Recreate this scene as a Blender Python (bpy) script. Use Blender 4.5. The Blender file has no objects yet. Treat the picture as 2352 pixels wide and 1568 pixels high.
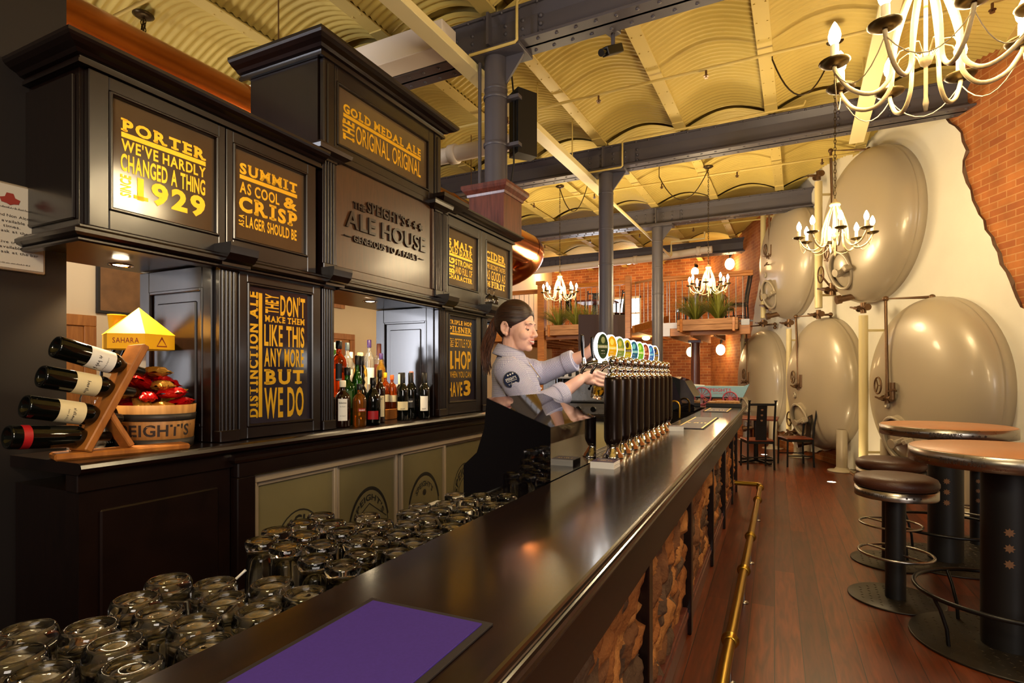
import bpy, bmesh, math, random
from mathutils import Vector, Matrix
PI = math.pi
rnd = random.Random(11)
sc = bpy.context.scene
COL = sc.collection

# ------------------------------------------------------------------ camera, world, exposure
HCAM = 1.42
FPX = 1290.0
YAW = math.atan2(659.0, 1290.0)
cam_d = bpy.data.cameras.new('camera')
cam_d.sensor_width = 36.0
cam_d.lens = 36.0 * FPX / 2352.0
cam_d.shift_y = 76.0 / 2352.0
cam_d.clip_start = 0.05
cam = bpy.data.objects.new('camera', cam_d)
cam.location = (0, 0, HCAM)
cam.rotation_euler = (PI / 2, 0, YAW)
COL.objects.link(cam)
sc.camera = cam

w = bpy.data.worlds.new('world')
sc.world = w
w.use_nodes = True
w.node_tree.nodes['Background'].inputs[0].default_value = (1.0, 0.86, 0.62, 1)
w.node_tree.nodes['Background'].inputs[1].default_value = 0.05

sc.view_settings.view_transform = 'Standard'
sc.view_settings.look = 'None'
sc.view_settings.gamma = 1.0
sc.view_settings.use_curve_mapping = False
sc.view_settings.exposure = 0.0
cy = sc.cycles
cy.max_bounces = 10
cy.diffuse_bounces = 3
cy.glossy_bounces = 4
cy.transmission_bounces = 10
cy.transparent_max_bounces = 12
cy.sample_clamp_indirect = 6.0
cy.caustics_reflective = False
cy.caustics_refractive = False
cy.use_denoising = True

def lamp(name, kind, loc, energy, color, size=0.1, rot=None, spot=None, sy=None, spread=None):
    d = bpy.data.lights.new(name, kind)
    d.energy = energy
    d.color = color
    if kind == 'AREA':
        d.size = size
        if sy:
            d.shape = 'RECTANGLE'; d.size_y = sy
        if spread: d.spread = spread
    elif kind in ('POINT', 'SPOT'):
        d.shadow_soft_size = size
    if kind == 'SPOT':
        d.spot_size = spot or 1.5; d.spot_blend = 0.6
    o = bpy.data.objects.new(name, d)
    o.location = loc
    if rot is not None:
        o.rotation_euler = rot
    COL.objects.link(o)
    return o

def look_rot(frm, to):
    return (Vector(to) - Vector(frm)).to_track_quat('-Z', 'Y').to_euler()

# daylight through the windows behind the photographer and in the back room
def window_light(frm, to, e, c, sx, sy):
    return lamp('window_daylight', 'AREA', frm, e, c, sx, look_rot(frm, to), sy=sy)
window_light((3.2, -3.2, 2.6), (-1.5, 3.2, 1.5), 150, (1.0, 0.9, 0.82), 2.0, 1.8)
window_light((-6.85, -3.25, 1.75), (-2.5, 3.2, 1.6), 480, (0.88, 0.9, 1.0), 1.5, 1.8)
lamp('added_light_behind', 'POINT', (-.25, -.7, 2.75), 140, (1.0, 0.8, 0.5), .25)  # unseen point lamp added to brighten the upturned glasses; no fixture built
window_light((-5.2, 15.9, 3.3), (-3.6, 9.0, 2.2), 60, (0.95, 0.95, 1.0), 1.4, 1.4)
WARM = (1.0, 0.77, 0.45)

# ------------------------------------------------------------------ mesh builder
WM = {}                      # world matrix of every Empty / framed object

def frame(ox, oy, deg, oz=0.0):
    """local x runs along the front (to the viewer's right), y runs into the piece, z is up"""
    r = math.radians(deg)
    U = Vector((math.sin(r), math.cos(r), 0)); V = Vector((math.cos(r), -math.sin(r), 0))
    m = Matrix.Identity(4)
    for i in range(3):
        m[i][0] = U[i]; m[i][1] = -V[i]
    m[0][3] = ox; m[1][3] = oy; m[2][3] = oz
    return m

class MB:
    def __init__(s, M=None):
        s.v = []; s.f = []; s.mi = []; s.sm = []; s.mats = []
        s.M = M.copy() if M is not None else Matrix.Identity(4)
        s.cur = 0
    def use(s, m):
        if m not in s.mats: s.mats.append(m)
        s.cur = s.mats.index(m)
        return s
    def add(s, vs, fs, smooth=False):
        b = len(s.v)
        M = s.M
        s.v += [M @ Vector(p) for p in vs]
        for f in fs:
            s.f.append([b + i for i in f]); s.mi.append(s.cur); s.sm.append(smooth)
        return s
    def box(s, x0, x1, y0, y1, z0, z1, c=0.0):
        if x1 < x0: x0, x1 = x1, x0
        if y1 < y0: y0, y1 = y1, y0
        if z1 < z0: z0, z1 = z1, z0
        c = min(c, (x1 - x0) * .45, (y1 - y0) * .45, (z1 - z0) * .45)
        if c <= 0:
            vs = [(x, y, z) for x in (x0, x1) for y in (y0, y1) for z in (z0, z1)]
            return s.add(vs, [(0, 1, 3, 2), (4, 6, 7, 5), (0, 4, 5, 1), (2, 3, 7, 6), (0, 2, 6, 4), (1, 5, 7, 3)])
        vs = []; ix = {}
        X = (x0, x1); Y = (y0, y1); Z = (z0, z1)
        for i in (0, 1):
            for j in (0, 1):
                for k in (0, 1):
                    dx = c if i == 0 else -c; dy = c if j == 0 else -c; dz = c if k == 0 else -c
                    for a, p in ((0, (X[i], Y[j] + dy, Z[k] + dz)), (1, (X[i] + dx, Y[j], Z[k] + dz)), (2, (X[i] + dx, Y[j] + dy, Z[k]))):
                        ix[(i, j, k, a)] = len(vs); vs.append(p)
        q = lambda *t: [ix[x] for x in t]
        fs = [q((0,0,0,0),(0,0,1,0),(0,1,1,0),(0,1,0,0)), q((1,0,0,0),(1,1,0,0),(1,1,1,0),(1,0,1,0)),
              q((0,0,0,1),(1,0,0,1),(1,0,1,1),(0,0,1,1)), q((0,1,0,1),(0,1,1,1),(1,1,1,1),(1,1,0,1)),
              q((0,0,0,2),(0,1,0,2),(1,1,0,2),(1,0,0,2)), q((0,0,1,2),(1,0,1,2),(1,1,1,2),(0,1,1,2))]
        for i in (0, 1):
            for j in (0, 1):
                fs.append(q((i,j,0,0),(i,j,1,0),(i,j,1,1),(i,j,0,1)))
        for i in (0, 1):
            for k in (0, 1):
                fs.append(q((i,0,k,0),(i,1,k,0),(i,1,k,2),(i,0,k,2)))
        for j in (0, 1):
            for k in (0, 1):
                fs.append(q((0,j,k,1),(1,j,k,1),(1,j,k,2),(0,j,k,2)))
        for i in (0, 1):
            for j in (0, 1):
                for k in (0, 1):
                    fs.append(q((i,j,k,0),(i,j,k,1),(i,j,k,2)))
        return s.add(vs, fs)
    def prism(s, poly, a, b, ax='y', smooth=False):
        """poly = 2-D outline; extruded from a to b along ax (x: poly is (y,z); y: (x,z); z: (x,y))"""
        P = {'x': lambda p, t: (t, p[0], p[1]), 'y': lambda p, t: (p[0], t, p[1]), 'z': lambda p, t: (p[0], p[1], t)}[ax]
        n = len(poly)
        vs = [P(p, a) for p in poly] + [P(p, b) for p in poly]
        fs = [(i, (i + 1) % n, n + (i + 1) % n, n + i) for i in range(n)]
        s.add(vs, fs, smooth)
        s.add(vs, [tuple(range(n)), tuple(range(2 * n - 1, n - 1, -1))])
        return s
    def lathe(s, prof, c=(0, 0, 0), n=24, axis=None, smooth=True, sx=1.0, sy=1.0, arc=None):
        """prof = [(r,z)...] turned about the z axis at c (or about axis)"""
        R = Matrix.Identity(3)
        if axis is not None:
            R = Vector((0, 0, 1)).rotation_difference(Vector(axis).normalized()).to_matrix()
        c = Vector(c); vs = []; fs = []
        m = len(prof)
        for i in range(n):
            a = 2 * PI * i / n
            ca, sa = math.cos(a) * sx, math.sin(a) * sy
            for r, z in prof:
                vs.append(c + R @ Vector((r * ca, r * sa, z)))
        for i in range(n):
            j = (i + 1) % n
            for k in range(m - 1):
                if prof[k][0] < 1e-7 and prof[k + 1][0] < 1e-7: continue
                if prof[k][0] < 1e-7: fs.append((i * m + k, j * m + k + 1, i * m + k + 1))
                elif prof[k + 1][0] < 1e-7: fs.append((i * m + k, j * m + k, i * m + k + 1))
                else: fs.append((i * m + k, j * m + k, j * m + k + 1, i * m + k + 1))
        return s.add(vs, fs, smooth)
    def cyl(s, p0, p1, r0, r1=None, n=16, smooth=True):
        r1 = r0 if r1 is None else r1
        p0 = Vector(p0); p1 = Vector(p1); L = (p1 - p0).length
        s.lathe([(r0, 0), (r1, L)], p0, n, p1 - p0, smooth)
        return s.lathe([(0, 0), (r0, 0)], p0, n, p1 - p0, False).lathe([(r1, L), (0, L)], p0, n, p1 - p0, False)
    def ball(s, c, r, n=16, m=10, sx=1, sy=1, sz=1):
        prof = [(r * math.sin(PI * k / m) if 0 < k < m else 0.0, -r * sz * math.cos(PI * k / m)) for k in range(m + 1)]
        return s.lathe(prof, c, n, None, True, sx, sy)
    def tube(s, pts, r, n=8, closed=False, smooth=True, cap=True):
        P = [Vector(p) for p in pts]; m = len(P)
        rr = r if isinstance(r, (list, tuple)) else [r] * m
        T = []
        for i in range(m):
            if closed: t = P[(i + 1) % m] - P[i - 1]
            else: t = P[min(i + 1, m - 1)] - P[max(i - 1, 0)]
            T.append(t.normalized())
        N = T[0].orthogonal().normalized()
        vs = []
        for i in range(m):
            if i: N = (T[i - 1].rotation_difference(T[i]) @ N)
            N = (N - T[i] * N.dot(T[i])).normalized()
            B = T[i].cross(N)
            for k in range(n):
                a = 2 * PI * k / n
                vs.append(P[i] + (N * math.cos(a) + B * math.sin(a)) * rr[i])
        fs = []
        for i in range(m if closed else m - 1):
            j = (i + 1) % m
            for k in range(n):
                fs.append((i * n + k, i * n + (k + 1) % n, j * n + (k + 1) % n, j * n + k))
        s.add(vs, fs, smooth)
        if cap and not closed:
            s.add(vs[:n], [tuple(range(n - 1, -1, -1))]); s.add(vs[-n:], [tuple(range(n))])
        return s
    def bar(s, p0, p1, wx, wz, up=(0, 0, 1), c=0.0):
        """a square bar from p0 to p1, wx wide and wz deep"""
        p0 = Vector(p0); p1 = Vector(p1); d = (p1 - p0); L = d.length; d.normalize()
        up = Vector(up)
        x = d.cross(up)
        if x.length < 1e-5: x = d.cross(Vector((0, 1, 0)))
        x.normalize(); z = x.cross(d)
        m = Matrix.Identity(4)
        for i in range(3):
            m[i][0] = x[i]; m[i][1] = d[i]; m[i][2] = z[i]; m[i][3] = p0[i]
        old = s.M; s.M = old @ m
        s.box(-wx / 2, wx / 2, 0, L, -wz / 2, wz / 2, c)
        s.M = old
        return s
    def sweep(s, prof, path, smooth=False, caps=True):
        """moulding: prof = [(out,z)...] swept along the plan polyline path; 'out' is to the right of travel, mitred"""
        P = [Vector((p[0], p[1])) for p in path]; m = len(P); k = len(prof); vs = []
        for i in range(m):
            d0 = (P[i] - P[i - 1]).normalized() if i else (P[1] - P[0]).normalized()
            d1 = (P[i + 1] - P[i]).normalized() if i < m - 1 else d0
            n0 = Vector((d0.y, -d0.x)); n1 = Vector((d1.y, -d1.x))
            b = (n0 + n1).normalized(); b = b / max(.3, b.dot(n0))
            for o, z in prof:
                q = P[i] + b * o
                vs.append((q.x, q.y, z))
        fs = [(i * k + j, (i + 1) * k + j, (i + 1) * k + j + 1, i * k + j + 1) for i in range(m - 1) for j in range(k - 1)]
        s.add(vs, fs, smooth)
        if caps:
            s.add(vs[:k], [tuple(range(k))]); s.add(vs[-k:], [tuple(range(k - 1, -1, -1))])
        return s
    def grid(s, fn, nu, nv, smooth=True, wrap=False):
        vs = [fn(i / nu, j / nv) for i in range(nu + (0 if wrap else 1)) for j in range(nv + 1)]
        m = nv + 1; N = nu if wrap else nu
        T = nu if wrap else nu + 1
        fs = [(i * m + j, ((i + 1) % T) * m + j, ((i + 1) % T) * m + j + 1, i * m + j + 1) for i in range(N) for j in range(nv)]
        return s.add(vs, fs, smooth)
    def build(s, name, mat=None, parent=None, frame=None, fix=True):
        me = bpy.data.meshes.new(name)
        inv = None
        base = WM.get(parent.name) if parent is not None else frame
        vs = s.v
        if base is not None:
            inv = base.inverted(); vs = [inv @ v for v in s.v]
        me.from_pydata([tuple(v) for v in vs], [], s.f)
        ms = s.mats if s.mats else [mat]
        for m in ms: me.materials.append(m)
        me.polygons.foreach_set('material_index', s.mi)
        me.polygons.foreach_set('use_smooth', s.sm)
        if fix:
            bm = bmesh.new(); bm.from_mesh(me)
            bmesh.ops.recalc_face_normals(bm, faces=bm.faces)
            bm.to_mesh(me); bm.free()
        me.update()
        o = bpy.data.objects.new(name, me)
        COL.objects.link(o)
        if parent is not None:
            o.parent = parent; WM[o.name] = base
        elif frame is not None:
            o.matrix_world = frame; WM[o.name] = frame
        return o

def tag(o, label=None, cat=None, group=None, kind=None):
    if label: o['label'] = label
    if cat: o['category'] = cat
    if group: o['group'] = group
    if kind: o['kind'] = kind
    return o

def thing(name, label, cat, loc=(0, 0, 0), rz=0.0, group=None, M=None):
    o = bpy.data.objects.new(name, None)
    o.empty_display_size = .05
    COL.objects.link(o)
    if M is None: M = Matrix.Translation(loc) @ Matrix.Rotation(rz, 4, 'Z')
    o.matrix_world = M
    WM[o.name] = M.copy()
    return tag(o, label, cat, group)

def dup(root, M, label=None, group=None):
    """a copy of a thing with copies of its parts and sub-parts"""
    r = root.copy(); COL.objects.link(r); r.matrix_world = M; WM[r.name] = M.copy()
    if label: r['label'] = label
    if group: r['group'] = group
    for ch in list(root.children):
        c = ch.copy(); COL.objects.link(c); c.parent = r
        for g in list(ch.children):
            d = g.copy(); COL.objects.link(d); d.parent = c
    return r

def T(x, y, z, rz=0.0):
    return Matrix.Translation((x, y, z)) @ Matrix.Rotation(rz, 4, 'Z')

def struct(name, mb, mat=None, label=None, frame=None, parent=None):
    o = mb.build(name, mat, parent, frame)
    if parent is None: tag(o, label, None, None, 'structure')
    return o
# ------------------------------------------------------------------ materials
def nmat(name):
    m = bpy.data.materials.new(name); m.use_nodes = True
    nt = m.node_tree
    return m, nt, nt.nodes['Principled BSDF']

def lin(c):
    """sRGB 0-255 -> linear"""
    f = lambda u: (u / 12.92 if u <= .04045 else ((u + .055) / 1.055) ** 2.4)
    return tuple(f(x / 255.0) for x in c) + (1,)

def mat(name, col, rough=.5, metal=0.0, coat=0.0, spec=.5, emit=None, es=0.0, trans=0.0, ior=1.45, noise=0.0, nscale=30.0, bump=0.0, bscale=60.0, rn=0.0, alpha=None):
    m, nt, b = nmat(name)
    c = lin(col) if max(col) > 1.01 else tuple(col) + (1,)
    b.inputs['Base Color'].default_value = c
    b.inputs['Roughness'].default_value = rough
    b.inputs['Metallic'].default_value = metal
    b.inputs['Coat Weight'].default_value = coat
    b.inputs['Coat Roughness'].default_value = .08
    b.inputs['Specular IOR Level'].default_value = spec
    b.inputs['Transmission Weight'].default_value = trans
    b.inputs['IOR'].default_value = ior
    if emit:
        b.inputs['Emission Color'].default_value = lin(emit) if max(emit) > 1.01 else tuple(emit) + (1,)
        b.inputs['Emission Strength'].default_value = es
    L = nt.links
    tc = None
    if noise or bump or rn:
        tc = nt.nodes.new('ShaderNodeTexCoord')
    if noise or rn:
        n = nt.nodes.new('ShaderNodeTexNoise'); n.inputs['Scale'].default_value = nscale; n.inputs['Detail'].default_value = 5
        L.new(tc.outputs['Object'], n.inputs['Vector'])
        if noise:
            mx = nt.nodes.new('ShaderNodeMix'); mx.data_type = 'RGBA'
            mx.inputs['A'].default_value = tuple(v * (1 - noise) for v in c[:3]) + (1,)
            mx.inputs['B'].default_value = tuple(min(1, v * (1 + noise)) for v in c[:3]) + (1,)
            L.new(n.outputs['Fac'], mx.inputs['Factor']); L.new(mx.outputs['Result'], b.inputs['Base Color'])
        if rn:
            mr = nt.nodes.new('ShaderNodeMapRange')
            mr.inputs['To Min'].default_value = max(0.02, rough - rn); mr.inputs['To Max'].default_value = rough + rn
            L.new(n.outputs['Fac'], mr.inputs['Value']); L.new(mr.outputs['Result'], b.inputs['Roughness'])
    if bump:
        n2 = nt.nodes.new('ShaderNodeTexNoise'); n2.inputs['Scale'].default_value = bscale; n2.inputs['Detail'].default_value = 6
        L.new(tc.outputs['Object'], n2.inputs['Vector'])
        bp = nt.nodes.new('ShaderNodeBump'); bp.inputs['Strength'].default_value = bump; bp.inputs['Distance'].default_value = .01
        L.new(n2.outputs['Fac'], bp.inputs['Height']); L.new(bp.outputs['Normal'], b.inputs['Normal'])
    return m

def wood(name, c0, c1, rough=.4, stretch=(1, 12, 12), scale=4.0, coat=0.0, bump=.05, spec=.5, wob=3.0):
    """grain runs along the axis whose stretch is small"""
    m, nt, b = nmat(name); L = nt.links
    tc = nt.nodes.new('ShaderNodeTexCoord'); mp = nt.nodes.new('ShaderNodeMapping')
    mp.inputs['Scale'].default_value = stretch
    L.new(tc.outputs['Object'], mp.inputs['Vector'])
    n = nt.nodes.new('ShaderNodeTexNoise'); n.inputs['Scale'].default_value = scale; n.inputs['Detail'].default_value = 8
    n.inputs['Distortion'].default_value = wob * .2
    L.new(mp.outputs['Vector'], n.inputs['Vector'])
    cr = nt.nodes.new('ShaderNodeValToRGB')
    cr.color_ramp.elements[0].position = .3; cr.color_ramp.elements[0].color = lin(c0)
    cr.color_ramp.elements[1].position = .7; cr.color_ramp.elements[1].color = lin(c1)
    L.new(n.outputs['Fac'], cr.inputs['Fac']); L.new(cr.outputs['Color'], b.inputs['Base Color'])
    b.inputs['Roughness'].default_value = rough
    b.inputs['Coat Weight'].default_value = coat; b.inputs['Coat Roughness'].default_value = .12
    b.inputs['Specular IOR Level'].default_value = spec
    bp = nt.nodes.new('ShaderNodeBump'); bp.inputs['Strength'].default_value = bump; bp.inputs['Distance'].default_value = .004
    L.new(n.outputs['Fac'], bp.inputs['Height']); L.new(bp.outputs['Normal'], b.inputs['Normal'])
    return m

def brick(name, c1, c2, mort, bw=.24, bh=.08, swap='xz', rough=.85, mix=.35, mortar=.008, bump=.5):
    m, nt, b = nmat(name); L = nt.links
    tc = nt.nodes.new('ShaderNodeTexCoord'); sp = nt.nodes.new('ShaderNodeSeparateXYZ'); cb = nt.nodes.new('ShaderNodeCombineXYZ')
    L.new(tc.outputs['Object'], sp.inputs[0])
    L.new(sp.outputs['XYZ'.index(swap[0].upper())], cb.inputs[0]); L.new(sp.outputs['XYZ'.index(swap[1].upper())], cb.inputs[1])
    t = nt.nodes.new('ShaderNodeTexBrick')
    t.inputs['Scale'].default_value = 1.0
    t.inputs['Brick Width'].default_value = bw; t.inputs['Row Height'].default_value = bh
    t.inputs['Mortar Size'].default_value = mortar; t.inputs['Mortar Smooth'].default_value = .3; t.inputs['Bias'].default_value = 0.0
    t.inputs['Color1'].default_value = lin(c1); t.inputs['Color2'].default_value = lin(c2); t.inputs['Mortar'].default_value = lin(mort)
    L.new(cb.outputs[0], t.inputs['Vector'])
    n = nt.nodes.new('ShaderNodeTexNoise'); n.inputs['Scale'].default_value = 3.0; n.inputs['Detail'].default_value = 8
    L.new(tc.outputs['Object'], n.inputs['Vector'])
    mx = nt.nodes.new('ShaderNodeMix'); mx.data_type = 'RGBA'; mx.blend_type = 'MULTIPLY'
    cr = nt.nodes.new('ShaderNodeValToRGB')
    cr.color_ramp.elements[0].position = .3; cr.color_ramp.elements[0].color = (.62, .6, .58, 1); cr.color_ramp.elements[1].position = .65; cr.color_ramp.elements[1].color = (1, 1, 1, 1)
    L.new(n.outputs['Fac'], cr.inputs['Fac'])
    mx.inputs['Factor'].default_value = 1.0
    L.new(t.outputs['Color'], mx.inputs['A']); L.new(cr.outputs['Color'], mx.inputs['B']); L.new(mx.outputs['Result'], b.inputs['Base Color'])
    b.inputs['Roughness'].default_value = rough
    bp = nt.nodes.new('ShaderNodeBump'); bp.inputs['Strength'].default_value = bump; bp.inputs['Distance'].default_value = .008; bp.invert = True
    L.new(t.outputs['Fac'], bp.inputs['Height']); L.new(bp.outputs['Normal'], b.inputs['Normal'])
    return m

def floor_mat():
    m, nt, b = nmat('red_floorboards'); L = nt.links
    tc = nt.nodes.new('ShaderNodeTexCoord'); mp = nt.nodes.new('ShaderNodeMapping')
    mp.inputs['Rotation'].default_value = (0, 0, math.radians(88))
    L.new(tc.outputs['Object'], mp.inputs['Vector'])
    t = nt.nodes.new('ShaderNodeTexBrick'); t.offset = .37; t.inputs['Scale'].default_value = 1.0
    t.inputs['Brick Width'].default_value = 1.9; t.inputs['Row Height'].default_value = .13
    t.inputs['Mortar Size'].default_value = .0022; t.inputs['Mortar Smooth'].default_value = .1
    t.inputs['Color1'].default_value = lin((118, 52, 15)); t.inputs['Color2'].default_value = lin((82, 30, 8)); t.inputs['Mortar'].default_value = lin((30, 10, 4))
    L.new(mp.outputs['Vector'], t.inputs['Vector'])
    mp2 = nt.nodes.new('ShaderNodeMapping'); mp2.inputs['Scale'].default_value = (2.2, 26, 1)
    L.new(mp.outputs['Vector'], mp2.inputs['Vector'])
    n = nt.nodes.new('ShaderNodeTexNoise'); n.inputs['Scale'].default_value = 1.6; n.inputs['Detail'].default_value = 8; n.inputs['Distortion'].default_value = .8
    L.new(mp2.outputs['Vector'], n.inputs['Vector'])
    cr = nt.nodes.new('ShaderNodeValToRGB')
    cr.color_ramp.elements[0].position = .3; cr.color_ramp.elements[0].color = (.45, .42, .4, 1); cr.color_ramp.elements[1].position = .68; cr.color_ramp.elements[1].color = (1.15, 1.1, 1.0, 1)
    L.new(n.outputs['Fac'], cr.inputs['Fac'])
    mx = nt.nodes.new('ShaderNodeMix'); mx.data_type = 'RGBA'; mx.blend_type = 'MULTIPLY'; mx.inputs['Factor'].default_value = 1.0
    L.new(t.outputs['Color'], mx.inputs['A']); L.new(cr.outputs['Color'], mx.inputs['B']); L.new(mx.outputs['Result'], b.inputs['Base Color'])
    b.inputs['Roughness'].default_value = .34
    b.inputs['Coat Weight'].default_value = .12; b.inputs['Coat Roughness'].default_value = .2
    bp = nt.nodes.new('ShaderNodeBump'); bp.inputs['Strength'].default_value = .25; bp.inputs['Distance'].default_value = .002; bp.invert = True
    L.new(t.outputs['Fac'], bp.inputs['Height']); L.new(bp.outputs['Normal'], b.inputs['Normal'])
    return m

def check_mat():
    """white cloth with a fine blue check"""
    m, nt, b = nmat('blue_check_shirt_cloth'); L = nt.links
    tc = nt.nodes.new('ShaderNodeTexCoord'); sp = nt.nodes.new('ShaderNodeSeparateXYZ')
    L.new(tc.outputs['UV'], sp.inputs[0])
    outs = []
    for ax, sc_ in ((0, 1.0), (1, 1.0)):
        mu = nt.nodes.new('ShaderNodeMath'); mu.operation = 'MULTIPLY'; mu.inputs[1].default_value = 140.0 * sc_
        L.new(sp.outputs[ax], mu.inputs[0])
        fr = nt.nodes.new('ShaderNodeMath'); fr.operation = 'FRACT'; L.new(mu.outputs[0], fr.inputs[0])
        lt = nt.nodes.new('ShaderNodeMath'); lt.operation = 'LESS_THAN'; lt.inputs[1].default_value = .42
        L.new(fr.outputs[0], lt.inputs[0]); outs.append(lt)
    ad = nt.nodes.new('ShaderNodeMath'); ad.operation = 'ADD'
    L.new(outs[0].outputs[0], ad.inputs[0]); L.new(outs[1].outputs[0], ad.inputs[1])
    cr = nt.nodes.new('ShaderNodeValToRGB'); cr.color_ramp.interpolation = 'CONSTANT'
    cr.color_ramp.elements[0].position = 0; cr.color_ramp.elements[0].color = lin((232, 230, 238))
    cr.color_ramp.elements[1].position = .4; cr.color_ramp.elements[1].color = lin((150, 150, 190))
    e = cr.color_ramp.elements.new(.8); e.color = lin((70, 70, 130))
    dv = nt.nodes.new('ShaderNodeMath'); dv.operation = 'MULTIPLY'; dv.inputs[1].default_value = .5
    L.new(ad.outputs[0], dv.inputs[0]); L.new(dv.outputs[0], cr.inputs['Fac'])
    L.new(cr.outputs['Color'], b.inputs['Base Color'])
    b.inputs['Roughness'].default_value = .85; b.inputs['Sheen Weight'].default_value = .1
    n = nt.nodes.new('ShaderNodeTexNoise'); n.inputs['Scale'].default_value = 14; n.inputs['Detail'].default_value = 2
    L.new(tc.outputs['Object'], n.inputs['Vector'])
    bp = nt.nodes.new('ShaderNodeBump'); bp.inputs['Strength'].default_value = .35; bp.inputs['Distance'].default_value = .02
    L.new(n.outputs['Fac'], bp.inputs['Height']); L.new(bp.outputs['Normal'], b.inputs['Normal'])
    return m

def thin_glass(name, tint=(1, 1, 1), rough=0.0, base=.06):
    """a pane: mirror-like at grazing angles, otherwise see-through"""
    m = bpy.data.materials.new(name); m.use_nodes = True; nt = m.node_tree; L = nt.links
    nt.nodes.clear()
    out = nt.nodes.new('ShaderNodeOutputMaterial'); mx = nt.nodes.new('ShaderNodeMixShader')
    tr = nt.nodes.new('ShaderNodeBsdfTransparent'); tr.inputs[0].default_value = tuple(tint) + (1,)
    gl = nt.nodes.new('ShaderNodeBsdfGlossy'); gl.inputs['Roughness'].default_value = rough
    fr = nt.nodes.new('ShaderNodeFresnel'); fr.inputs['IOR'].default_value = 1.5
    L.new(fr.outputs[0], mx.inputs[0]); L.new(tr.outputs[0], mx.inputs[1]); L.new(gl.outputs[0], mx.inputs[2]); L.new(mx.outputs[0], out.inputs[0])
    return m

def real_glass(name, col=(1, 1, 1), rough=0.0, ior=1.47):
    m = bpy.data.materials.new(name); m.use_nodes = True; nt = m.node_tree; nt.nodes.clear()
    out = nt.nodes.new('ShaderNodeOutputMaterial'); g = nt.nodes.new('ShaderNodeBsdfGlass')
    g.inputs['Color'].default_value = tuple(col) + (1,); g.inputs['Roughness'].default_value = rough; g.inputs['IOR'].default_value = ior
    nt.links.new(g.outputs[0], out.inputs[0])
    return m

def emis(name, col, s):
    m = bpy.data.materials.new(name); m.use_nodes = True; nt = m.node_tree; nt.nodes.clear()
    out = nt.nodes.new('ShaderNodeOutputMaterial'); e = nt.nodes.new('ShaderNodeEmission')
    e.inputs[0].default_value = tuple(col) + (1,); e.inputs[1].default_value = s
    nt.links.new(e.outputs[0], out.inputs[0])
    return m

K = {}
K['dark'] = wood('espresso_stained_wood', (15, 6, 5), (24, 11, 8), .3, (1.5, 14, 1.5), 5, .2, .03)
K['darkv'] = K['dark']
K['bartop'] = wood('polished_black_bar_top', (20, 10, 7), (32, 17, 11), .2, (1, 20, 20), 3, .5, .02)
K['apron'] = wood('dark_red_apron_wood', (15, 6, 4), (26, 11, 7), .38, (1, 20, 20), 3, .1, .02)
K['mahog'] = wood('mahogany_cladding', (78, 38, 30), (118, 62, 48), .35, (10, 10, 1), 4, .2)
K['rackwood'] = wood('golden_rimu_wood', (138, 78, 28), (186, 116, 48), .45, (8, 2, 2), 3, .1)
K['oak'] = wood('barrel_oak', (150, 100, 48), (190, 138, 76), .55, (12, 12, 1), 3)
K['deck'] = wood('rough_sawn_deck_timber', (152, 104, 68), (200, 150, 106), .7, (1, 10, 10), 3)
K['rail'] = wood('varnished_rail_timber', (166, 96, 34), (208, 134, 56), .4, (1, 12, 12), 3, .1)
K['chairwood'] = wood('red_brown_chair_timber', (92, 38, 20), (128, 58, 30), .4, (3, 12, 12), 4)
K['gold'] = mat('gold_leaf_lettering', (236, 184, 40), .38, .55, noise=.12, nscale=9)
K['smoke'] = mat('smoked_mirror_glass', (86, 68, 48), .12, 0, 0, .8, noise=.2, nscale=6, rn=.04)
K['smoked2'] = mat('dark_violet_backing_glass', (40, 34, 44), .1, 0, 0, .7, noise=.2, nscale=6)
K['steelpaint'] = mat('blue_grey_steel_paint', (84, 80, 86), .42, .1, 0, .5, noise=.08, nscale=5)
K['ceil'] = mat('cream_painted_corrugated_iron', (204, 180, 98), .55, 0, 0, .4, noise=.1, nscale=2.5)
K['rib'] = mat('cream_painted_steel', (208, 184, 108), .5, 0, 0, .4, noise=.06, nscale=3)
K['cream'] = mat('cream_paint', (232, 216, 160), .5)
K['white'] = mat('white_paint', (228, 216, 200), .5)
K['plaster'] = mat('cream_plaster', (228, 222, 206), .75, 0, 0, .3, noise=.06, nscale=3, bump=.12, bscale=18)
K['plasteredge'] = mat('broken_plaster_edge', (120, 96, 76), .9, bump=.5, bscale=60)
K['brick'] = brick('orange_red_brickwork', (190, 116, 54), (166, 92, 42), (196, 142, 88), bw=.22, bh=.072, mortar=.006, bump=.35)
K['brickback'] = brick('dark_red_brickwork', (184, 112, 60), (150, 84, 46), (190, 146, 102))
K['bwall'] = mat('back_room_plaster', (228, 210, 182), .8, bump=.05, bscale=30)
K['tank'] = mat('champagne_tank_paint', (174, 160, 136), .36, .12, .2, .5, noise=.05, nscale=1.5)
K['tankpipe'] = mat('cream_sight_tube', (222, 204, 150), .35)
K['pipe'] = mat('weathered_bronze_pipe', (112, 84, 58), .4, .7, noise=.3, nscale=30)
K['copperpipe'] = mat('copper_tube', (190, 130, 92), .3, .8)
K['copper'] = mat('polished_copper_duct', (186, 110, 56), .22, 1.0, noise=.2, nscale=3)
K['brass'] = mat('polished_brass', (178, 142, 52), .3, 1.0)
K['chrome'] = mat('polished_chrome', (226, 220, 214), .06, 1.0)
K['steel'] = mat('brushed_stainless_steel', (166, 160, 152), .3, 1.0, rn=.08, nscale=60)
K['black'] = mat('gloss_black', (9, 8, 9), .12, 0, .3)
K['blackmatt'] = mat('matt_black', (16, 14, 14), .5)
K['blackmetal'] = mat('black_metal', (22, 20, 20), .35, .3)
K['tapbody'] = mat('bronze_black_tap_body', (34, 22, 16), .26, .5)
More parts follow.
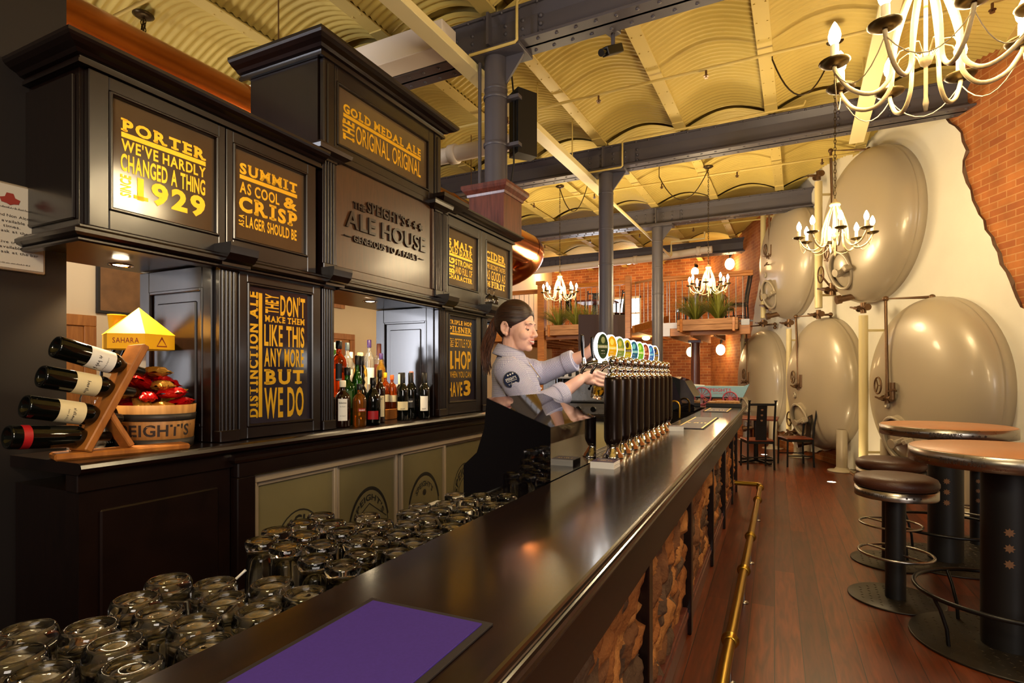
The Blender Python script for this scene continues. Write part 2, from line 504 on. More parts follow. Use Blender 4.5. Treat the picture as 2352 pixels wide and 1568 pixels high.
K['perspex'] = mat('black_perspex', (6, 5, 8), .03, 0, 0, .9, ior=2.0)
K['glass'] = real_glass('clear_glass')
K['pane'] = thin_glass('clear_pane', (.96, .97, .96))
K['beer'] = real_glass('golden_beer', (1.0, .8, .22), 0, 1.34)
K['bulb'] = emis('candle_bulb_glow', (1.0, .78, .42), 110)
K['globe'] = emis('wall_globe_glow', (1.0, .72, .34), 16)
K['downlight'] = emis('downlight_glow', (1.0, .8, .5), 40)
K['candle'] = mat('ivory_candle_sleeve', (240, 226, 188), .5, emit=(255, 214, 140), es=.25)
K['armpaint'] = mat('aged_cream_metal', (206, 184, 138), .5, noise=.25, nscale=60)
K['pan'] = mat('aged_bronze_drip_pan', (92, 76, 44), .35, .8, noise=.25, nscale=30)
K['chain'] = mat('dark_bronze_chain', (70, 56, 34), .4, .8)
K['leather'] = mat('worn_brown_leather', (72, 40, 28), .45, noise=.2, nscale=12, bump=.15, bscale=120)
K['lam'] = mat('speckled_tan_tabletop', (186, 130, 88), .42, noise=.12, nscale=200)
K['checker'] = mat('dark_tread_plate', (44, 38, 30), .4, .5)
K['mat'] = mat('purple_rubber_back_cloth_mat', (66, 48, 128), .95, 0, 0, .1, noise=.12, nscale=220)
K['matedge'] = mat('black_rubber_mat_edge', (32, 24, 26), .8)
K['purplepaper'] = mat('purple_printed_card', (58, 42, 74), .6)
K['paper'] = mat('white_paper', (236, 232, 226), .7)
K['notice'] = mat('framed_notice_paper', (206, 196, 182), .35)
K['ink'] = mat('dark_brown_ink', (50, 38, 34), .7)
K['redink'] = mat('red_crest_ink', (150, 52, 40), .7)
K['stone'] = mat('brown_schist_stone', (172, 116, 64), .85, 0, 0, .3, noise=.45, nscale=11, bump=.9, bscale=22)
for _i, _c in enumerate(((150, 92, 44), (116, 74, 42), (172, 114, 58), (92, 68, 48))): K['stone%d' % _i] = mat('schist_stone', _c, .8, 0, 0, .35, noise=.4, nscale=14, bump=1.0, bscale=60)
K['skin'] = mat('fair_skin', (240, 188, 166), .5, noise=.04, nscale=20)
K['lip'] = mat('rose_lips', (214, 130, 120), .45)
K['teeth'] = mat('teeth', (240, 234, 224), .3)
K['hair'] = wood('brown_hair', (26, 13, 11), (62, 36, 26), .42, (1.5, 5, 26), 9, 0, .6)
K['brow'] = mat('dark_brow_hair', (84, 54, 42), .7)
K['shirt'] = check_mat()
K['trouser'] = mat('black_trouser_cloth', (18, 17, 20), .8)
K['navy'] = mat('navy_badge_cloth', (22, 32, 66), .8)
K['green'] = mat('grassy_leaf', (156, 156, 62), .6, noise=.25, nscale=12)
K['foil_red'] = mat('red_foil_crisp_packet', (196, 14, 18), .25, .3, bump=.8, bscale=26)
K['foil_gold'] = mat('gold_foil_crisp_packet', (206, 150, 60), .25, .5, bump=.8, bscale=26)
K['glow_yellowcard'] = mat('self_lit_yellow_card', (246, 180, 20), .6, emit=(255, 170, 10), es=.12)  # emission puts the downlight's glow into the card itself
K['cork'] = mat('cork', (206, 170, 110), .8)
K['fridge_glass'] = mat('misted_fridge_door_glass', (110, 100, 70), .16, 0, 0, .6, noise=.2, nscale=3)
K['alu'] = mat('anodised_aluminium_frame', (176, 158, 134), .4, .4)
K['etch'] = mat('dark_door_print', (30, 27, 20), .5)
K['winframe'] = mat('painted_window_frame', (214, 206, 186), .5)
K['sky'] = emis('bright_daylight_sky', (.92, .95, 1.0), 5.0)
K['floor'] = floor_mat()
K['dfloor'] = mat('dark_service_floor', (22, 18, 16), .6)
K['photo'] = mat('sepia_photo_print', (120, 84, 50), .5, noise=.55, nscale=7)
K['doorwood'] = wood('golden_door_wood', (150, 88, 30), (186, 120, 50), .45, (8, 8, 1), 3)
K['grey_board'] = mat('mauve_grey_board', (86, 66, 62), .7)
# ------------------------------------------------------------------ lettering
_G = {}
_fc = bpy.data.curves.new('lettering', 'FONT')
_fo = bpy.data.objects.new('lettering', _fc)
COL.objects.link(_fo)
_SER = {'A': 'l0b r0b', 'B': 'l0b l0t', 'D': 'l0b l0t', 'E': 'l0b l0t', 'F': 'l0b l0t', 'H': 'l0b l0t r0b r0t', 'I': 'c0b c0t', 'K': 'l0b l0t r0b r0t',
        'L': 'l0b l0t', 'M': 'l0b l0t r0b r0t', 'N': 'l0b l0t r0t', 'P': 'l0b l0t', 'R': 'l0b l0t r0b', 'T': 'c0b', 'U': 'l0t r0t',
        'V': 'l0t r0t', 'W': 'l0t r0t', 'Y': 'l0t r0t c0b', 'X': 'l0b l0t r0b r0t', '1': 'r0b', 'C': '', 'G': '', 'O': '', 'S': ''}
def glyph(ch, style):
    """style: r regular, b bold, s slab serif bold, i slanted, 3 raised"""
    k = (ch, style)
    if k in _G: return _G[k]
    _fc.body = ch
    _fc.offset = {'r': .006, 'b': .026, 's': .042, 'i': .008, '3': .014}[style]
    _fc.shear = .35 if style == 'i' else 0.0
    _fc.extrude = .5 if style == '3' else 0.0
    _fc.resolution_u = 3
    bpy.context.view_layer.update()
    ev = _fo.evaluated_get(bpy.context.evaluated_depsgraph_get())
    me = ev.to_mesh()
    cap = .7295
    vs = [(v.co.x / cap, v.co.y / cap, v.co.z) for v in me.vertices]
    fs = [tuple(p.vertices) for p in me.polygons]
    ev.to_mesh_clear()
    if not vs: r = ([], [], .35)
    else:
        x0 = min(v[0] for v in vs); x1 = max(v[0] for v in vs)
        vs = [(v[0] - x0, v[1], v[2]) for v in vs]; wd = x1 - x0
        if style == 's' and _SER.get(ch):
            sw = .19
            for tk in _SER[ch].split():
                cx = {'l': sw * .55, 'r': wd - sw * .55, 'c': wd / 2}[tk[0]]
                hw = .28 if ch in 'I1T' else (.17 if ch in 'MNUHKRAVWY' else .22)
                zb = (-.02, .15) if tk[2] == 'b' else (.87, 1.04)
                b = len(vs)
                vs += [(cx - hw, zb[0], 0), (cx + hw, zb[0], 0), (cx + hw, zb[1], 0), (cx - hw, zb[1], 0)]
                fs.append((b, b + 1, b + 2, b + 3))
            x0 = min(v[0] for v in vs); x1 = max(v[0] for v in vs)
            vs = [(v[0] - x0, v[1], v[2]) for v in vs]; wd = x1 - x0
        r = (vs, fs, wd)
    _G[k] = r
    return r

def layout(s, style, gap=.13, space=.42):
    V = []; F = []; x = 0.0
    for ch in s:
        if ch == ' ':
            x += space; continue
        vs, fs, wd = glyph(ch, style)
        b = len(V)
        V += [(v[0] + x, v[1], v[2]) for v in vs]; F += [tuple(b + i for i in f) for f in fs]
        x += wd + gap
    return V, F, max(x - gap, .01)

def text(mb, s, u0, u1, z0, z1, fn, style='r', gap=.13, d=0.0, space=.42):
    """letters filling the box u0..u1, z0 (baseline)..z1 (cap height); fn(u,z,depth) -> point"""
    V, F, W = layout(s, style, gap, space)
    sx = (u1 - u0) / W; sz = z1 - z0
    mb.add([fn(u0 + v[0] * sx, z0 + v[1] * sz, v[2] * d) for v in V], F)
    return mb

def vtext(mb, s, u0, u1, z0, z1, fn, style='r', gap=.13, space=.42):
    """letters turned a quarter left: they read upward in the box"""
    V, F, W = layout(s, style, gap, space)
    k = (z1 - z0) / W; h = u1 - u0
    mb.add([fn(u1 - v[1] * h, z0 + v[0] * k, 0) for v in V], F)
    return mb

def star(n, r0, r1, a0=PI / 2):
    return [((r0 if i % 2 == 0 else r1) * math.cos(a0 + PI * i / n), (r0 if i % 2 == 0 else r1) * math.sin(a0 + PI * i / n)) for i in range(2 * n)]

def scribble(m, u0, u1, z0, z1, fn, seed=0):
    """illegible small print: a row of short upright strokes joined by a hairline"""
    r = random.Random(seed + int(u0 * 9999)); u = u0; h = z1 - z0
    while u < u1:
        w_ = h * r.uniform(.12, .22); hh = h * r.choice((.6, .7, 1.0)); sl = h * r.uniform(-.1, .25)
        m.add([fn(u, z0, 0), fn(u + w_, z0, 0), fn(u + w_ + sl, z0 + hh, 0), fn(u + sl, z0 + hh, 0)], [(0, 1, 2, 3)])
        if r.random() < .75: m.add([fn(u, z0 + h * .25, 0), fn(u + h * .45, z0 + h * .35, 0), fn(u + h * .45, z0 + h * .47, 0), fn(u, z0 + h * .37, 0)], [(0, 1, 2, 3)])
        u += h * r.choice((.45, .5, .55, .5, .8))
    return m
# ------------------------------------------------------------------ room shell
CY, SY = math.cos(YAW), math.sin(YAW)
def cw(X, Z): return (X * CY - Z * SY, X * SY + Z * CY)
BEAM_Y = (1.19, 4.42, 7.65, 10.88, 14.11)
RIB_X = [-2.45 + 1.075 * k for k in range(-6, 6)]
ZR = 4.63

mb = MB(); mb.box(-7.3, 6.5, -4.5, 17.2, -.12, 0)
struct('floor', mb, K['floor'], 'red brown polished timber floorboards running along the bar')
# right wall: brick, with a raised sheet of plaster round the tanks
wo = cw(4.94 + .17, 8.95)
WDEG = math.degrees(math.atan2(.066, 1))
_e = Vector((*cw(-.066, -1), 0)).normalized(); _n = Vector((*cw(1, -.066), 0)).normalized()
WALL = Matrix.Identity(4)
for _i in range(3):
    WALL[_i][0] = _e[_i]; WALL[_i][1] = _n[_i]
WALL[0][3], WALL[1][3] = wo
def wall_pt(px, py):
    """where the sight line through a pixel of the 2352x1568 frame meets the right wall, in wall coordinates (s, z)"""
    a = (px - 1176) / FPX; b = (860 - py) / FPX
    d = Vector((a * CY - SY, a * SY + CY, b))
    n = Vector((_n.x, _n.y, 0)); t = n.dot(Vector((wo[0], wo[1], 0))) / n.dot(d)
    p = WALL.inverted() @ Vector((d.x * t, d.y * t, HCAM + d.z * t))
    return (p.x, p.z)
mb = MB(WALL); mb.box(-7.6, 9.5, .0, .3, 0, 4.95)
struct('wall_right', mb, K['brick'], 'orange brick wall carrying the plaster sheet and tanks', frame=WALL)
edge_px = [(2352, 705), (2318, 625), (2288, 562), (2266, 505), (2240, 460), (2226, 420), (2218, 395), (2226, 345), (2214, 305), (2200, 290), (2180, 274), (2182, 228), (2170, 209),
           (2130, 222), (2106, 222), (2093, 193)]
pl = [wall_pt(*p) for p in edge_px]
pl = [(9.0, .9), (5.2, 1.6)] + pl
pl += [(1.55, 4.83)] + [wall_pt(*p) for p in ((1915, 345),)]
pl += [wall_pt(*p) for p in ((1896, 365), (1880, 372), (1876, 392), (1879, 408), (1895, 425), (1907, 428), (1904, 400), (1888, 370), (1868, 372), (1783, 437), (1786, 470), (1776, 505), (1768, 560), (1750, 640), (1738, 700), (1725, 800), (1712, 900), (1722, 960), (1760, 985), (1806, 990), (1822, 1010), (1830, 1028))]
pl = [(max(-4.4, s_), min(4.9, z_)) for s_, z_ in pl]
def jag(P):
    out = []
    for i, p in enumerate(P):
        q = P[(i + 1) % len(P)]
        L_ = math.hypot(q[0] - p[0], q[1] - p[1]); n = max(1, int(L_ / .09))
        for k in range(n):
            t = k / n; amp = .022 if k else 0
            out.append((p[0] + (q[0] - p[0]) * t + rnd.uniform(-amp, amp), p[1] + (q[1] - p[1]) * t + rnd.uniform(-amp, amp)))
    return out
lowp = [wall_pt(*p) for p in ((1850, 1037), (1905, 1035), (1925, 1032), (1932, 1060), (1940, 1092))] + [(wall_pt(1960, 1090)[0], .02), (9.0, .02)]
pj = jag(pl + lowp)
mb = MB(WALL)
n_ = len(pj)
mb.use(K['plaster']).add([(p[0], -.035, p[1]) for p in pj], [tuple(range(n_))])
mb.use(K['plasteredge']).add([(p[0], -.035, p[1]) for p in pj] + [(p[0] + rnd.uniform(-.02, .02), .004, p[1] + rnd.uniform(-.02, .02)) for p in pj], [(i, (i + 1) % n_, n_ + (i + 1) % n_, n_ + i) for i in range(n_)])
struct('wall_plaster', mb, None, 'cream plaster sheet with a broken edge over the brick wall', frame=WALL)
# back wall
BACK = Matrix.Translation((0, 16.5, 0))
mb = MB(BACK)
wx0, wx1, wz0, wz1 = -5.15, -4.15, 2.75, 3.75
mb.box(-12, wx0, 0, .3, 0, 4.95); mb.box(wx1, 1.6, 0, .3, 0, 4.95); mb.box(wx0, wx1, 0, .3, 0, wz0); mb.box(wx0, wx1, 0, .3, wz1, 4.95)
struct('wall_back', mb, K['brickback'], 'dark red brick end wall behind the mezzanine', frame=BACK)
wnd = MB(); wnd.box(wx0, wx1, 16.52, 16.6, wz0, wz0 + .06); wnd.box(wx0, wx1, 16.52, 16.6, wz1 - .06, wz1); wnd.box(wx0, wx0 + .06, 16.52, 16.6, wz0, wz1); wnd.box(wx1 - .06, wx1, 16.52, 16.6, wz0, wz1)
wnd.box((wx0 + wx1) / 2 - .02, (wx0 + wx1) / 2 + .02, 16.54, 16.58, wz0, wz1); wnd.box(wx0, wx1, 16.54, 16.58, 3.23, 3.27)
wobj = struct('window_1', wnd, K['winframe'], 'bright small paned window behind the mezzanine railing')
gp = MB(); gp.box(wx0 + .05, wx1 - .05, 16.555, 16.565, wz0 + .05, wz1 - .05); gp.build('glass_pane', K['pane'], wobj)
sk = MB(); sk.box(wx0 - .6, wx1 + .6, 17.0, 17.02, 2.2, 4.4)
o_ = struct('sky', sk, K['sky'], 'bright daylight sky beyond the far window')
# left side: back room wall seen through the openings
mb = MB(); mb.box(-7.3, -7.0, -4.5, 16.5, 0, 4.95)
struct('wall_left', mb, K['bwall'], 'pale plaster wall of the room behind the bar cabinets')
# ceiling: corrugated iron vaults between ribs
def vault(x0, x1, y0, y1):
    pitch = .076; per = 5
    nv = int((y1 - y0) / pitch) * per; nu = 10
    m = MB()
    def fn(a, b):
        x = x0 + (x1 - x0) * a; y = y0 + (y1 - y0) * b
        z = ZR + .05 + .15 * math.sin(PI * a) + .011 * math.cos(2 * PI * (y - y0) / pitch)
        return (x, y, z)
    m.grid(fn, nu, nv)
    return m
ce = MB()
YB = (-4.5,) + BEAM_Y + (16.6,)
for i in range(len(YB) - 1):
    for j in range(len(RIB_X) - 1):
        if i == 0 and j < 3: continue
        v_ = vault(RIB_X[j] + .04, RIB_X[j + 1] - .04, YB[i] + .05, YB[i + 1] - .05)
        ce.add(v_.v, v_.f, True)
ce.use(K['ceil'])
struct('ceiling', ce, K['ceil'], 'cream corrugated iron ceiling vaults between ribs')
rb = MB()
rb.box(RIB_X[0] - .3, RIB_X[-1] + .3, -4.5, 17, 4.9, 5.0)
struct('ceiling_slab', rb, K['rib'], 'floor slab above the corrugated vaults')
for k, x in enumerate(RIB_X):
    m = MB()
    for i in range(len(YB) - 1):
        a, b = YB[i] + .08, YB[i + 1] - .08
        m.box(x - .07, x + .07, a, b, ZR, ZR + .014, .003); m.box(x - .008, x + .008, a, b, ZR + .014, ZR + .26)
        m.box(x - .07, x + .07, b - .25, b, ZR - .014, ZR + .002)
        for q in range(10):
            y = a + .2 + q * (b - a - .4) / 9
            for sx_ in (-.045, .045):
                m.cyl((x + sx_, y, ZR - .008), (x + sx_, y, ZR + .002), .008, n=6)
    struct('ceiling_rib', m, K['rib'])
for yb in BEAM_Y:
    x0 = -7.0
    # where the beam meets the slanting wall
    t_ = (yb - wo[1]) / _e.y; x1 = wo[0] + _e.x * t_ + .1
    m = MB()
    z0, z1 = 4.27, 4.6
    m.box(x0, x1, yb - .13, yb + .13, z0, z0 + .024, .004)
    m.box(x0, x1, yb - .1, yb + .1, z1 - .022, z1, .004)
    m.box(x0, x1, yb - .012, yb + .012, z0, z1)
    for sg in (-1, 1):
        m.prism([(yb + sg * .012, z0 + .024), (yb + sg * .075, z0 + .024), (yb + sg * .012, z0 + .09)], x0, x1, 'x')
        m.prism([(yb + sg * .012, z1 - .022), (yb + sg * .075, z1 - .022), (yb + sg * .012, z1 - .09)], x0, x1, 'x')
    nr = int((x1 - x0) / .17)
    for i in range(nr):
        x = x0 + .1 + i * .17
        for k, sg in enumerate((-1, 1)):
            m.ball((x + (.085 if k else 0), yb + sg * .075, z0), .017, 8, 6, sz=.6)
        m.ball((x, yb - .1, z1 - .045 + .02), .014, 6, 4)
        if abs(((x + 2.42 + 1.6) % 3.2) - 1.6) < .5:
            for zz in (4.36, 4.43, 4.5): m.ball((x, yb - .02, zz), .02, 8, 6)
    for cx_ in (-2.42,):
        m.box(cx_ - .42, cx_ + .42, yb - .024, yb - .012, z0 + .03, z1 - .03)
    struct('ceiling_beam', m, K['steelpaint'])
for i, yb in enumerate(BEAM_Y[1:4]):
    m = MB()
    m.lathe(([(.13, 0), (.13, .06), (.115, .09), (.102, .13)] if i else [(.102, 2.645)]) + [(.102, 4.16), (.104, 4.19), (.104, 4.27)], (-2.42, yb, 0), 28)
    m.box(-2.42 - .3, -2.42 + .3, yb - .14, yb + .14, 4.235, 4.27, .004)
    for sg in (1,):
        m.prism([(-2.42 + sg * .09, 3.98), (-2.42 + sg * .28, 4.22), (-2.42 + sg * .28, 4.236), (-2.42 + sg * .09, 4.236)], yb - .012, yb + .012, 'y')
    m.box(-2.42 - .012, -2.42 + .012, yb - .16, yb - .1, 4.3, 4.58)
    for zz in (2.95, 3.45, 3.95): m.lathe([(.103, zz), (.106, zz + .004), (.106, zz + .02), (.103, zz + .024)], (-2.42, yb, 0), 28)
    struct('column', m, K['steelpaint'], ('grey iron column boxed in timber on the cabinets', 'grey iron column behind the beer taps', 'grey iron column at the mezzanine gap')[i])
# suspended trunking, pipes, duct ------------------------------------------------
def trunk(label, x, y0, y1, z, M=None, hangers=()):
    t = thing('light_trunking', label, 'trunking', (x, y0, z), 0, 'cream trunking lines under the beams')
    m = MB(); m.box(x - .075, x + .075, y0, y1, z, z + .03, .004); m.box(x - .06, x + .06, y0, y1, z + .03, z + .09, .004)
    m.build('casing', K['cream'], t)
    for yh in hangers:
        h = MB(); h.cyl((x, yh, z + .09), (x, yh, ZR + .1), .008); h.build('hanger', K['rib'], t)
    return t
trunk('long cream trunking line hung beside the columns', -2.64, 1.6, 8.3, 4.13, hangers=(2.6, 5.8, 6.9))
trunk('short cream trunking line near the plaster wall', .6, 1.0, 7.7, 4.13, hangers=(2.8, 6.9))
t = thing('thin_conduit', 'thin cream conduit continuing from the trunking towards the mezzanine', 'conduit', (-2.64, 8.3, 4.13))
m = MB(); m.tube([(-2.64, 8.3, 4.15), (-2.64, 13.2, 4.15), (-2.64, 13.3, 4.2), (-2.64, 13.3, 4.5), (-1.9, 13.3, 4.5), (-1.9, 13.3, 4.65)], .025, 8); m.build('tube', K['cream'], t)
t = thing('boxed_duct', 'white boxed duct along the beam above the tall cabinet', 'duct', (-5, 4.1, 4.2))
m = MB(); m.box(-6.9, -2.7, 3.98, 4.2, 4.22, 4.45, .006); m.build('casing', K['white'], t)
def tube_thing(name, label, cat, pts, r, mt, n=10, group=None, fittings=()):
    t = thing(name, label, cat, pts[0], 0, group)
    m = MB(); m.tube(pts, r, n); m.build('tube', mt, t)
    for p, ax in fittings:
        f = MB(); f.lathe([(r, -.05), (r * 1.25, -.045), (r * 1.25, .045), (r, .05)], p, 16, ax); f.build('collar', mt, t)
    return t
tube_thing('ceiling_pipe', 'fat pinkish white pipe crossing behind the tall cabinet', 'pipe', [(-6.9, 5.55, 4.0), (-2.62, 5.55, 4.0)], .09, K['white'], 16, None, [((-3.6, 5.55, 4.0), (1, 0, 0))])
tube_thing('ceiling_pipe', 'white waste pipe under the far beam above the mezzanine', 'pipe', [(-6.9, 13.75, 4.2), (-3.2, 13.75, 4.26), (-1.95, 13.75, 4.33), (-1.8, 13.75, 4.33)], .085, K['white'], 14, None, [((-3.6, 13.75, 4.25), (1, 0, 0)), ((-2.1, 13.75, 4.325), (1, 0, 0))])
tube_thing('ceiling_pipe', 'pale pipe and cable at top left above the copper duct', 'pipe', [(-6.9, 2.35, 4.35), (-3.4, 2.35, 4.42), (-1.2, 2.3, 4.5)], .045, K['rib'], 10)
for yb, lab in ((2.8, 'thin sprinkler pipe nearest, above the tall cabinet'), (6.05, 'thin sprinkler pipe between the first two beams'), (9.3, 'thin sprinkler pipe beyond the second beam'), (12.4, 'thin sprinkler pipe above the mezzanine')):
    x1 = wo[0] + _e.x * (yb - wo[1]) / _e.y - .15
    t = thing('sprinkler_pipe', lab, 'pipe', (0, yb, 4.55), 0, 'sprinkler pipes under the ceiling')
    m = MB(); m.tube([(-6.9, yb, 4.56), (x1, yb, 4.56)], .016, 8); m.build('tube', K['rib'], t)
    for k in range(7):
        x = -6.0 + k * 1.15 + .55
        if x > x1 - .3: break
        h = MB(); h.cyl((x, yb, 4.545), (x, yb, 4.49), .011, n=8); h.cyl((x, yb, 4.49), (x, yb, 4.485), .028, n=10); h.cyl((x, yb, 4.47), (x, yb, 4.465), .02, n=8); h.cyl((x, yb, 4.485), (x, yb, 4.468), .006, n=6)
        h.build('sprinkler_head', K['pipe'], t)
# conduits clipped along the beams
tube_thing('beam_conduit', 'thin cream conduit along the top of the near beam', 'conduit', [(-2.6, 4.26, 4.245), (-2.15, 4.26, 4.245), (-2.13, 4.26, 4.26), (-2.13, 4.26, 4.58), (-2.1, 4.27, 4.61), (1.9, 4.27, 4.61)], .013, K['rib'], 8)
tube_thing('beam_conduit', 'thin cream conduit along the top of the middle beam', 'conduit', [(-2.62, 7.49, 4.245), (-2.16, 7.49, 4.245), (-2.14, 7.49, 4.26), (-2.14, 7.49, 4.58), (-2.1, 7.5, 4.61), (.05, 7.5, 4.61), (.07, 7.5, 4.66)], .013, K['rib'], 8)
tube_thing('column_cable', 'cables clipped down the left side of the near column', 'cable', [(-2.54, 4.34, 4.2), (-2.54, 4.34, 2.8)], .016, K['steelpaint'], 8)
# copper duct
t = thing('copper_duct', 'polished copper duct running above and behind the cabinets', 'duct', (-4.0, 4, 3.5))
pts = [(-4.0, -1.5 + i * .5, 3.5) for i in range(20)]
m = MB(); m.tube(pts + [(-4.0, 8.35, 3.5)], .235, 24)
for y in (1.5, 3.0, 4.5, 6.0, 7.2): m.lathe([(.235, -.02), (.243, -.012), (.243, .012), (.235, .02)], (-4.0, y, 3.5), 24, (0, 1, 0))
m.build('pipe_run', K['copper'], t)
m = MB(); m.tube([(-4.0 - .42 * (1 - math.cos(a)) , 8.35 + .42 * math.sin(a) * 1.3, 3.5 - .2 * (1 - math.cos(a))) for a in [PI * k / 14 for k in range(15)]], .238, 24); m.build('elbow', K['copper'], t)
m = MB(); m.tube([(-4.84, 8.35, 3.1), (-4.84, 6.0, 3.1)], .235, 24); m.build('return_pipe', K['copper'], t)
for y in (1.2, 3.4, 6.6):
    m = MB(); m.cyl((-4.0, y, 3.73), (-4.0, y, 4.7), .006, n=6); m.build('hanger_rod', K['pipe'], t)
# cameras under the ceiling
def cctv(label, p, rz):
    t = thing('security_camera', label, 'camera', p, rz, 'small security cameras under the ceiling')
    M = WM[t.name]
    m = MB(M); m.cyl((0, 0, 0), (0, 0, .12), .018, n=8); m.box(-.05, .05, -.05, .05, .1, .14, .005); m.build('bracket', K['steelpaint'], t)
    m = MB(M); m.bar((0, -.1, .02), (0, .12, -.1), .07, .07, c=.006); m.build('body', K['blackmetal'], t)
    m = MB(M); m.cyl((0, .12, -.1), (0, .17, -.127), .026, .03, n=12); m.build('lens', K['black'], t)
cctv('small dark security camera hanging from the near beam', (-1.4, 4.62, 4.2), PI * .9)
cctv('small grey security camera above the tall cabinet', (-2.7, 3.35, 4.48), PI * .8)
# loudspeaker on the near column
t = thing('loudspeaker', 'black loudspeaker strapped to the near column', 'speaker', (-2.17, 4.5, 3.4))
M = T(-2.235, 4.6, 3.4, math.radians(-35)); 
m = MB(M); m.prism([(-.085, -.1), (.085, -.1), (.06, .11), (-.06, .11)], 0, .58, 'z'); m.build('cabinet', K['blackmatt'], t)
m = MB(M); m.box(-.07, .07, -.108, -.099, .03, .55, .003); m.build('grille', K['blackmetal'], t)
m = MB(); 
for zz in (3.45, 3.87): m.lathe([(.108, 0), (.112, .004), (.112, .03), (.108, .034)], (-2.42, 4.42, zz), 24); m.box(-2.36, -2.2, 4.43, 4.5, zz, zz + .03)
m.build('strap', K['steelpaint'], t)
m = MB(); m.tube([(-2.3, 4.5, 4.1), (-2.27, 4.48, 3.9), (-2.26, 4.46, 3.3), (-2.3, 4.44, 3.0), (-2.36, 4.35, 2.75)], .008, 6); m.build('cord', K['blackmatt'], t)
# ------------------------------------------------------------------ back bar cabinets (cabinet frame: x along, y into the wall, front at y=0)
CAB = frame(-2.16, 0, -1.0)
DK = K['dark']
CORN = [(0, -.075), (.012, -.075), (.012, -.062), (.006, -.06), (.006, -.05), (.02, -.047), (.03, -.038), (.05, -.03), (.064, -.02), (.07, -.012), (.07, 0), (.0, 0)]
BASE = [(0, 0), (.03, 0), (.034, .006), (.034, .012), (.028, .016), (.04, .02), (.052, .028), (.052, .04), (.04, .05), (.024, .053), (.024, .06), (.012, .066), (0, .066)]
def prof(P, z, k=1.0): return [(a * k, z + b * k) for a, b in P]

def fn_at(y): return lambda u, z, d: (u, y - d, z)

def lettering(parent, rows, y, name='lettering', mt=None):
    m = MB(CAB); m.use(mt or K['gold'])
    f = fn_at(y)
    for r in rows:
        s, u0, u1, z0, z1, st = r
        if s == '|': m.add([(u0, y, z0), (u1, y, z0), (u1, y, z1), (u0, y, z1)], [(0, 1, 2, 3)])
        elif st[0] == 'v': vtext(m, s, u0, u1, z0, z1, f, st[1])
        else: text(m, s, u0, u1, z0, z1, f, st)
    return m.build(name, None, parent, fix=False)

def panel_frame(m, u0, u1, z0, z1, g0, g1, h0, h1, y=0.0, th=.03):
    """a stile and rail frame with a stepped inner bead"""
    m.box(u0, g0, y, y + th, z0, z1, .003); m.box(g1, u1, y, y + th, z0, z1, .003)
    m.box(g0, g1, y, y + th, z0, h0, .003); m.box(g0, g1, y, y + th, h1, z1, .003)
    b = .012
    m.box(g0 - .001, g0 + b, y - .006, y + .022, h0, h1, .004); m.box(g1 - b, g1 + .001, y - .006, y + .022, h0, h1, .004)
    m.box(g0, g1, y - .006, y + .022, h0 - .001, h0 + b, .004); m.box(g0, g1, y - .006, y + .022, h1 - b, h1 + .001, .004)

def sign_door(parent, u0, u1, z0, z1, g0, g1, h0, h1, rows, name='sign_door', glass=None, y=0.0):
    m = MB(CAB); panel_frame(m, u0, u1, z0, z1, g0, g1, h0, h1, y); d = m.build(name, DK, parent)
    m = MB(CAB); m.box(g0 - .004, g1 + .004, y + .014, y + .018, h0 - .004, h1 + .004); m.build('glass_pane', glass or K['smoke'], d)
    lettering(d, rows, y + .0125)
    return d

def pilaster(m, u0, u1, z0, z1, y=-.012):
    n = 4; wd = (u1 - u0)
    m.box(u0, u1, y + .006, .03, z0, z1, .002)
    for i in range(n):
        a = u0 + wd * (.08 + .84 * i / n); b = u0 + wd * (.08 + .84 * (i + .78) / n); c_ = (a + b) / 2; r = (b - a) / 2
        m.prism([(c_ - r * math.cos(PI * k / 6), y + .006 - .9 * r * math.sin(PI * k / 6)) for k in range(7)], z0 + .012, z1 - .012, 'z')
    m.box(u0 - .004, u1 + .004, y - .006, .03, z0, z0 + .05, .004); m.box(u0 - .004, u1 + .004, y - .004, .03, z1 - .02, z1, .004)

def corbel(parent, u0, u1, z, y=0.0):
    """rounded capital block over a pilaster"""
    m = MB(CAB)
    P = [(y + .02, z), (y - .05, z), (y - .05, z + .012), (y - .075, z + .02), (y - .098, z + .045), (y - .105, z + .075), (y - .105, z + .09), (y + .02, z + .09)]
    m.prism(P, u0, u1, 'x')
    m.build('corbel', DK, parent)

# --- dark panelled end wall with notice
m = MB(CAB); m.box(-3.5, 1.165, .36, .5, 0, 4.95)
struct('wall_partition', m, mat('near_black_panelling', (16, 7, 6), .6), 'near black end partition at the left of the bar', CAB)
t = thing('framed_notice', 'white framed notice with red crest on the dark end partition', 'notice', M=CAB @ T(.9, .35, 1.6))
n0, n1, nz0, nz1 = .87, 1.081, 1.803, 2.1
m = MB(CAB); m.box(n0 - .008, n1 + .008, .345, .36, nz0 - .008, nz1 + .008, .003); m.build('frame', K['alu'], t)
m = MB(CAB); m.box(n0, n1, .342, .346, nz0, nz1); pg = m.build('sheet', K['notice'], t)
m = MB(CAB); f_ = fn_at(.3405)
m.use(K['redink']); cx_, cz_ = n0 + .11, nz1 - .05
m.prism([(cx_ + a * .5, cz_ + b * .5) for a, b in [(-.05, -.03), (-.02, -.035), (0, -.045), (.02, -.035), (.05, -.03), (.06, 0), (.03, .01), (.02, .04), (-.02, .04), (-.03, .01), (-.06, 0)]], .3400, .3405, 'y')
m.use(K['ink'])
scribble(m, n0 + .05, n0 + .18, nz1 - .085, nz1 - .078, f_); scribble(m, n0 + .06, n0 + .17, nz1 - .283, nz1 - .278, f_)
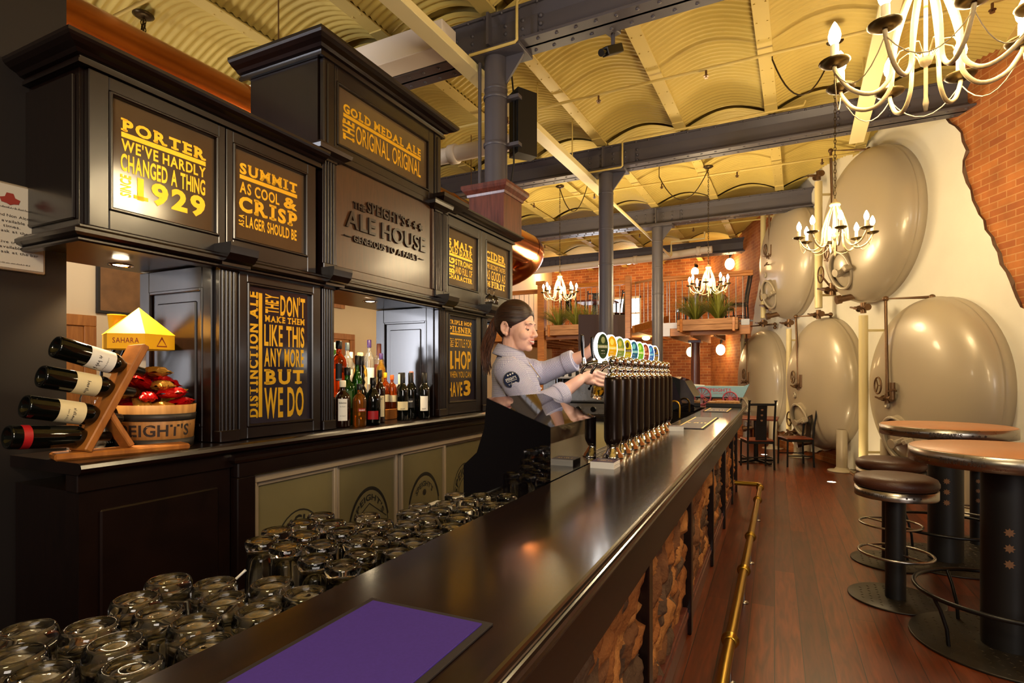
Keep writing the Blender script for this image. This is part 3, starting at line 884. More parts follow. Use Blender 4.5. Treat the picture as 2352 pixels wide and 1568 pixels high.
for s, z, a, b in (('Food and Non Alcoholic', .105, .03, .2), ('drinks available at all', .125, .03, .2), ('times.', .143, .09, .14), ('Please ask at the bar', .161, .03, .195), ('Alternative transport is', .2, .02, .2), ('available.', .218, .08, .15), ('Please ask at the bar', .236, .03, .195)):
    text(m, s, n0 + a, n0 + b, nz1 - z - .01, nz1 - z, f_, 'r')
m.build('lettering', None, pg, fix=False)

def unit(name, label, u0, u1, z):
    return thing(name, label, 'cabinet', M=CAB @ T((u0 + u1) / 2, .25, z))

def carcass(parent, u0, u1, z0, z1, d=.53, front=.03, soffit=None):
    m = MB(CAB)
    m.box(u0, u0 + .03, front, d, z0, z1); m.box(u1 - .03, u1, front, d, z0, z1)
    m.box(u0 + .03, u1 - .03, front, d, z1 - .03, z1); m.box(u0 + .03, u1 - .03, front, d, z0, z0 + .03)
    m.box(u0 + .03, u1 - .03, d - .02, d, z0 + .03, z1 - .03); m.box(u0 + .03, u1 - .03, front, front + .01, z0 + .03, z1 - .03)
    return m

# left hanging cabinet
U = unit('display_cabinet', 'dark wood hanging cabinet with the PORTER sign above the barrel', 1.045, 2.12, 1.87)
m = carcass(U, 1.045, 2.125, 1.89, 2.49)
# recessed side panel on the left return
m.box(1.034, 1.046, .05, .5, 1.96, 2.46, .003)
m.build('body', DK, U)
m = MB(CAB); m.sweep(prof(CORN, 2.555), [(1.035, .6), (1.035, -.0), (2.13, -.0)]); m.box(1.035, 2.125, 0, .53, 2.48, 2.552); m.build('cornice', DK, U)
m = MB(CAB); m.sweep(prof(BASE, 1.868), [(1.045, .5), (1.045, 0), (2.125, 0)]); m.box(1.045, 2.125, 0, .03, 1.868, 1.93); m.build('base_moulding', DK, U)
sign_door(U, 1.06, 1.585, 1.935, 2.478, 1.125, 1.553, 2.005, 2.428,
          [('PORTER', 1.171, 1.503, 2.310, 2.353, 's'), ('|', 1.172, 1.502, 2.286, 2.304, ''), ("WE'VE HARDLY", 1.172, 1.502, 2.238, 2.280, 'b'), ('CHANGED A THING', 1.170, 1.500, 2.165, 2.228, 'b'),
           ('SINCE', 1.168, 1.205, 2.071, 2.150, 'vb'), ('1929', 1.216, 1.500, 2.075, 2.155, 's')])
sign_door(U, 1.59, 2.1, 1.935, 2.478, 1.622, 2.044, 2.008, 2.428,
          [('SUMMIT', 1.664, 1.988, 2.314, 2.360, 's'), ('|', 1.664, 1.988, 2.289, 2.307, ''), ('AS COOL', 1.664, 1.880, 2.228, 2.278, 'b'), ('&', 1.905, 1.988, 2.228, 2.280, 's'),
           ('CRISP', 1.660, 1.988, 2.148, 2.214, 's'), ('AS A', 1.658, 1.686, 2.078, 2.131, 'vb'), ('LAGER SHOULD BE', 1.695, 1.985, 2.081, 2.132, 'b')])
dl = MB(CAB); dl.lathe([(.045, -.004), (.045, .0), (.036, -.006), (.03, .004)], (1.33, .3, 1.872), 20); q = dl.build('downlight_bezel', K['chrome'], U)
dl = MB(CAB); dl.ball((1.33, .3, 1.872), .03, 14, 8, sz=.2); dl.build('downlight_lens', K['downlight'], q)

# tall centre cabinet
U = unit('tall_display_cabinet', 'tall dark wood centre cabinet with carved name panel and gold medal sign', 2.13, 3.25, 1.87)
m = carcass(U, 2.14, 3.25, 1.89, 3.08); m.box(2.16, 3.23, .012, .03, 2.57, 2.65, .003); m.box(2.14, 3.27, -.008, .03, 2.56, 2.60, .004); m.build('body', DK, U)
m = MB(CAB); m.sweep(prof(CORN, 3.16, 1.25), [(2.135, .6), (2.135, -.0), (3.27, -.0), (3.27, .6)]); m.box(2.135, 3.27, 0, .55, 3.07, 3.157); m.build('cornice', DK, U)
m = MB(CAB); m.sweep(prof(BASE, 1.868), [(2.23, 0), (3.21, 0)]); m.box(2.14, 3.25, 0, .03, 1.868, 1.95); m.build('base_moulding', DK, U)
for a, b in ((2.14, 2.235), (3.165, 3.255)):
    m = MB(CAB); pilaster(m, a, b, 1.95, 2.55); m.build('pilaster', DK, U)
    m = MB(CAB); m.sweep([(0, 2.545), (.01, 2.545), (.02, 2.555), (.045, 2.57), (.05, 2.59), (.05, 2.6), (0, 2.6)], [(a - .02, .02), (a - .02, -.012), (b + .02, -.012), (b + .02, .02)]); m.build('capital', DK, U)
    m = MB(CAB); m.box(a + .01, b - .005, -.004, .03, 2.6, 3.07, .006); m.box(a + .03, b - .025, -.012, .0, 2.62, 3.05, .006); m.build('upper_pilaster', DK, U)
sign_door(U, 2.235, 3.165, 2.6, 3.072, 2.25, 3.108, 2.65, 2.99,
          [('GOLD MEDAL ALE', 2.310, 3.031, 2.857, 2.904, 's'), ('|', 2.310, 3.031, 2.830, 2.850, ''), ('THE', 2.307, 2.394, 2.708, 2.821, 'vs'), ('ORIGINAL ORIGINAL', 2.410, 3.031, 2.720, 2.826, 'r')])
m = MB(CAB); m.box(2.25, 3.15, .008, .02, 2.0, 2.56, .002); m.box(2.235, 3.165, -.002, .02, 1.95, 2.0, .004); m.box(3.142, 3.16, -.006, .02, 2.0, 2.56, .004)
carved = wood('carved_brown_name_board', (58, 36, 20), (74, 46, 26), .32, (14, 1, 1.5), 5, .15, .03)
cp = m.build('name_panel', carved, U)
m = MB(CAB); f_ = fn_at(.004)
letter_dark = mat('dark_raised_letter_wood', (34, 20, 12), .3)
m.use(letter_dark)
text(m, 'THE', 2.378, 2.474, 2.346, 2.385, f_, '3', d=.012); text(m, "SPEIGHT'S", 2.491, 2.846, 2.353, 2.417, f_, '3', d=.012)
text(m, 'ALE HOUSE', 2.317, 3.068, 2.232, 2.328, f_, '3', d=.014); text(m, 'GENEROUS TO A FAULT', 2.378, 2.985, 2.160, 2.198, f_, '3', d=.012)
for k in range(3):
    m.prism([(2.885 + k * .062 + p[0], 2.385 - p[1]) for p in star(6, .026, .013)], -.004, .008, 'y')
for a, b in ((2.305, 2.36), (3.0, 3.05)): m.box(a, b, -.004, .008, 2.178, 2.183)
m.build('lettering', None, cp)
dl = MB(CAB); dl.lathe([(.045, -.004), (.045, .0), (.036, -.006), (.03, .004)], (2.68, .14, 1.872), 20); q = dl.build('downlight_bezel', K['chrome'], U)
dl = MB(CAB); dl.ball((2.68, .14, 1.872), .03, 14, 8, sz=.2); dl.build('downlight_lens', K['downlight'], q)

# right hanging cabinet
U = unit('display_cabinet', 'dark wood hanging cabinet with the CIDER sign behind the barmaid', 3.255, 4.4, 1.87)
m = carcass(U, 3.258, 4.4, 1.89, 2.57); m.build('body', DK, U)
m = MB(CAB); m.sweep(prof(CORN, 2.635), [(3.29, -.0), (4.41, -.0), (4.41, .6)]); m.box(3.29, 4.4, 0, .53, 2.56, 2.63); m.build('cornice', DK, U)
m = MB(CAB); m.sweep(prof(BASE, 1.868), [(3.255, 0), (4.4, 0), (4.4, .5)]); m.box(3.255, 4.4, 0, .03, 1.868, 1.96); m.build('base_moulding', DK, U)
m = MB(CAB); pilaster(m, 3.262, 3.325, 1.95, 2.56); m.build('pilaster', DK, U)
m = MB(CAB); m.sweep([(0, 2.575), (.01, 2.575), (.03, 2.59), (.06, 2.61), (.075, 2.63), (.075, 2.655), (0, 2.655)], [(3.24, .02), (3.24, -.012), (3.42, -.012), (3.42, .02)]); m.build('capital', DK, U)
sign_door(U, 3.33, 3.83, 1.96, 2.555, 3.345, 3.785, 2.055, 2.485,
          [('5 MALT', 3.370, 3.708, 2.349, 2.402, 's'), ('OLD DARK', 3.370, 3.708, 2.302, 2.344, 's'), ('|', 3.370, 3.708, 2.279, 2.296, ''), ('BIG', 3.367, 3.449, 2.151, 2.265, 'vs'),
           ('STRONG', 3.462, 3.708, 2.225, 2.268, 'b'), ('AND FULL OF', 3.462, 3.708, 2.161, 2.215, 'r'), ('CHARACTER', 3.367, 3.708, 2.115, 2.149, 's')])
sign_door(U, 3.835, 4.39, 1.96, 2.555, 3.905, 4.345, 2.062, 2.5,
          [('CIDER', 3.928, 4.271, 2.361, 2.422, 's'), ('|', 3.928, 4.271, 2.336, 2.353, ''), ('THE SECOND TASTES', 3.928, 4.271, 2.283, 2.323, 'r'), ('AS GOOD AS', 3.928, 4.271, 2.195, 2.273, 'r'),
           ('THE', 3.928, 4.0, 2.136, 2.18, 'b'), ('FIRST', 4.02, 4.268, 2.134, 2.183, 's')])
# timber box round the near column on top
t = thing('column_casing', 'mahogany casing round the column on top of the right cabinet', 'casing', (-2.42, 4.42, 2.64))
m = MB(); m.box(-2.6, -2.25, 4.25, 4.6, 2.634, 3.02, .004); m.build('box', K['mahog'], t)
m = MB(); m.sweep([(0, 2.98), (.01, 2.98), (.014, 3.0), (.04, 3.03), (.052, 3.05), (.052, 3.075), (0, 3.075)], [(-2.6, 4.6), (-2.6, 4.25), (-2.25, 4.25), (-2.25, 4.6), (-2.6, 4.6)]); m.box(-2.6, -2.25, 4.25, 4.6, 3.02, 3.07); m.build('cap_moulding', K['mahog'], t)

# lower piers
def pier(label, u0, u1, pil, door, glass, rows, side_u):
    U = thing('pier_cabinet', label, 'cabinet', M=CAB @ T((u0 + u1) / 2, .25, 1.13))
    m = MB(CAB); m.box(u0 + .012, u1 - .012, .03, .53, 1.132, 1.886); m.build('body', DK, U)
    for a, b in pil:
        m = MB(CAB); pilaster(m, a, b, 1.132, 1.884); m.build('pilaster', DK, U)
    for su, sg in ((u0, 1), (u1, -1)):     # framed side panels facing the openings
        m = MB(CAB); x0, x1 = (su, su + .014) if sg > 0 else (su - .014, su)
        for (a, b, c_, d_) in ((.03, .09, 1.132, 1.886), (.46, .53, 1.132, 1.886), (.09, .46, 1.132, 1.2), (.09, .46, 1.79, 1.886)):
            m.box(x0, x1, a, b, c_, d_, .003)
        xx = (su - .004, su + .01) if sg > 0 else (su - .01, su + .004)
        for (a, b, c_, d_) in ((.085, .1, 1.195, 1.795), (.45, .465, 1.195, 1.795), (.1, .45, 1.195, 1.21), (.1, .45, 1.78, 1.795)):
            m.box(xx[0], xx[1], a, b, c_, d_, .003)
        xp = (su + .004, su + .016) if sg > 0 else (su - .016, su - .004)
        m.box(xp[0], xp[1], .14, .41, 1.25, 1.74, .006)
        m.build('side_panel', DK, U)
    d0, d1 = door; g0, g1, h0, h1 = glass
    sign_door(U, d0, d1, 1.134, 1.882, g0, g1, h0, h1, rows, 'sign_door', K['smoked2'], y=-.002)
    for a, b in pil: corbel(U, a - .02, b + .03, 1.88)
    return U
pier('dark wood pier with the DISTINCTION ALE sign between the openings', 1.54, 2.225, ((1.552, 1.64), (2.138, 2.222)), (1.65, 2.13), (1.692, 2.08, 1.186, 1.832),
     [('DISTINCTION ALE', 1.707, 1.756, 1.223, 1.796, 'vs'), ('|', 1.762, 1.781, 1.225, 1.794, ''), ('THEY', 1.796, 1.872, 1.706, 1.796, 'vb'), ("DON'T", 1.884, 2.037, 1.705, 1.801, 'b'), ('MAKE THEM', 1.796, 2.034, 1.667, 1.695, 's'),
      ('LIKE THIS', 1.792, 2.032, 1.557, 1.657, 'b'), ('ANY MORE', 1.792, 2.028, 1.460, 1.546, 'b'), ('BUT', 1.792, 2.028, 1.377, 1.443, 's'), ('WE DO', 1.792, 2.028, 1.221, 1.363, 'b')], 1.54)
pier('dark wood pier with the TRIPLE HOP PILSNER sign behind the barmaid', 3.205, 3.925, ((3.215, 3.3), (3.83, 3.918)), (3.315, 3.82), (3.352, 3.748, 1.215, 1.855),
     [('TRIPLE HOP', 3.370, 3.695, 1.787, 1.816, 's'), ('PILSNER', 3.370, 3.691, 1.731, 1.771, 's'), ('|', 3.370, 3.687, 1.709, 1.723, ''), ('WHY', 3.370, 3.441, 1.616, 1.688, 'vr'), ('SETTLE FOR', 3.454, 3.691, 1.622, 1.687, 'r'),
      ('1', 3.370, 3.436, 1.466, 1.591, 's'), ('HOP', 3.454, 3.685, 1.465, 1.598, 'b'), ('WHEN YOU CAN', 3.370, 3.685, 1.398, 1.446, 'r'), ('HAVE', 3.370, 3.557, 1.264, 1.368, 'b'), ('3', 3.576, 3.679, 1.268, 1.376, 's')], 3.205)

# back counter, cupboards and fridges below
U = thing('back_counter', 'black back bar counter carrying the bottles and barrel', 'counter', M=CAB @ T(2.7, .2, 0))
m = MB(CAB); m.box(.985, 1.17, -.085, .352, 1.09, 1.13); m.box(1.17, 4.45, -.085, .56, 1.09, 1.13); m.prism([(-.085, 1.13), (-.1, 1.124), (-.105, 1.112), (-.1, 1.1), (-.085, 1.09)], .985, 4.45, 'x'); m.build('worktop', DK, U)
m = MB(CAB); m.box(.99, 4.45, -.07, .0, 1.03, 1.09, .003); m.build('apron', DK, U)
m = MB(CAB); m.box(1.0, 1.56, -.06, .35, .06, 1.03); m.box(1.06, 1.5, -.072, -.06, .16, .96, .006); m.box(1.0, 1.56, -.07, .35, 0, .06); m.build('cupboard', DK, U)
m = MB(CAB); m.box(1.57, 4.45, -.098, .0, .985, 1.05, .005); m.sweep([(0, 1.05), (.012, 1.05), (.02, 1.062), (.02, 1.075), (0, 1.08)], [(1.565, -.06), (1.565, -.09), (4.45, -.09)]); m.box(1.57, 1.66, -.095, .5, 0, .985, .004); m.build('fridge_surround', DK, U)
U = thing('bottle_fridge', 'long glass doored bottle fridge under the back counter', 'fridge', M=CAB @ T(2.7, .2, 0))
m = MB(CAB); m.box(1.68, 4.4, .0, .5, .04, .97); m.build('body', K['blackmatt'], U)
m = MB(CAB); m.box(1.665, 4.4, -.07, .0, .945, .975, .003); m.box(1.665, 1.69, -.07, .0, .04, .945, .003); m.box(1.69, 4.4, -.068, .0, .04, .08, .003); m.box(3.82, 3.845, -.07, 0, .08, .945, .003); m.build('outer_frame', K['alu'], U)
emb = [(1.695, 2.195, 'a'), (2.215, 2.725, 'b'), (2.745, 3.235, 'c'), (3.25, 3.8, 'a')]
for i, (a, b, kd) in enumerate(emb):
    m = MB(CAB); z0, z1 = .085, .94
    y0 = -.05 if i % 2 == 0 else -.035
    m.box(a, a + .018, y0, y0 + .03, z0, z1, .003); m.box(b - .022, b, y0 - .004, y0 + .03, z0, z1, .003); m.box(a, b, y0, y0 + .03, z1 - .016, z1, .003); m.box(a, b, y0, y0 + .03, z0, z0 + .02, .003)
    d = m.build('sliding_door', K['alu'], U)
    m = MB(CAB); m.box(a + .016, b - .02, y0 + .012, y0 + .018, z0 + .018, z1 - .014); m.build('glass_pane', K['fridge_glass'], d)
    m = MB(CAB); yy = y0 + .0105; f_ = fn_at(yy); m.use(K['etch'])
    cu = a + (b - a) * .52; cz = .52; ru, rz_ = .17, .25
    def ring(r0, r1, a0=0, a1=2 * PI, n=40):
        vs = []; 
        for k in range(n + 1):
            t_ = a0 + (a1 - a0) * k / n
            vs += [(cu + ru * r0 * math.cos(t_), yy, cz + rz_ * r0 * math.sin(t_)), (cu + ru * r1 * math.cos(t_), yy, cz + rz_ * r1 * math.sin(t_))]
        m.add(vs, [(2 * k, 2 * k + 2, 2 * k + 3, 2 * k + 1) for k in range(n)])
    def arc_text(s, r, h, a0, a1, st='b'):
        V, F, W = layout(s, st)
        def pf(v):
            t_ = a0 + (a1 - a0) * v[0] / W; rr = r + h * v[1]
            return (cu + ru * rr * math.cos(t_), yy, cz + rz_ * rr * math.sin(t_))
        m.add([pf(v) for v in V], F)
    ring(.97, 1.0)
    if kd == 'a':
        ring(.55, .58); arc_text("SPEIGHT'S", .66, .24, PI * .93, PI * .07)
    elif kd == 'b':
        ring(.985, 1.05, .3, 2.8); text(m, 'OLD', cu - .06, cu + .06, cz + .075, cz + .105, f_, 'b'); text(m, 'DARK', cu - .11, cu + .11, cz - .01, cz + .065, f_, 'b'); arc_text("SPEIGHT'S", .74, .14, PI * .85, PI * .15)
        for sg in (-1, 1): m.add([(cu, yy, cz + .17), (cu + sg * .15, yy, cz + .07), (cu + sg * .15, yy, cz + .064), (cu, yy, cz + .163)], [(0, 1, 2, 3)])
    else:
        ring(.985, 1.06, .3, 2.8); arc_text("SPEIGHT'S", .7, .14, PI * .75, PI * .25); text(m, 'Distinction', cu - .12, cu + .12, cz + .02, cz + .075, f_, 'i' if False else 'r'); text(m, 'Ale', cu - .04, cu + .05, cz - .06, cz - .005, f_, 'r')
        m.add([(cu + .02 * math.cos(t_ * PI / 8), yy, cz + .135 + .02 * math.sin(t_ * PI / 8)) for t_ in range(16)], [tuple(range(16))])
    m.build('door_print', None, d, fix=False)
# things in the room behind, seen through the openings
m = MB(); m.box(-6.99, -6.93, 3.33, 3.45, 0, 1.95, .006); m.box(-6.99, -6.93, 2.2, 2.32, 0, 1.95, .006); m.box(-6.99, -6.93, 2.2, 3.45, 1.95, 2.07, .006); dr = struct('door_1', m, K['doorwood'], 'timber door frame in the room behind the barrel')
m = MB(); m.box(-6.99, -6.95, 2.32, 3.33, 0.01, 1.95, .004); m.build('door_leaf', K['doorwood'], dr)
m = MB(); m.box(-6.99, -6.93, 7.4, 7.52, 0, 2.02, .006); m.box(-6.99, -6.93, 6.2, 6.32, 0, 2.02, .006); m.box(-6.99, -6.93, 6.2, 7.52, 2.02, 2.12, .006); m.box(-6.99, -6.95, 6.5, 7.3, 2.55, 2.95, .004); dr = struct('door_2', m, K['doorwood'], 'timber door frame in the room behind the bottles')
m = MB(); m.box(-6.99, -6.95, 6.32, 7.4, 0.01, 2.02, .004); m.build('door_leaf', K['doorwood'], dr)
t = thing('wall_picture', 'large sepia photograph on the wall of the back room', 'picture', (-6.97, 3.6, 2.2))
m = MB(); m.box(-6.995, -6.96, 3.47, 5.1, 2.11, 3.2, .004); m.build('frame', K['blackmatt'], t)
m = MB(); m.box(-6.962, -6.955, 3.5, 5.07, 2.14, 3.17); m.build('print', K['photo'], t)
lamp('downlight_over_barrel', 'SPOT', CAB @ Vector((1.33, .3, 1.862)), 60, (1.0, .72, .36), .03, (0, 0, 0), 2.0)
lamp('downlight_over_bottles', 'SPOT', CAB @ Vector((2.68, .14, 1.862)), 45, (1.0, .74, .4), .03, (0, 0, 0), 2.0)
lamp('back_room_ceiling_light', 'POINT', (-5.6, 3.2, 2.9), 60, (1.0, .82, .6), .25)
# ------------------------------------------------------------------ the bar (bar frame: x along, y from the customers' edge inwards)
BAR = frame(-0.31, 0, -2.0)
BX0, BX1 = -1.2, 7.36
BZ = 1.05
U = thing('bar_counter', 'long black polished bar counter with schist panels in front', 'bar', M=BAR @ T(2.7, .2, 0))
m = MB(BAR); m.box(BX0, BX1, .03, .385, BZ - .05, BZ)
m.prism([(.03, BZ), (.008, BZ), (.0035, BZ - .0015), (.001, BZ - .005), (.0, BZ - .01), (.001, BZ - .015), (.006, BZ - .018), (.006, BZ - .021), (.001, BZ - .024), (.0, BZ - .03), (.001, BZ - .04), (.006, BZ - .047), (.03, BZ - .05)], BX0, BX1, 'x')
m.prism([(BX1, .0), (BX1 + .02, .01), (BX1 + .03, .04), (BX1 + .03, .385), (BX1, .385)], BZ - .05, BZ, 'z')
m.build('top', K['bartop'], U)
m = MB(BAR); m.box(BX0, BX1, .045, .075, .82, BZ - .05, .003); m.sweep([(0, .985), (.02, .985), (.026, .978), (.02, .966), (.008, .955), (0, .955)], [(BX1, .045), (BX0, .045)][::-1]); m.build('apron', K['apron'], U)
m = MB(BAR); m.box(BX0, BX1, .16, .36, .0, BZ - .05); m.build('core', K['blackmatt'], U)
m = MB(BAR); m.box(BX0, BX1, .12, .17, .0, .1, .004); m.box(BX0, BX1, .112, .135, .1, .125, .006); m.build('plinth', K['mahog'], U)
post_u = [-.2, .93, 2.07, 3.205, 4.41, 5.52, 6.6, 7.32]
for u in post_u:
    m = MB(BAR); m.box(u - .035, u + .035, .1, .165, 0, .755, .005); m.prism([(.1, .755), (.085, .765), (.085, .785), (.06, .82), (.165, .82), (.165, .755)], u - .04, u + .04, 'x')
    m.build('post', DK, U)
for a, b in zip(post_u[:-1], post_u[1:]):
    m = MB(BAR); x0, x1 = a + .035, b - .035
    m.box(x0, x1, .118, .165, .70, .755, .004); m.box(x0, x1, .106, .12, .745, .765, .005); m.build('panel_frame', K['mahog'], U)
    m = MB(BAR); m.box(x0, x1, .118, .165, .11, .15, .004); m.build('bottom_rail', K['mahog'], U)
    # rough stacked schist: each stone a domed facet with deep joints
    m = MB(BAR)
    for k_ in range(4): m.use(K['stone%d' % k_])
    nu, nv = 84, 56
    from mathutils import noise as _ns
    ca, sa = math.cos(.55), math.sin(.55)
    seeds = []
    for i in range(70):
        seeds.append((rnd.uniform(x0 - .1, x1 + .1), rnd.uniform(.08, .8), rnd.random(), rnd.randrange(4), rnd.uniform(-.25, .25), rnd.uniform(-.25, .25)))
    Lx = x1 - x0
    def near(u, z):
        uu = u + .02 * _ns.noise(Vector((u * 9, 0, z * 9))); zz = z + .02 * _ns.noise(Vector((u * 9, 5, z * 9)))
        b1 = b2 = 9; bi = None
        for s_ in seeds:
            du, dz = uu - s_[0], zz - s_[1]
            p, q = (du * ca + dz * sa) / 1.7, (-du * sa + dz * ca) / .75
            d = p * p + q * q
            if d < b1: b2 = b1; b1 = d; bi = s_
            elif d < b2: b2 = d
        return bi, math.sqrt(b2) - math.sqrt(b1), u, z
    hs = []
    for i in range(nu + 1):
        for j in range(nv + 1):
            u = x0 + Lx * i / nu; z = .14 + .58 * j / nv
            bi, e, _u, _z = near(u, z)
            h = min(1, e / .035)
            d = .004 + h * (.014 + .02 * bi[2] + bi[4] * (u - bi[0]) * .9 + bi[5] * (z - bi[1]) * .9) + .008 * _ns.fractal(Vector((u * 22, 0, z * 22)), 1.0, 2.0, 3)
            hs.append(((u, .157 - max(-.0, min(.052, d)), z), bi[3]))
    for i in range(nu):
        pass
    base_ = len(m.v); M_ = m.M
    m.v += [M_ @ Vector(h_[0]) for h_ in hs]
    for i in range(nu):
        for j in range(nv):
            q = i * (nv + 1) + j
            m.f.append([base_ + q, base_ + q + nv + 1, base_ + q + nv + 2, base_ + q + 1]); m.mi.append(hs[q][1]); m.sm.append(True)
    m.build('stone_panel', None, U)

# brass foot rail
U = thing('foot_rail', 'brass foot rail along the floor in front of the bar', 'rail', M=BAR @ T(3, -.14, 0))
m = MB(BAR); pts = [(-1.0, -.118, .2), (1.5, -.12, .2), (3.0, -.126, .2), (4.5, -.148, .2), (6.7, -.168, .2)]
pts = [(-1.0 + 7.72 * k / 20, -.122 - .046 * max(0, (-1.0 + 7.72 * k / 20) - 2.5) / 4.2, .2) for k in range(21)]
m.tube(pts + [(6.76, -.166, .2), (6.79, -.155, .2), (6.8, -.13, .2), (6.8, .1, .2)], .025, 14); m.build('tube', K['brass'], U)
def ry(u): return -.122 - .046 * max(0, u - 2.5) / 4.2
for u in (.5, 1.45, 2.12, 2.75, 3.77, 4.58, 5.95, 6.62):
    m = MB(BAR); m.lathe([(.026, -.03), (.032, -.028), (.034, -.018), (.03, -.012), (.04, 0), (.03, .012), (.034, .018), (.032, .028), (.026, .03)], (u, ry(u), .2), 16, (1, 0, 0)); m.build('collar', K['brass'], U)
for u in (.5, 1.45, 2.75, 3.77, 4.58, 5.95):
    m = MB(BAR); m.cyl((u, ry(u) + .0, .18), (u, ry(u) - .0, .012), .008, n=8); m.lathe([(0, .0), (.028, 0), (.028, .006), (.012, .014), (0, .014)], (u, ry(u), 0), 14); m.build('bracket', K['steel'], U)

# glass shelf behind the bar
U = thing('service_shelf', 'stainless service shelf behind the bar holding upturned glasses', 'shelf', M=BAR @ T(1, .6, .88))
m = MB(BAR); m.box(-.3, 1.78, .386, .85, .86, .885, .004); m.build('shelf_board', K['steel'], U)
m = MB(BAR); m.box(-.3, 1.78, .84, .862, .84, .9, .004); m.build('front_lip', DK, U)
m = MB(BAR); m.box(-.3, 6.4, .40, .8, 0, .855); m.build('cabinet', K['blackmatt'], U)
m = MB(BAR)
for k in range(44):
    u = -.28 + k * .047; m.cyl((u, .4, .888), (u, .84, .888), .003, n=6)
for v in (.45, .62, .8): m.cyl((-.28, v, .884), (1.77, v, .884), .004, n=6)
m.build('wire_grid', K['steel'], U)

# bar runner mats
def bar_mat(label, u0, u1, y0, y1, kind):
    t = thing('bar_mat', label, 'mat', M=BAR @ T((u0 + u1) / 2, (y0 + y1) / 2, BZ), group='printed bar mats on the counter')
    m = MB(BAR); m.box(u0, u1, y0, y1, BZ, BZ + .004, .001); m.build('backing', K['matedge'], t)
    m = MB(BAR); m.box(u0 + .012, u1 - .012, y0 + .012, y1 - .012, BZ + .003, BZ + .0062, .001); s_ = m.build('cloth', K['mat'] if kind == 0 else K['purplepaper'], t)
    m = MB(BAR); zz = BZ + .0066
    if kind == 0:
        m.use(K['paper']); f = lambda u, z, d: (u0 + .05 + z, y1 - .03 - u, zz)
        text(m, "SPEIGHT'S", .02, (y1 - y0) - .08, -.02, .03, lambda u, z, d: (u0 + .12 - z, y0 + .01 + u, zz), 'b')
        m.add([(u0 + .148 + .006 * math.cos(k), y0 + .07 + .006 * math.sin(k), zz) for k in [2 * PI * i / 16 for i in range(16)]], [tuple(range(16))])
    else:
        m.use(K['gold']); m.box(u0 + .02, u1 - .02, y0 + .012, y0 + .022, zz - .001, zz); m.box(u0 + .02, u1 - .02, y1 - .022, y1 - .012, zz - .001, zz)
        scribble(m, -.1, .1, -.04, .04, lambda u, z, d: ((u0 + u1) / 2 - .06 + z, (y0 + y1) / 2 + u * -1.0 * .7, zz))
        m.use(K['redink']); scribble(m, -.1, .1, -.018, .018, lambda u, z, d: ((u0 + u1) / 2 + .12 + z, (y0 + y1) / 2 - u * .7, zz))
    m.build('print', None, s_, fix=False)
    return t
bar_mat('big purple bar mat with black rim at the near end of the bar', .02, .728, .066, .29, 0)
bar_mat('printed dark bar mat just beyond the beer taps', 3.96, 5.05, .12, .32, 1)
bar_mat('printed dark bar mat at the far end under the tray', 5.86, 6.5, .1, .34, 1)
# coaster stacks
def coaster(label, u, y, n=12, rz=0):
    t = thing('coaster_stack', label, 'coasters', M=BAR @ T(u, y, BZ, rz))
    M = WM[t.name]
    m = MB(M)
    for k in range(n): m.box(-.048 + rnd.uniform(-.001, .001), .048, -.048 + rnd.uniform(-.001, .001), .048, k * .0021, k * .0021 + .0018)
    m.build('cards', K['paper'], t)
    m = MB(M); h = n * .0021; m.box(-.046, .046, -.046, .046, h, h + .001); p = m.build('printed_face', K['purplepaper'], t)
    m = MB(M); m.use(K['gold']); scribble(m, -.03, .03, -.012, .004, lambda uu, z, d: (z, -uu, h + .0014)); m.build('print', None, p, fix=False)
coaster('white coaster stack with a purple printed top beside the nearest tap', 2.19, .306)
coaster('small coaster stack at the far end of the tap row', 3.83, .29, 14, .3)
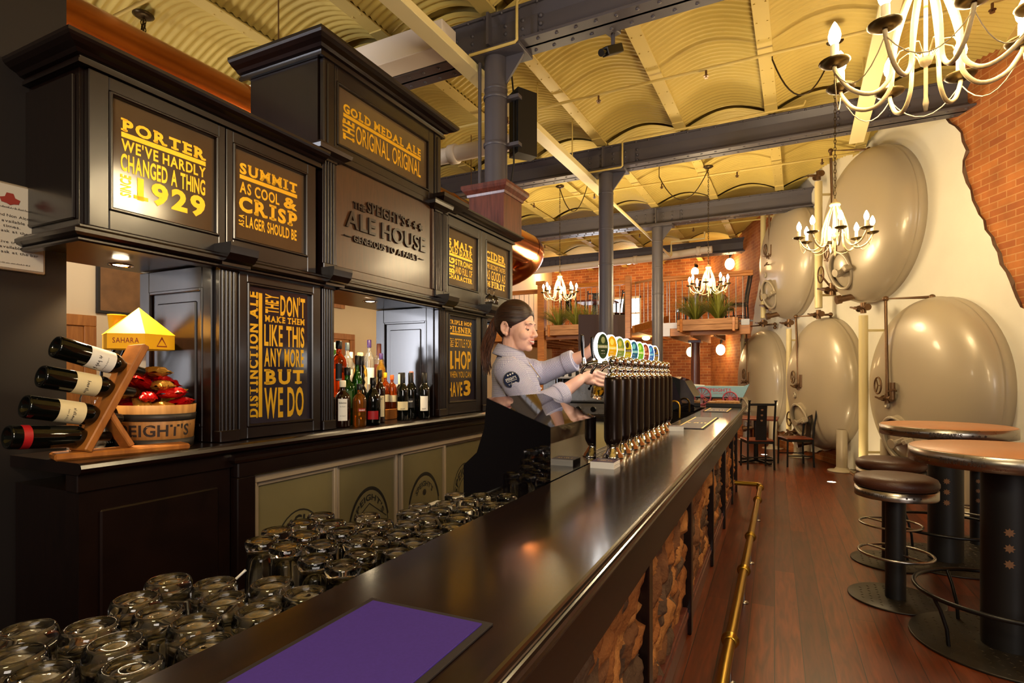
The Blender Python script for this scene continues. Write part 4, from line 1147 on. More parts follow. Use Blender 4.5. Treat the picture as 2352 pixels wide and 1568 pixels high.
# ------------------------------------------------------------------ beer fonts in a row on the bar
badge_cols = [((40, 62, 34), (150, 160, 110), 'dark green'), ((214, 160, 24), (240, 210, 90), 'amber yellow'), ((120, 140, 60), (190, 180, 70), 'olive green'), ((188, 170, 30), (60, 48, 30), 'black rimmed yellow'), ((28, 92, 128), (110, 190, 190), 'teal blue'),
              ((110, 180, 44), (180, 220, 90), 'bright green'), ((134, 62, 44), (200, 130, 90), 'rust red'), ((56, 110, 196), (90, 190, 230), 'sky blue'), ((150, 124, 50), (40, 40, 90), 'gold and navy')]
K['glowrim'] = emis('backlit_white_badge_rim', (1.0, .97, .93), 9.0)
FU = [2.456 + .159 * k for k in range(10)]
def font(k):
    nm = ('nearest', 'second nearest', 'third', 'fourth', 'fifth', 'sixth', 'seventh', 'eighth', 'ninth', 'farthest')[k]
    lab = ('%s beer font in the row, with a %s oval badge' % (nm, badge_cols[k][2])) if k < 9 else 'farthest beer font in the row, with no oval badge'
    t = thing('beer_font', lab, 'beer tap', group='beer fonts along the bar', M=BAR @ T(FU[k], .345 + .012 * k / 9, BZ))
    M = WM[t.name]
    m = MB(M); m.lathe([(0, 0), (.05, 0), (.05, .006), (.046, .01), (.046, .014), (.036, .024), (.03, .036), (.024, .046), (.024, .05), (.03, .056), (.03, .064)], n=28); m.build('base', K['chrome'], t)
    m = MB(M); m.lathe([(.026, .055), (.032, .062), (.038, .075), (.04, .09), (.04, .335), (.039, .345), (.036, .357), (.026, .362)], n=28); m.build('body', K['tapbody'], t)
    m = MB(M); m.lathe([(.034, .356), (.037, .358), (.037, .366), (.03, .37), (.024, .374), (.02, .38), (.0265, .388), (.0265, .394), (.02, .4), (.014, .404), (.014, .409), (.019, .412)], n=24); m.ball((0, 0, .43), .0255, 24, 16); m.build('neck', K['chrome'], t)
    m = MB(M)
    zz = .425
    m.tube([(0, .015, zz), (0, .085, zz + .001), (0, .112, zz - .004), (0, .13, zz - .016), (0, .143, zz - .034), (0, .15, zz - .05)], [.0095, .0095, .0095, .009, .0085, .008], 12)
    m.cyl((0, .135, zz - .004), (0, .138, zz + .022), .012, .009, 12); m.ball((0, .137, zz - .004), .0135, 12, 8)
    sp = m.build('spout', K['chrome'], t)
    m = MB(M); m.tube([(0, .138, zz + .02), (-.003, .14, zz + .035), (-.006, .142, zz + .08), (-.006, .142, zz + .12)], [.006, .006, .0095, .0085], 12); m.ball((-.006, .142, zz + .12), .0085, 12, 8); m.build('lever', K['black'], sp)
    if k < 9:
        # oval badge, turned a little towards the door
        R = M @ Matrix.Translation((-.005, .05, .497)) @ Matrix.Rotation(math.radians(-35), 4, 'Z')
        m = MB(R)
        el = lambda a, b: [(a * math.cos(2 * PI * i / 40), b * math.sin(2 * PI * i / 40)) for i in range(40)]
        m.prism(el(.037, .063), -.004, .012, 'y'); m.prism([(-.012, -.075), (.012, -.075), (.014, -.056), (-.014, -.056)], -.003, .01, 'y'); bd = m.build('badge', K['glowrim'], t)
        m = MB(R); m.use(K['glowrim']); m.prism(el(.0355, .0615), -.007, -.003, 'y'); m.prism(el(.034, .06), .011, .015, 'y'); m.build('rim', None, bd)
        c0, c1, _n_ = badge_cols[k]
        m = MB(R); m.use(mat('badge_face', c0, .35)).prism(el(.0305, .0565), -.0085, -.0065, 'y')
        m.use(mat('badge_band', c1, .35)); m.prism([(-.0302, -.008), (.0302, -.008), (.0302, .006), (-.0302, .006)], -.0092, -.0084, 'y')
        m.prism([(p[0] * .5, p[1] * .5 + .028) for p in el(.022, .03)], -.0092, -.0084, 'y')
        m.use(K['paper']); f_ = lambda u, z, d: (u, -.0096, z)
        scribble(m, -.022, .021, -.006, .004, f_, k); scribble(m, -.011, .009, -.022, -.016, f_, k); scribble(m, -.012, .011, -.034, -.03, f_, k)
        m.build('badge_face', None, bd)
    return t
for k in range(10): font(k)
t = thing('drip_tray', 'long stainless drip tray under the beer taps behind the bar', 'tray', M=BAR @ T(3.2, .5, .98))
m = MB(BAR); m.box(2.38, 4.0, .392, .62, .965, .985, .003); m.build('tray', K['steel'], t)
m = MB(BAR)
for k in range(54): m.box(2.4 + k * .0295, 2.412 + k * .0295, .4, .612, .984, .99)
for k in range(6): m.box(2.39, 3.99, .405 + .04 * k, .411 + .04 * k, .985, .992)
m.build('grille', K['steel'], t)
m = MB(BAR); m.box(2.38, 4.0, .392, .4, .985, 1.02, .002); m.build('splash_rim', K['steel'], t)

# black till screens
def till(label, u0, u1, y0, y1, zt0, zt1, zlow):
    t = thing('till_guard', label, 'till', M=BAR @ T((u0 + u1) / 2, (y0 + y1) / 2, BZ))
    near = [(y0, zlow), (y0, zt0), (y0 + (y1 - y0) * .72, zt1), (y0 + (y1 - y0) * .75, zt1 - .11), (y0 + (y1 - y0) * .84, zt1 - .2), (y1, zt1 - .25), (y1, zlow - .12), (y0 + .02, zlow - .12), (y0 + .02, zlow)]
    for nm, a, b in (('end_panel', u0, u0 + .008), ('end_panel', u1 - .008, u1)):
        m = MB(BAR); m.prism(near, a, b, 'x'); m.build(nm, K['perspex'], t)
    m = MB(BAR); m.box(u0 + .008, u1 - .008, y0, y0 + .008, zlow, zt0 - .004); m.build('customer_panel', K['perspex'], t)
    m = MB(BAR); m.prism([(y0, zt0), (y0 - .0, zt0 - .008), (y0 + (y1 - y0) * .72, zt1 - .008), (y0 + (y1 - y0) * .72, zt1)], u0 - .001, u1 + .001, 'x'); m.build('sloping_lid', K['perspex'], t)
    yb = y0 + (y1 - y0) * .6
    m = MB(BAR); m.prism([(y0 + .05, zlow - .02), (y0 + .05, zt0 - .05), (yb, zt1 - .05), (yb + .03, zt1 - .15), (y1 - .05, zlow - .02)], u0 + .03, u1 - .03, 'x'); sc_ = m.build('screen_unit', K['blackmatt'], t)
    m = MB(BAR); m.box(u0 + .02, u1 - .02, y0 + .05, y1 - .03, zlow - .11, zlow - .02); m.build('drawer', K['blackmetal'], t)
    return t
till('black perspex till screen in front of the barmaid', 1.8, 2.345, .39, .735, 1.238, 1.335, 1.05)
t = thing('till_guard', 'black sloping till screen at the far end of the bar', 'till', M=BAR @ T(6.0, .6, BZ))
m = MB(BAR); m.prism([(.41, 1.05), (.41, 1.2), (.5, 1.36), (.62, 1.4), (.8, 1.4), (.86, 1.3), (.86, 1.05)], 5.78, 5.79 + .5, 'x'); m.build('housing', K['perspex'], t)
m = MB(BAR); m.bar((6.03, .845, 1.36), (6.03, .915, 1.1), .44, .02, up=(0, 1, 0)); m.build('screen', K['black'], t)
m = MB(BAR); m.prism([(.52, 1.12), (.6, 1.34), (.78, 1.34), (.8, 1.12)], 5.772, 5.782, 'x'); m.build('side_screen', K['smoked2'], t)

# upturned glasses on the shelf
def glass_mesh(kind):
    m = MB()
    if kind == 0:      # squat heavy-based tumbler
        out = [(.0445, 0), (.0445, .004), (.0425, .06), (.0405, .1), (.041, .118), (.0405, .132), (.0375, .1405), (.034, .1435), (.0305, .1425), (.0285, .1395), (.02, .1375), (.012, .1365), (.006, .1385), (0, .139)]
        inn = [(0, .118), (.02, .117), (.033, .111), (.037, .1), (.0392, .06), (.0415, .004), (.042, 0), (.0445, 0)]
    elif kind == 1:    # tall straight beer glass
        out = [(.036, 0), (.036, .004), (.0335, .09), (.0305, .13), (.0295, .142), (.0325, .15), (.0345, .156), (.0345, .163), (.032, .1675), (.029, .1685), (.027, .166), (.018, .1645), (.008, .1655), (0, .166)]
        inn = [(0, .149), (.015, .148), (.025, .141), (.0285, .128), (.0315, .09), (.034, .004), (.0345, 0), (.036, 0)]
    else:              # small tumbler
        out = [(.0385, 0), (.0385, .004), (.0365, .06), (.0345, .1), (.0345, .118), (.0355, .126), (.035, .134), (.032, .1405), (.0285, .1415), (.0265, .139), (.017, .137), (.007, .138), (0, .1385)]
        inn = [(0, .12), (.018, .119), (.029, .112), (.0325, .098), (.0345, .06), (.0362, .004), (.0365, 0), (.0385, 0)]
    m.lathe(out + inn, n=28)
    return m
GP = []
for k in range(3):
    m = glass_mesh(k); o = m.build(('beer_tumbler', 'pint_glass', 'small_tumbler')[k], K['glass']); GP.append(o)
used = [False] * 3
big = [(.668, .728), (.706, .640), (.600, .662), (.660, .558), (.510, .640), (.572, .566), (.646, .470), (.745, .545), (.742, .452), (.458, .722), (.488, .556), (.556, .484), (.470, .470), (.405, .650), (.395, .560), (.548, .402 + .03), (.385, .472), (.31, .7), (.31, .61), (.30, .52), (.29, .435), (.22, .65), (.21, .56), (.2, .47)]
tall = [(.953, .752), (.880, .718), (.872, .636), (1.032, .748), (.955, .668), (.915, .578), (.838, .52), (.975, .528), (1.015, .612), (1.062, .684), (.905, .462), (.832, .444), (1.108, .752)]
small = [(1.135, .69), (1.115, .615), (1.19, .645), (1.06, .545), (1.010, .448), (1.135, .535), (1.085, .458), (1.21, .57), (1.165, .47), (1.32, .638), (1.29, .556), (1.385, .575), (1.245, .448), (1.335, .482), (1.43, .51), (1.60, .56), (1.505, .462), (1.64, .48), (1.46, .6), (1.54, .56), (1.40, .655), (1.24, .72), (1.58, .64)]
def relax(P, dmin, it=60):
    P = [list(p) for p in P]
    for _ in range(it):
        for i in range(len(P)):
            for j in range(i):
                dx = P[i][0] - P[j][0]; dy = P[i][1] - P[j][1]; d = math.hypot(dx, dy)
                dm = (dmin[i] + dmin[j])
                if d < dm and d > 1e-6:
                    k_ = (dm - d) / 2 / d
                    P[i][0] += dx * k_; P[i][1] += dy * k_; P[j][0] -= dx * k_; P[j][1] -= dy * k_
        for i in range(len(P)):
            P[i][1] = min(max(P[i][1], .392 + dmin[i]), .84 - dmin[i])
    return P
allp = [(p, 0) for p in big] + [(p, 1) for p in tall] + [(p, 2) for p in small]
rp = relax([p for p, k in allp], [(.0455, .0368, .0395)[k] for p, k in allp], 200)
GL = {0: ('big upturned tumbler among the glasses on the near end of the shelf', 'glass', 'big tumblers on the glass shelf'),
      1: ('tall upturned pint glass in the middle of the glass shelf', 'glass', 'pint glasses on the glass shelf'),
      2: ('small upturned tumbler near the till end of the glass shelf', 'glass', 'small tumblers on the glass shelf')}
for (p, k), q in zip(allp, rp):
    if q[0] > 1.76: continue
    o = GP[k] if not used[k] else GP[k].copy()
    if used[k]: COL.objects.link(o)
    used[k] = True
    o.matrix_world = BAR @ T(q[0], q[1], .888, rnd.uniform(0, 6))
    tag(o, *GL[k])
t = thing('paper_straw', 'white drinking straw lying against the upturned pint glasses', 'straw', M=BAR @ T(.8, .7, .89))
m = MB(BAR); m.tube([(.79, .74, .892), (.815, .755, .96), (.84, .72, 1.0)], .003, 8); m.build('tube', K['paper'], t)
t = thing('order_docket_printer', 'small white printer box beyond the glasses by the till', 'printer', M=BAR @ T(1.7, .78, .89))
m = MB(BAR); m.box(1.66, 1.78, .72, .84, .886, .95, .006); m.build('housing', K['paper'], t)
m = MB(BAR); m.box(1.67, 1.77, .76, .8, .95, .953); m.build('paper_slot', K['blackmatt'], t)

# ------------------------------------------------------------------ bottles
def bottle(name, label, cat, u, y, z, h, r, glass, cap, lab=None, shape='w', labz=(.2, .5), mark=None, group=None, M=None, capl=.06, arc=2.3, face=None, capsule=None):
    t = thing(name, label, cat, group=group, M=M if M is not None else CAB @ T(u, y, z))
    Mx = WM[t.name]
    lc = Mx.inverted() @ Vector((0, 0, HCAM))
    face = math.atan2(lc.y, lc.x) + (face or 0.0)
    m = MB(Mx)
    if shape == 'w':     # wine: straight body, sloped shoulder
        P = [(0, .028), (r * .4, .022), (r * .72, .006), (r * .82, 0), (r * .92, 0), (r, .007), (r, h * .62), (r * .93, h * .67), (r * .62, h * .73), (r * .42, h * .78), (r * .37, h * .84), (r * .36, h * .97), (r * .42, h * .972), (r * .42, h), (0, h)]
    elif shape == 's':   # spirit: round shoulder
        P = [(0, .008), (r * .9, 0), (r, .008), (r, h * .6), (r * .92, h * .68), (r * .7, h * .73), (r * .42, h * .77), (r * .34, h * .8), (r * .32, h * .95), (r * .38, h * .955), (r * .38, h), (0, h)]
    elif shape == 'q':   # squat flask
        P = [(0, .008), (r * .85, 0), (r, .015), (r, h * .5), (r * .95, h * .62), (r * .6, h * .72), (r * .36, h * .78), (r * .32, h * .95), (r * .38, h * .955), (r * .38, h), (0, h)]
    elif shape == 'b':   # stacked-ball neck
        P = [(0, .008), (r * .9, 0), (r, .01), (r, h * .38), (r * .85, h * .48), (r * .45, h * .56), (r * .62, h * .61), (r * .45, h * .66), (r * .58, h * .71), (r * .42, h * .76), (r * .5, h * .81), (r * .36, h * .86), (r * .34, h), (0, h)]
    m.lathe(P, n=24); body = m.build('body', glass, t)
    m = MB(Mx); rc = r * (.44 if shape == 'w' else .42); m.lathe([(rc * .98, h * (1 - capl * 2.2)), (rc, h * (1 - capl * 2)), (rc, h), (rc * .8, h + .003), (0, h + .003)], n=18); m.build('cap', cap, t)
    if lab is not None:
        m = MB(Mx); z0, z1 = h * labz[0], h * labz[1]; n = 16; rl = r * 1.006 + .0004
        vs = []
        for i in range(n + 1):
            a = face - arc / 2 + arc * i / n
            vs += [(rl * math.cos(a), rl * math.sin(a), z0), (rl * math.cos(a), rl * math.sin(a), z1)]
        m.add(vs, [(2 * i, 2 * i + 2, 2 * i + 3, 2 * i + 1) for i in range(n)], True); lb = m.build('label', lab, t, fix=False)
        if mark:
            m = MB(Mx); m.use(mark[1]); rr = rl + .0006; hh = (z1 - z0)
            for s_, a_, b_, wv in mark[0]:
                fq = lambda uu, zz, d: (rr * math.cos(face + uu / rr), rr * math.sin(face + uu / rr), zz)
                if s_ == '~': scribble(m, -wv / 2, wv / 2, z0 + hh * a_, z0 + hh * b_, fq, len(label))
                else: text(m, s_, -wv / 2, wv / 2, z0 + hh * a_, z0 + hh * b_, fq, 'b')
            m.build('print', None, lb, fix=False)
    return t
def liq(name, c): return mat(name, c, .06, 0, 0, .7, trans=.85, ior=1.4)
G_dark = mat('near_black_bottle_glass', (8, 9, 7), .06, 0, .3)
G_brown = mat('dark_brown_bottle_glass', (30, 10, 5), .06, 0, .3)
G_green = liq('green_bottle_glass', (40, 110, 24)); G_lgreen = liq('bright_green_bottle_glass', (110, 190, 70)); G_red = liq('red_amber_spirit', (220, 70, 12))
G_amb = liq('amber_spirit', (214, 128, 40)); G_gold = liq('golden_spirit', (240, 190, 70)); G_or = liq('orange_spirit', (226, 92, 24)); G_clear = liq('clear_spirit', (240, 236, 226)); G_pink = liq('pale_spirit', (240, 214, 196))
W_ = K['paper']; cream_l = mat('cream_bottle_label', (228, 212, 170), .6); red_l = mat('red_bottle_label', (170, 22, 28), .5); blk_l = mat('black_bottle_label', (20, 18, 18), .5); green_l = mat('green_bottle_label', (60, 90, 40), .5)
cap_b = K['blackmetal']; cap_w = mat('white_bottle_cap', (236, 226, 204), .5); cap_y = K['gold']; cap_p = mat('purple_bottle_cap', (58, 36, 92), .35); cap_g = mat('grey_bottle_cap', (70, 80, 84), .35); cap_br = mat('brown_bottle_capsule', (104, 50, 34), .4); cap_o = mat('orange_bottle_cap', (214, 92, 32), .4)
BG = 'spirit bottles on the back counter'
INK = K['ink']
b_ = lambda lab, *a, **k: bottle('spirit_bottle', lab, 'bottle', *a, group=BG, **k)
b_('dark whisky bottle with a tall white label, leftmost of the front bottles', 2.335, .04, 1.13, .255, .042, G_brown, cap_w, W_, 's', (.15, .62), ([('Ballantines', .78, .86, .04), ('~', .62, .68, .03), ('~', .2, .25, .03)], INK), arc=1.2)
b_('clear bottle of amber spirit with a small red and white label', 2.425, -.0, 1.13, .235, .038, G_amb, cap_b, red_l, 's', (.36, .43), ([('DRAMBUIE', .2, .7, .035)], W_), arc=1.1, face=.4)
b_('black liqueur bottle with a red label low on its round body', 2.54, .0, 1.13, .27, .043, G_dark, cap_b, red_l, 'q', (.12, .3), None, arc=1.5)
b_('dark necked bottle with a tall cream label printed PYR', 2.655, .045, 1.13, .315, .032, G_brown, cap_b, cream_l, 'w', (.12, .52), ([('PYRAT', .8, .92, .045), ('~', .2, .4, .02)], INK), arc=1.9)
b_('broad shouldered dark green bottle behind the amber one', 2.47, .13, 1.13, .33, .046, G_green, cap_b, green_l, 's', (.3, .6), None, arc=1.2)
b_('black bottle with a stacked ball neck', 2.6, .14, 1.13, .4, .04, G_dark, cap_b, None, 'b')
b_('slim bright green bottle with a white cap in the back row', 2.59, .34, 1.285, .33, .03, G_lgreen, cap_w, cream_l, 's', (.2, .45))
b_('tall square shouldered bottle of red amber whisky at the back left', 2.475, .2, 1.285, .33, .045, G_red, cap_b, blk_l, 's', (.3, .6), ([('~', .05, .15, .03)], W_), arc=.8)
b_('slender green bottle with a black cap beside the red whisky', 2.535, .115, 1.13, .4, .03, G_green, cap_b, cream_l, 'w', (.2, .4))
b_('clear spirit bottle with a dark grey cap in the back row', 2.71, .35, 1.285, .335, .034, G_clear, cap_g, W_, 's', (.2, .5))
b_('squat corked flask of golden whisky in the back row', 2.705, .24, 1.285, .27, .044, G_gold, K['cork'], cream_l, 'q', (.15, .45))
b_('tall clear bottle with a purple cap in the back row', 2.86, .3, 1.285, .36, .034, G_clear, cap_p, W_, 's', (.2, .5))
b_('pale bottle with a brown capsule at the right of the back row', 2.97, .31, 1.285, .34, .038, G_pink, cap_br, cap_br, 's', (.35, .6), None, capl=.12)
b_('yellow bottle with a purple neck in the back row', 2.875, .215, 1.285, .27, .03, G_gold, cap_p, cream_l, 'w', (.1, .3))
b_('small white capped bottle between the back row bottles', 2.585, .38, 1.285, .27, .03, G_gold, cap_w, cream_l, 's', (.2, .5))
b_('small clear bottle with a white cap at the back', 2.8, .4, 1.285, .28, .03, G_clear, cap_w, W_, 's', (.2, .5))
b_('orange liqueur bottle on the wooden step', 2.925, .165, 1.2, .215, .03, G_or, cap_o, cream_l, 's', (.2, .4))
b_('small orange bottle with a yellow cap on the wooden step', 2.855, .163, 1.2, .23, .028, G_or, cap_y, cream_l, 's', (.2, .4))
b_('small bottle with a black cap behind the wine bottles', 3.07, .21, 1.13, .3, .03, G_brown, cap_b, W_, 's', (.6, .75))
bw = lambda lab, *a, **k: bottle('wine_bottle', lab, 'bottle', *a, group='wine bottles on the back counter', **k)
bw('dark wine bottle with a wide cream label, leftmost of the wine row', 2.86, .03, 1.13, .3, .037, G_dark, cap_b, cream_l, 'w', (.22, .4), ([('CROFT', .1, .22, .03)], INK), arc=2.0, capl=.1)
bw('dark wine bottle without a white label, second in the wine row', 2.985, .06, 1.13, .3, .037, G_dark, cap_b, blk_l, 'w', (.25, .45), ([('CROFT', .6, .75, .03)], W_), arc=1.6, capl=.1)
bw('dark wine bottle with a narrow tall white label', 3.03, -.015, 1.13, .3, .037, G_dark, cap_b, W_, 'w', (.18, .5), ([('CROFT', .1, .18, .025)], INK), arc=1.4, capl=.1)
bw('dark wine bottle nearest the right side of the opening', 3.15, .06, 1.13, .3, .034, G_dark, cap_b, blk_l, 'w', (.25, .45), ([('CROFT', .6, .75, .03)], W_), arc=1.6, capl=.1)
bw('dark wine bottle with a white capsule behind the wine row', 3.0, .155, 1.13, .29, .034, G_dark, cap_w, cream_l, 'w', (.2, .4), None, capl=.12)
bw('dark wine bottle with a red and white capsule at the far right', 3.13, .16, 1.13, .31, .034, G_dark, mat('pink_capsule', (220, 150, 130), .5), cream_l, 'w', (.2, .4), None, capl=.12)
t = thing('bottle_step', 'dark wooden step raising the back row of bottles', 'shelf', M=CAB @ T(2.7, .3, 1.13))
m = MB(CAB); m.box(2.38, 3.02, .2, .46, 1.132, 1.283, .003); m.box(2.42, 2.53, .155, .2, 1.132, 1.283, .003); m.build('upper_step', K['dark'], t)
m = MB(CAB); m.box(2.79, 3.03, .13, .199, 1.132, 1.198, .003); m.build('lower_step', K['rackwood'], t)

# ------------------------------------------------------------------ wine rack with four bottles
U = thing('wine_rack', 'leaning golden wood wine rack on the left end of the back counter', 'rack', M=CAB @ T(1.15, .0, 1.13))
m = MB(CAB); m.bar((.985, .075, 1.142), (1.385, -.035, 1.142), .095, .024, c=.006); m.build('base_board', K['rackwood'], U)
m = MB(CAB); m.bar((1.055, .045, 1.154), (1.262, .06, 1.53), .1, .026, up=(1, 0, -.5), c=.004); m.build('leaning_board', K['rackwood'], U)
m = MB(CAB); m.bar((1.2, .02, 1.154), (1.13, .05, 1.3), .07, .02, up=(1, 0, .5), c=.004); m.build('brace', K['rackwood'], U)
def wine(label, p0, p1, lab, labz, mark, capm, h=.3):
    a = CAB @ Vector(p0); b = CAB @ Vector(p1); d = (b - a).normalized()
    q = d.to_track_quat('Z', 'Y').to_matrix().to_4x4()
    return bottle('wine_bottle', label, 'bottle', 0, 0, 0, h, .0385, G_dark, capm, lab, 'w', labz, mark, 'wine bottles in the leaning rack', M=Matrix.Translation(a) @ q, capl=.1, arc=3.4, face=.25)
yb = .055
wine('wine bottle with a white label, topmost in the leaning rack', (.985, yb, 1.515), (1.27, yb, 1.43), W_, (.32, .6), ([('~', .3, .48, .05), ('~', .65, .7, .05)], INK), cap_b)
wine('wine bottle with a torn cream label, second from the top of the rack', (.945, yb, 1.415), (1.23, yb, 1.355), cream_l, (.3, .56), ([('~', .4, .55, .045)], INK), cap_b)
wine('wine bottle with a plain cream label, second from the bottom of the rack', (.9, yb, 1.318), (1.17, yb, 1.262), cream_l, (.28, .55), ([('~', .5, .62, .05), ('~', .3, .38, .04)], INK), cap_b)
wt = wine('black wine bottle with white starbursts, lowest in the rack', (.855, yb, 1.222), (1.13, yb, 1.198), red_l, (.1, .18), None, cap_b)
m = MB(WM[wt.name]); m.use(W_)
for i in range(7):
    a0 = -.3 + rnd.uniform(-.6, .6); z0 = .09 + i * .012; rr = .0393
    for p in range(6):
        an = PI * p / 6; L_ = rnd.uniform(.008, .014); wd = .0009
        c_, s_ = math.cos(an), math.sin(an)
        m.add([(rr * math.cos(a0 + x / rr), rr * math.sin(a0 + x / rr), z0 + z) for x, z in ((c_ * L_ - s_ * wd, s_ * L_ + c_ * wd), (c_ * L_ + s_ * wd, s_ * L_ - c_ * wd), (-c_ * L_ + s_ * wd, -s_ * L_ - c_ * wd), (-c_ * L_ - s_ * wd, -s_ * L_ + c_ * wd))], [(0, 1, 2, 3)])
m.build('starburst_print', None, wt, fix=False)

# ------------------------------------------------------------------ half barrel of crisps, display hat, cards
BC = CAB @ T(1.388, .195, 1.13)
U = thing('barrel_tub', 'half barrel tub with lettered oak staves on the back counter', 'tub', M=BC)
def tub(r0, z0, r1, z1, th=.0):
    return [(r0, z0), (r1, z1)]
m = MB(BC); EX, EY = .145, .2
m.lathe([(.0, .012), (.9, .012), (.9, 0), (.925, 0), (1.0, .17), (.96, .17), (.9, .03), (0, .03)], n=40, sx=EX, sy=EY)
m.build('staves', K['oak'], U)
hoop = mat('dark_iron_hoop', (66, 60, 56), .5, .5)
for z0, z1 in ((.002, .036), (.108, .136)):
    m = MB(BC); r = lambda z: .925 + .075 * z / .17
    m.lathe([(r(z0) + .002, z0), (r(z0) + .012, z0), (r(z1) + .012, z1), (r(z1) + .002, z1), (r(z0) + .002, z0)], n=40, sx=EX, sy=EY)
    m.ball((EX * (r(z0) + .012) * math.cos(-1.75), EY * (r(z0) + .012) * math.sin(-1.75), (z0 + z1) / 2), .004, 8, 6)
    m.build('hoop', hoop, U)
m = MB(BC); m.use(INK)
def wrap(uu, zz, d):
    a = -2.3 + uu / .17
    r = .925 + .075 * zz / .17 + .003
    return (EX * r * math.cos(a), EY * r * math.sin(a), zz)
text(m, "SPEIGHT'S", -.15, .17, .05, .095, wrap, 'b'); text(m, '®', .178, .186, .086, .095, wrap, 'r')
m.build('lettering', None, U, fix=False)
for sg in (1, -1):
    m = MB(BC); c_ = (EX * 1.0 * sg, -.02 * 0, .12)
    m.tube([(c_[0] + .006 * sg + .004 * sg * math.cos(a), .02 * math.cos(a) , c_[2] - .012 + .022 * math.sin(a)) for a in [2 * PI * k / 16 for k in range(16)]], .003, 6, closed=True); m.build('ring_handle', K['steel'], U)
def packet(k, c, s, rz, tilt, mt):
    M = BC @ Matrix.Translation(c) @ Matrix.Rotation(rz, 4, 'Z') @ Matrix.Rotation(tilt, 4, 'X')
    t = thing('crisp_packet', ('red foil crisp packet piled in the barrel tub', 'gold foil crisp packet piled in the barrel tub')[k], 'packet', group=('red packets in the tub', 'gold packets in the tub')[k], M=M)
    m = MB(M)
    def fn(a, b):
        x = (a - .5) * 2; y = (b - .5) * 2
        h = max(0, (1 - x ** 4)) * max(0, (1 - y ** 4)) ** .8
        return (x * s * .62, y * s, h * s * .42 + .004 * math.sin(9 * x + 5 * y + c[0] * 90))
    m.grid(fn, 12, 14); 
    def fb(a, b):
        p = fn(a, b); return (p[0], p[1], -p[2] * .8)
    m.grid(fb, 12, 14)
    m.build('pouch', mt, t)
    for e_ in (-1, 1): m = MB(M); m.box(-s * .62, s * .62, e_ * s * .96, e_ * s * 1.08, -.0012, .0012); m.build('crimped_end', mt, t)
pk = 0
PKS = []
for n_, rr, lv in ((8, .62, .155), (6, .55, .2), (5, .36, .243), (2, .12, .285)):
    for i in range(n_):
        PKS.append((2 * PI * i / n_ + lv * 9, rr, lv + .014 * (i % 2)))
for i, (a, rr, lv) in enumerate(PKS):
    g_ = 1 if i in (3, 4, 9, 12, 16, 20) else 0
    packet(g_, (EX * rr * math.cos(a), EY * rr * math.sin(a), lv), .05, a + PI / 2 + rnd.uniform(-.7, .7), rnd.uniform(-.55, .55), K['foil_gold'] if g_ else K['foil_red'])
# yellow tent-shaped display stand with a cup on it
HM = CAB @ T(1.402, .3, 1.13)
U = thing('display_stand', 'bright yellow tent roofed card display behind the barrel', 'display', M=HM)
m = MB(HM)
for a in range(3):
    x = (a - 1) * .05; m.cyl((x, .18, 0), (x, .18, .3), .006, n=8); m.cyl((x, .18, .3), (x * .8, .1, .4), .006, n=8)
m.build('legs', K['blackmetal'], U)
hx = [(.137 * math.cos(PI / 3 * k + .15), .137 * math.sin(PI / 3 * k + .15)) for k in range(6)]
m = MB(HM); m.prism(hx, .395, .458, 'z'); m.build('fascia', K['glow_yellowcard'], U)
m = MB(HM); m.add([(p[0] * 1.02, p[1] * 1.02, .456) for p in hx] + [(0, 0, .573)], [(k, (k + 1) % 6, 6) for k in range(6)] + [tuple(range(5, -1, -1))]); m.build('roof', K['glow_yellowcard'], U)
m = MB(HM); m.use(K['redink'])
def hexface(k):
    a = Vector((hx[k][0], hx[k][1], 0)); b = Vector((hx[(k + 1) % 6][0], hx[(k + 1) % 6][1], 0)); d = (b - a).normalized(); n = Vector((d.y, -d.x, 0))
    return lambda u, z, e: tuple(a + d * u + n * .001 + Vector((0, 0, z)))
text(m, 'SAHARA', .02, .115, .418, .44, hexface(3), 'r'); text(m, 'SAHARA', .03, .11, .418, .44, hexface(4), 'r') if False else None
f_ = hexface(4)
for q in (((.05, .405), (.1, .405), (.095, .409), (.055, .409)), ((.05, .405), (.055, .409), (.077, .44), (.075, .448)), ((.1, .405), (.075, .448), (.073, .44), (.095, .409))):
    m.add([f_(p[0], p[1], 0) for p in q], [(0, 1, 2, 3)])
m.build('lettering', None, U, fix=False)
t = thing('card_cup', 'yellow takeaway cup beside the tent roofed display', 'cup', M=CAB @ T(1.425, .5, 1.13))
m = MB(CAB @ T(1.425, .5, 1.13)); m.cyl((0, 0, 0), (0, 0, .46), .02, n=14); m.build('stand', K['blackmetal'], t)
m = MB(CAB @ T(1.425, .5, 1.59)); m.lathe([(0, 0), (.026, 0), (.034, .09), (.036, .09), (.036, .094), (0, .094)], n=24); m.build('cup', K['glow_yellowcard'], t)
t = thing('table_number', 'white card with number 5 behind the crisp packets', 'card', M=CAB @ T(1.33, .1, 1.3))
NM = CAB @ T(1.391, .3, 1.345, math.radians(-24))
m = MB(NM); m.box(-.035, .035, -.002, .002, -.17, .17, .001); m.build('card', K['paper'], t)
m = MB(NM); m.use(K['redink']); text(m, '5', -.02, .018, .07, .14, lambda u, z, d: (u, -.0028, z), 'b'); m.build('numeral', None, t, fix=False)
t = thing('glass_jar', 'clear glass jar between the wine rack and the barrel', 'jar', M=CAB @ T(1.2, .12, 1.13))
m = MB(CAB @ T(1.19, .2, 1.131)); m.lathe([(0, 0), (.05, 0), (.055, .01), (.055, .2), (.045, .23), (.045, .25), (.042, .25), (.042, .23), (.051, .2), (.051, .014), (0, .01)], n=24); m.build('vessel', K['glass'], t)
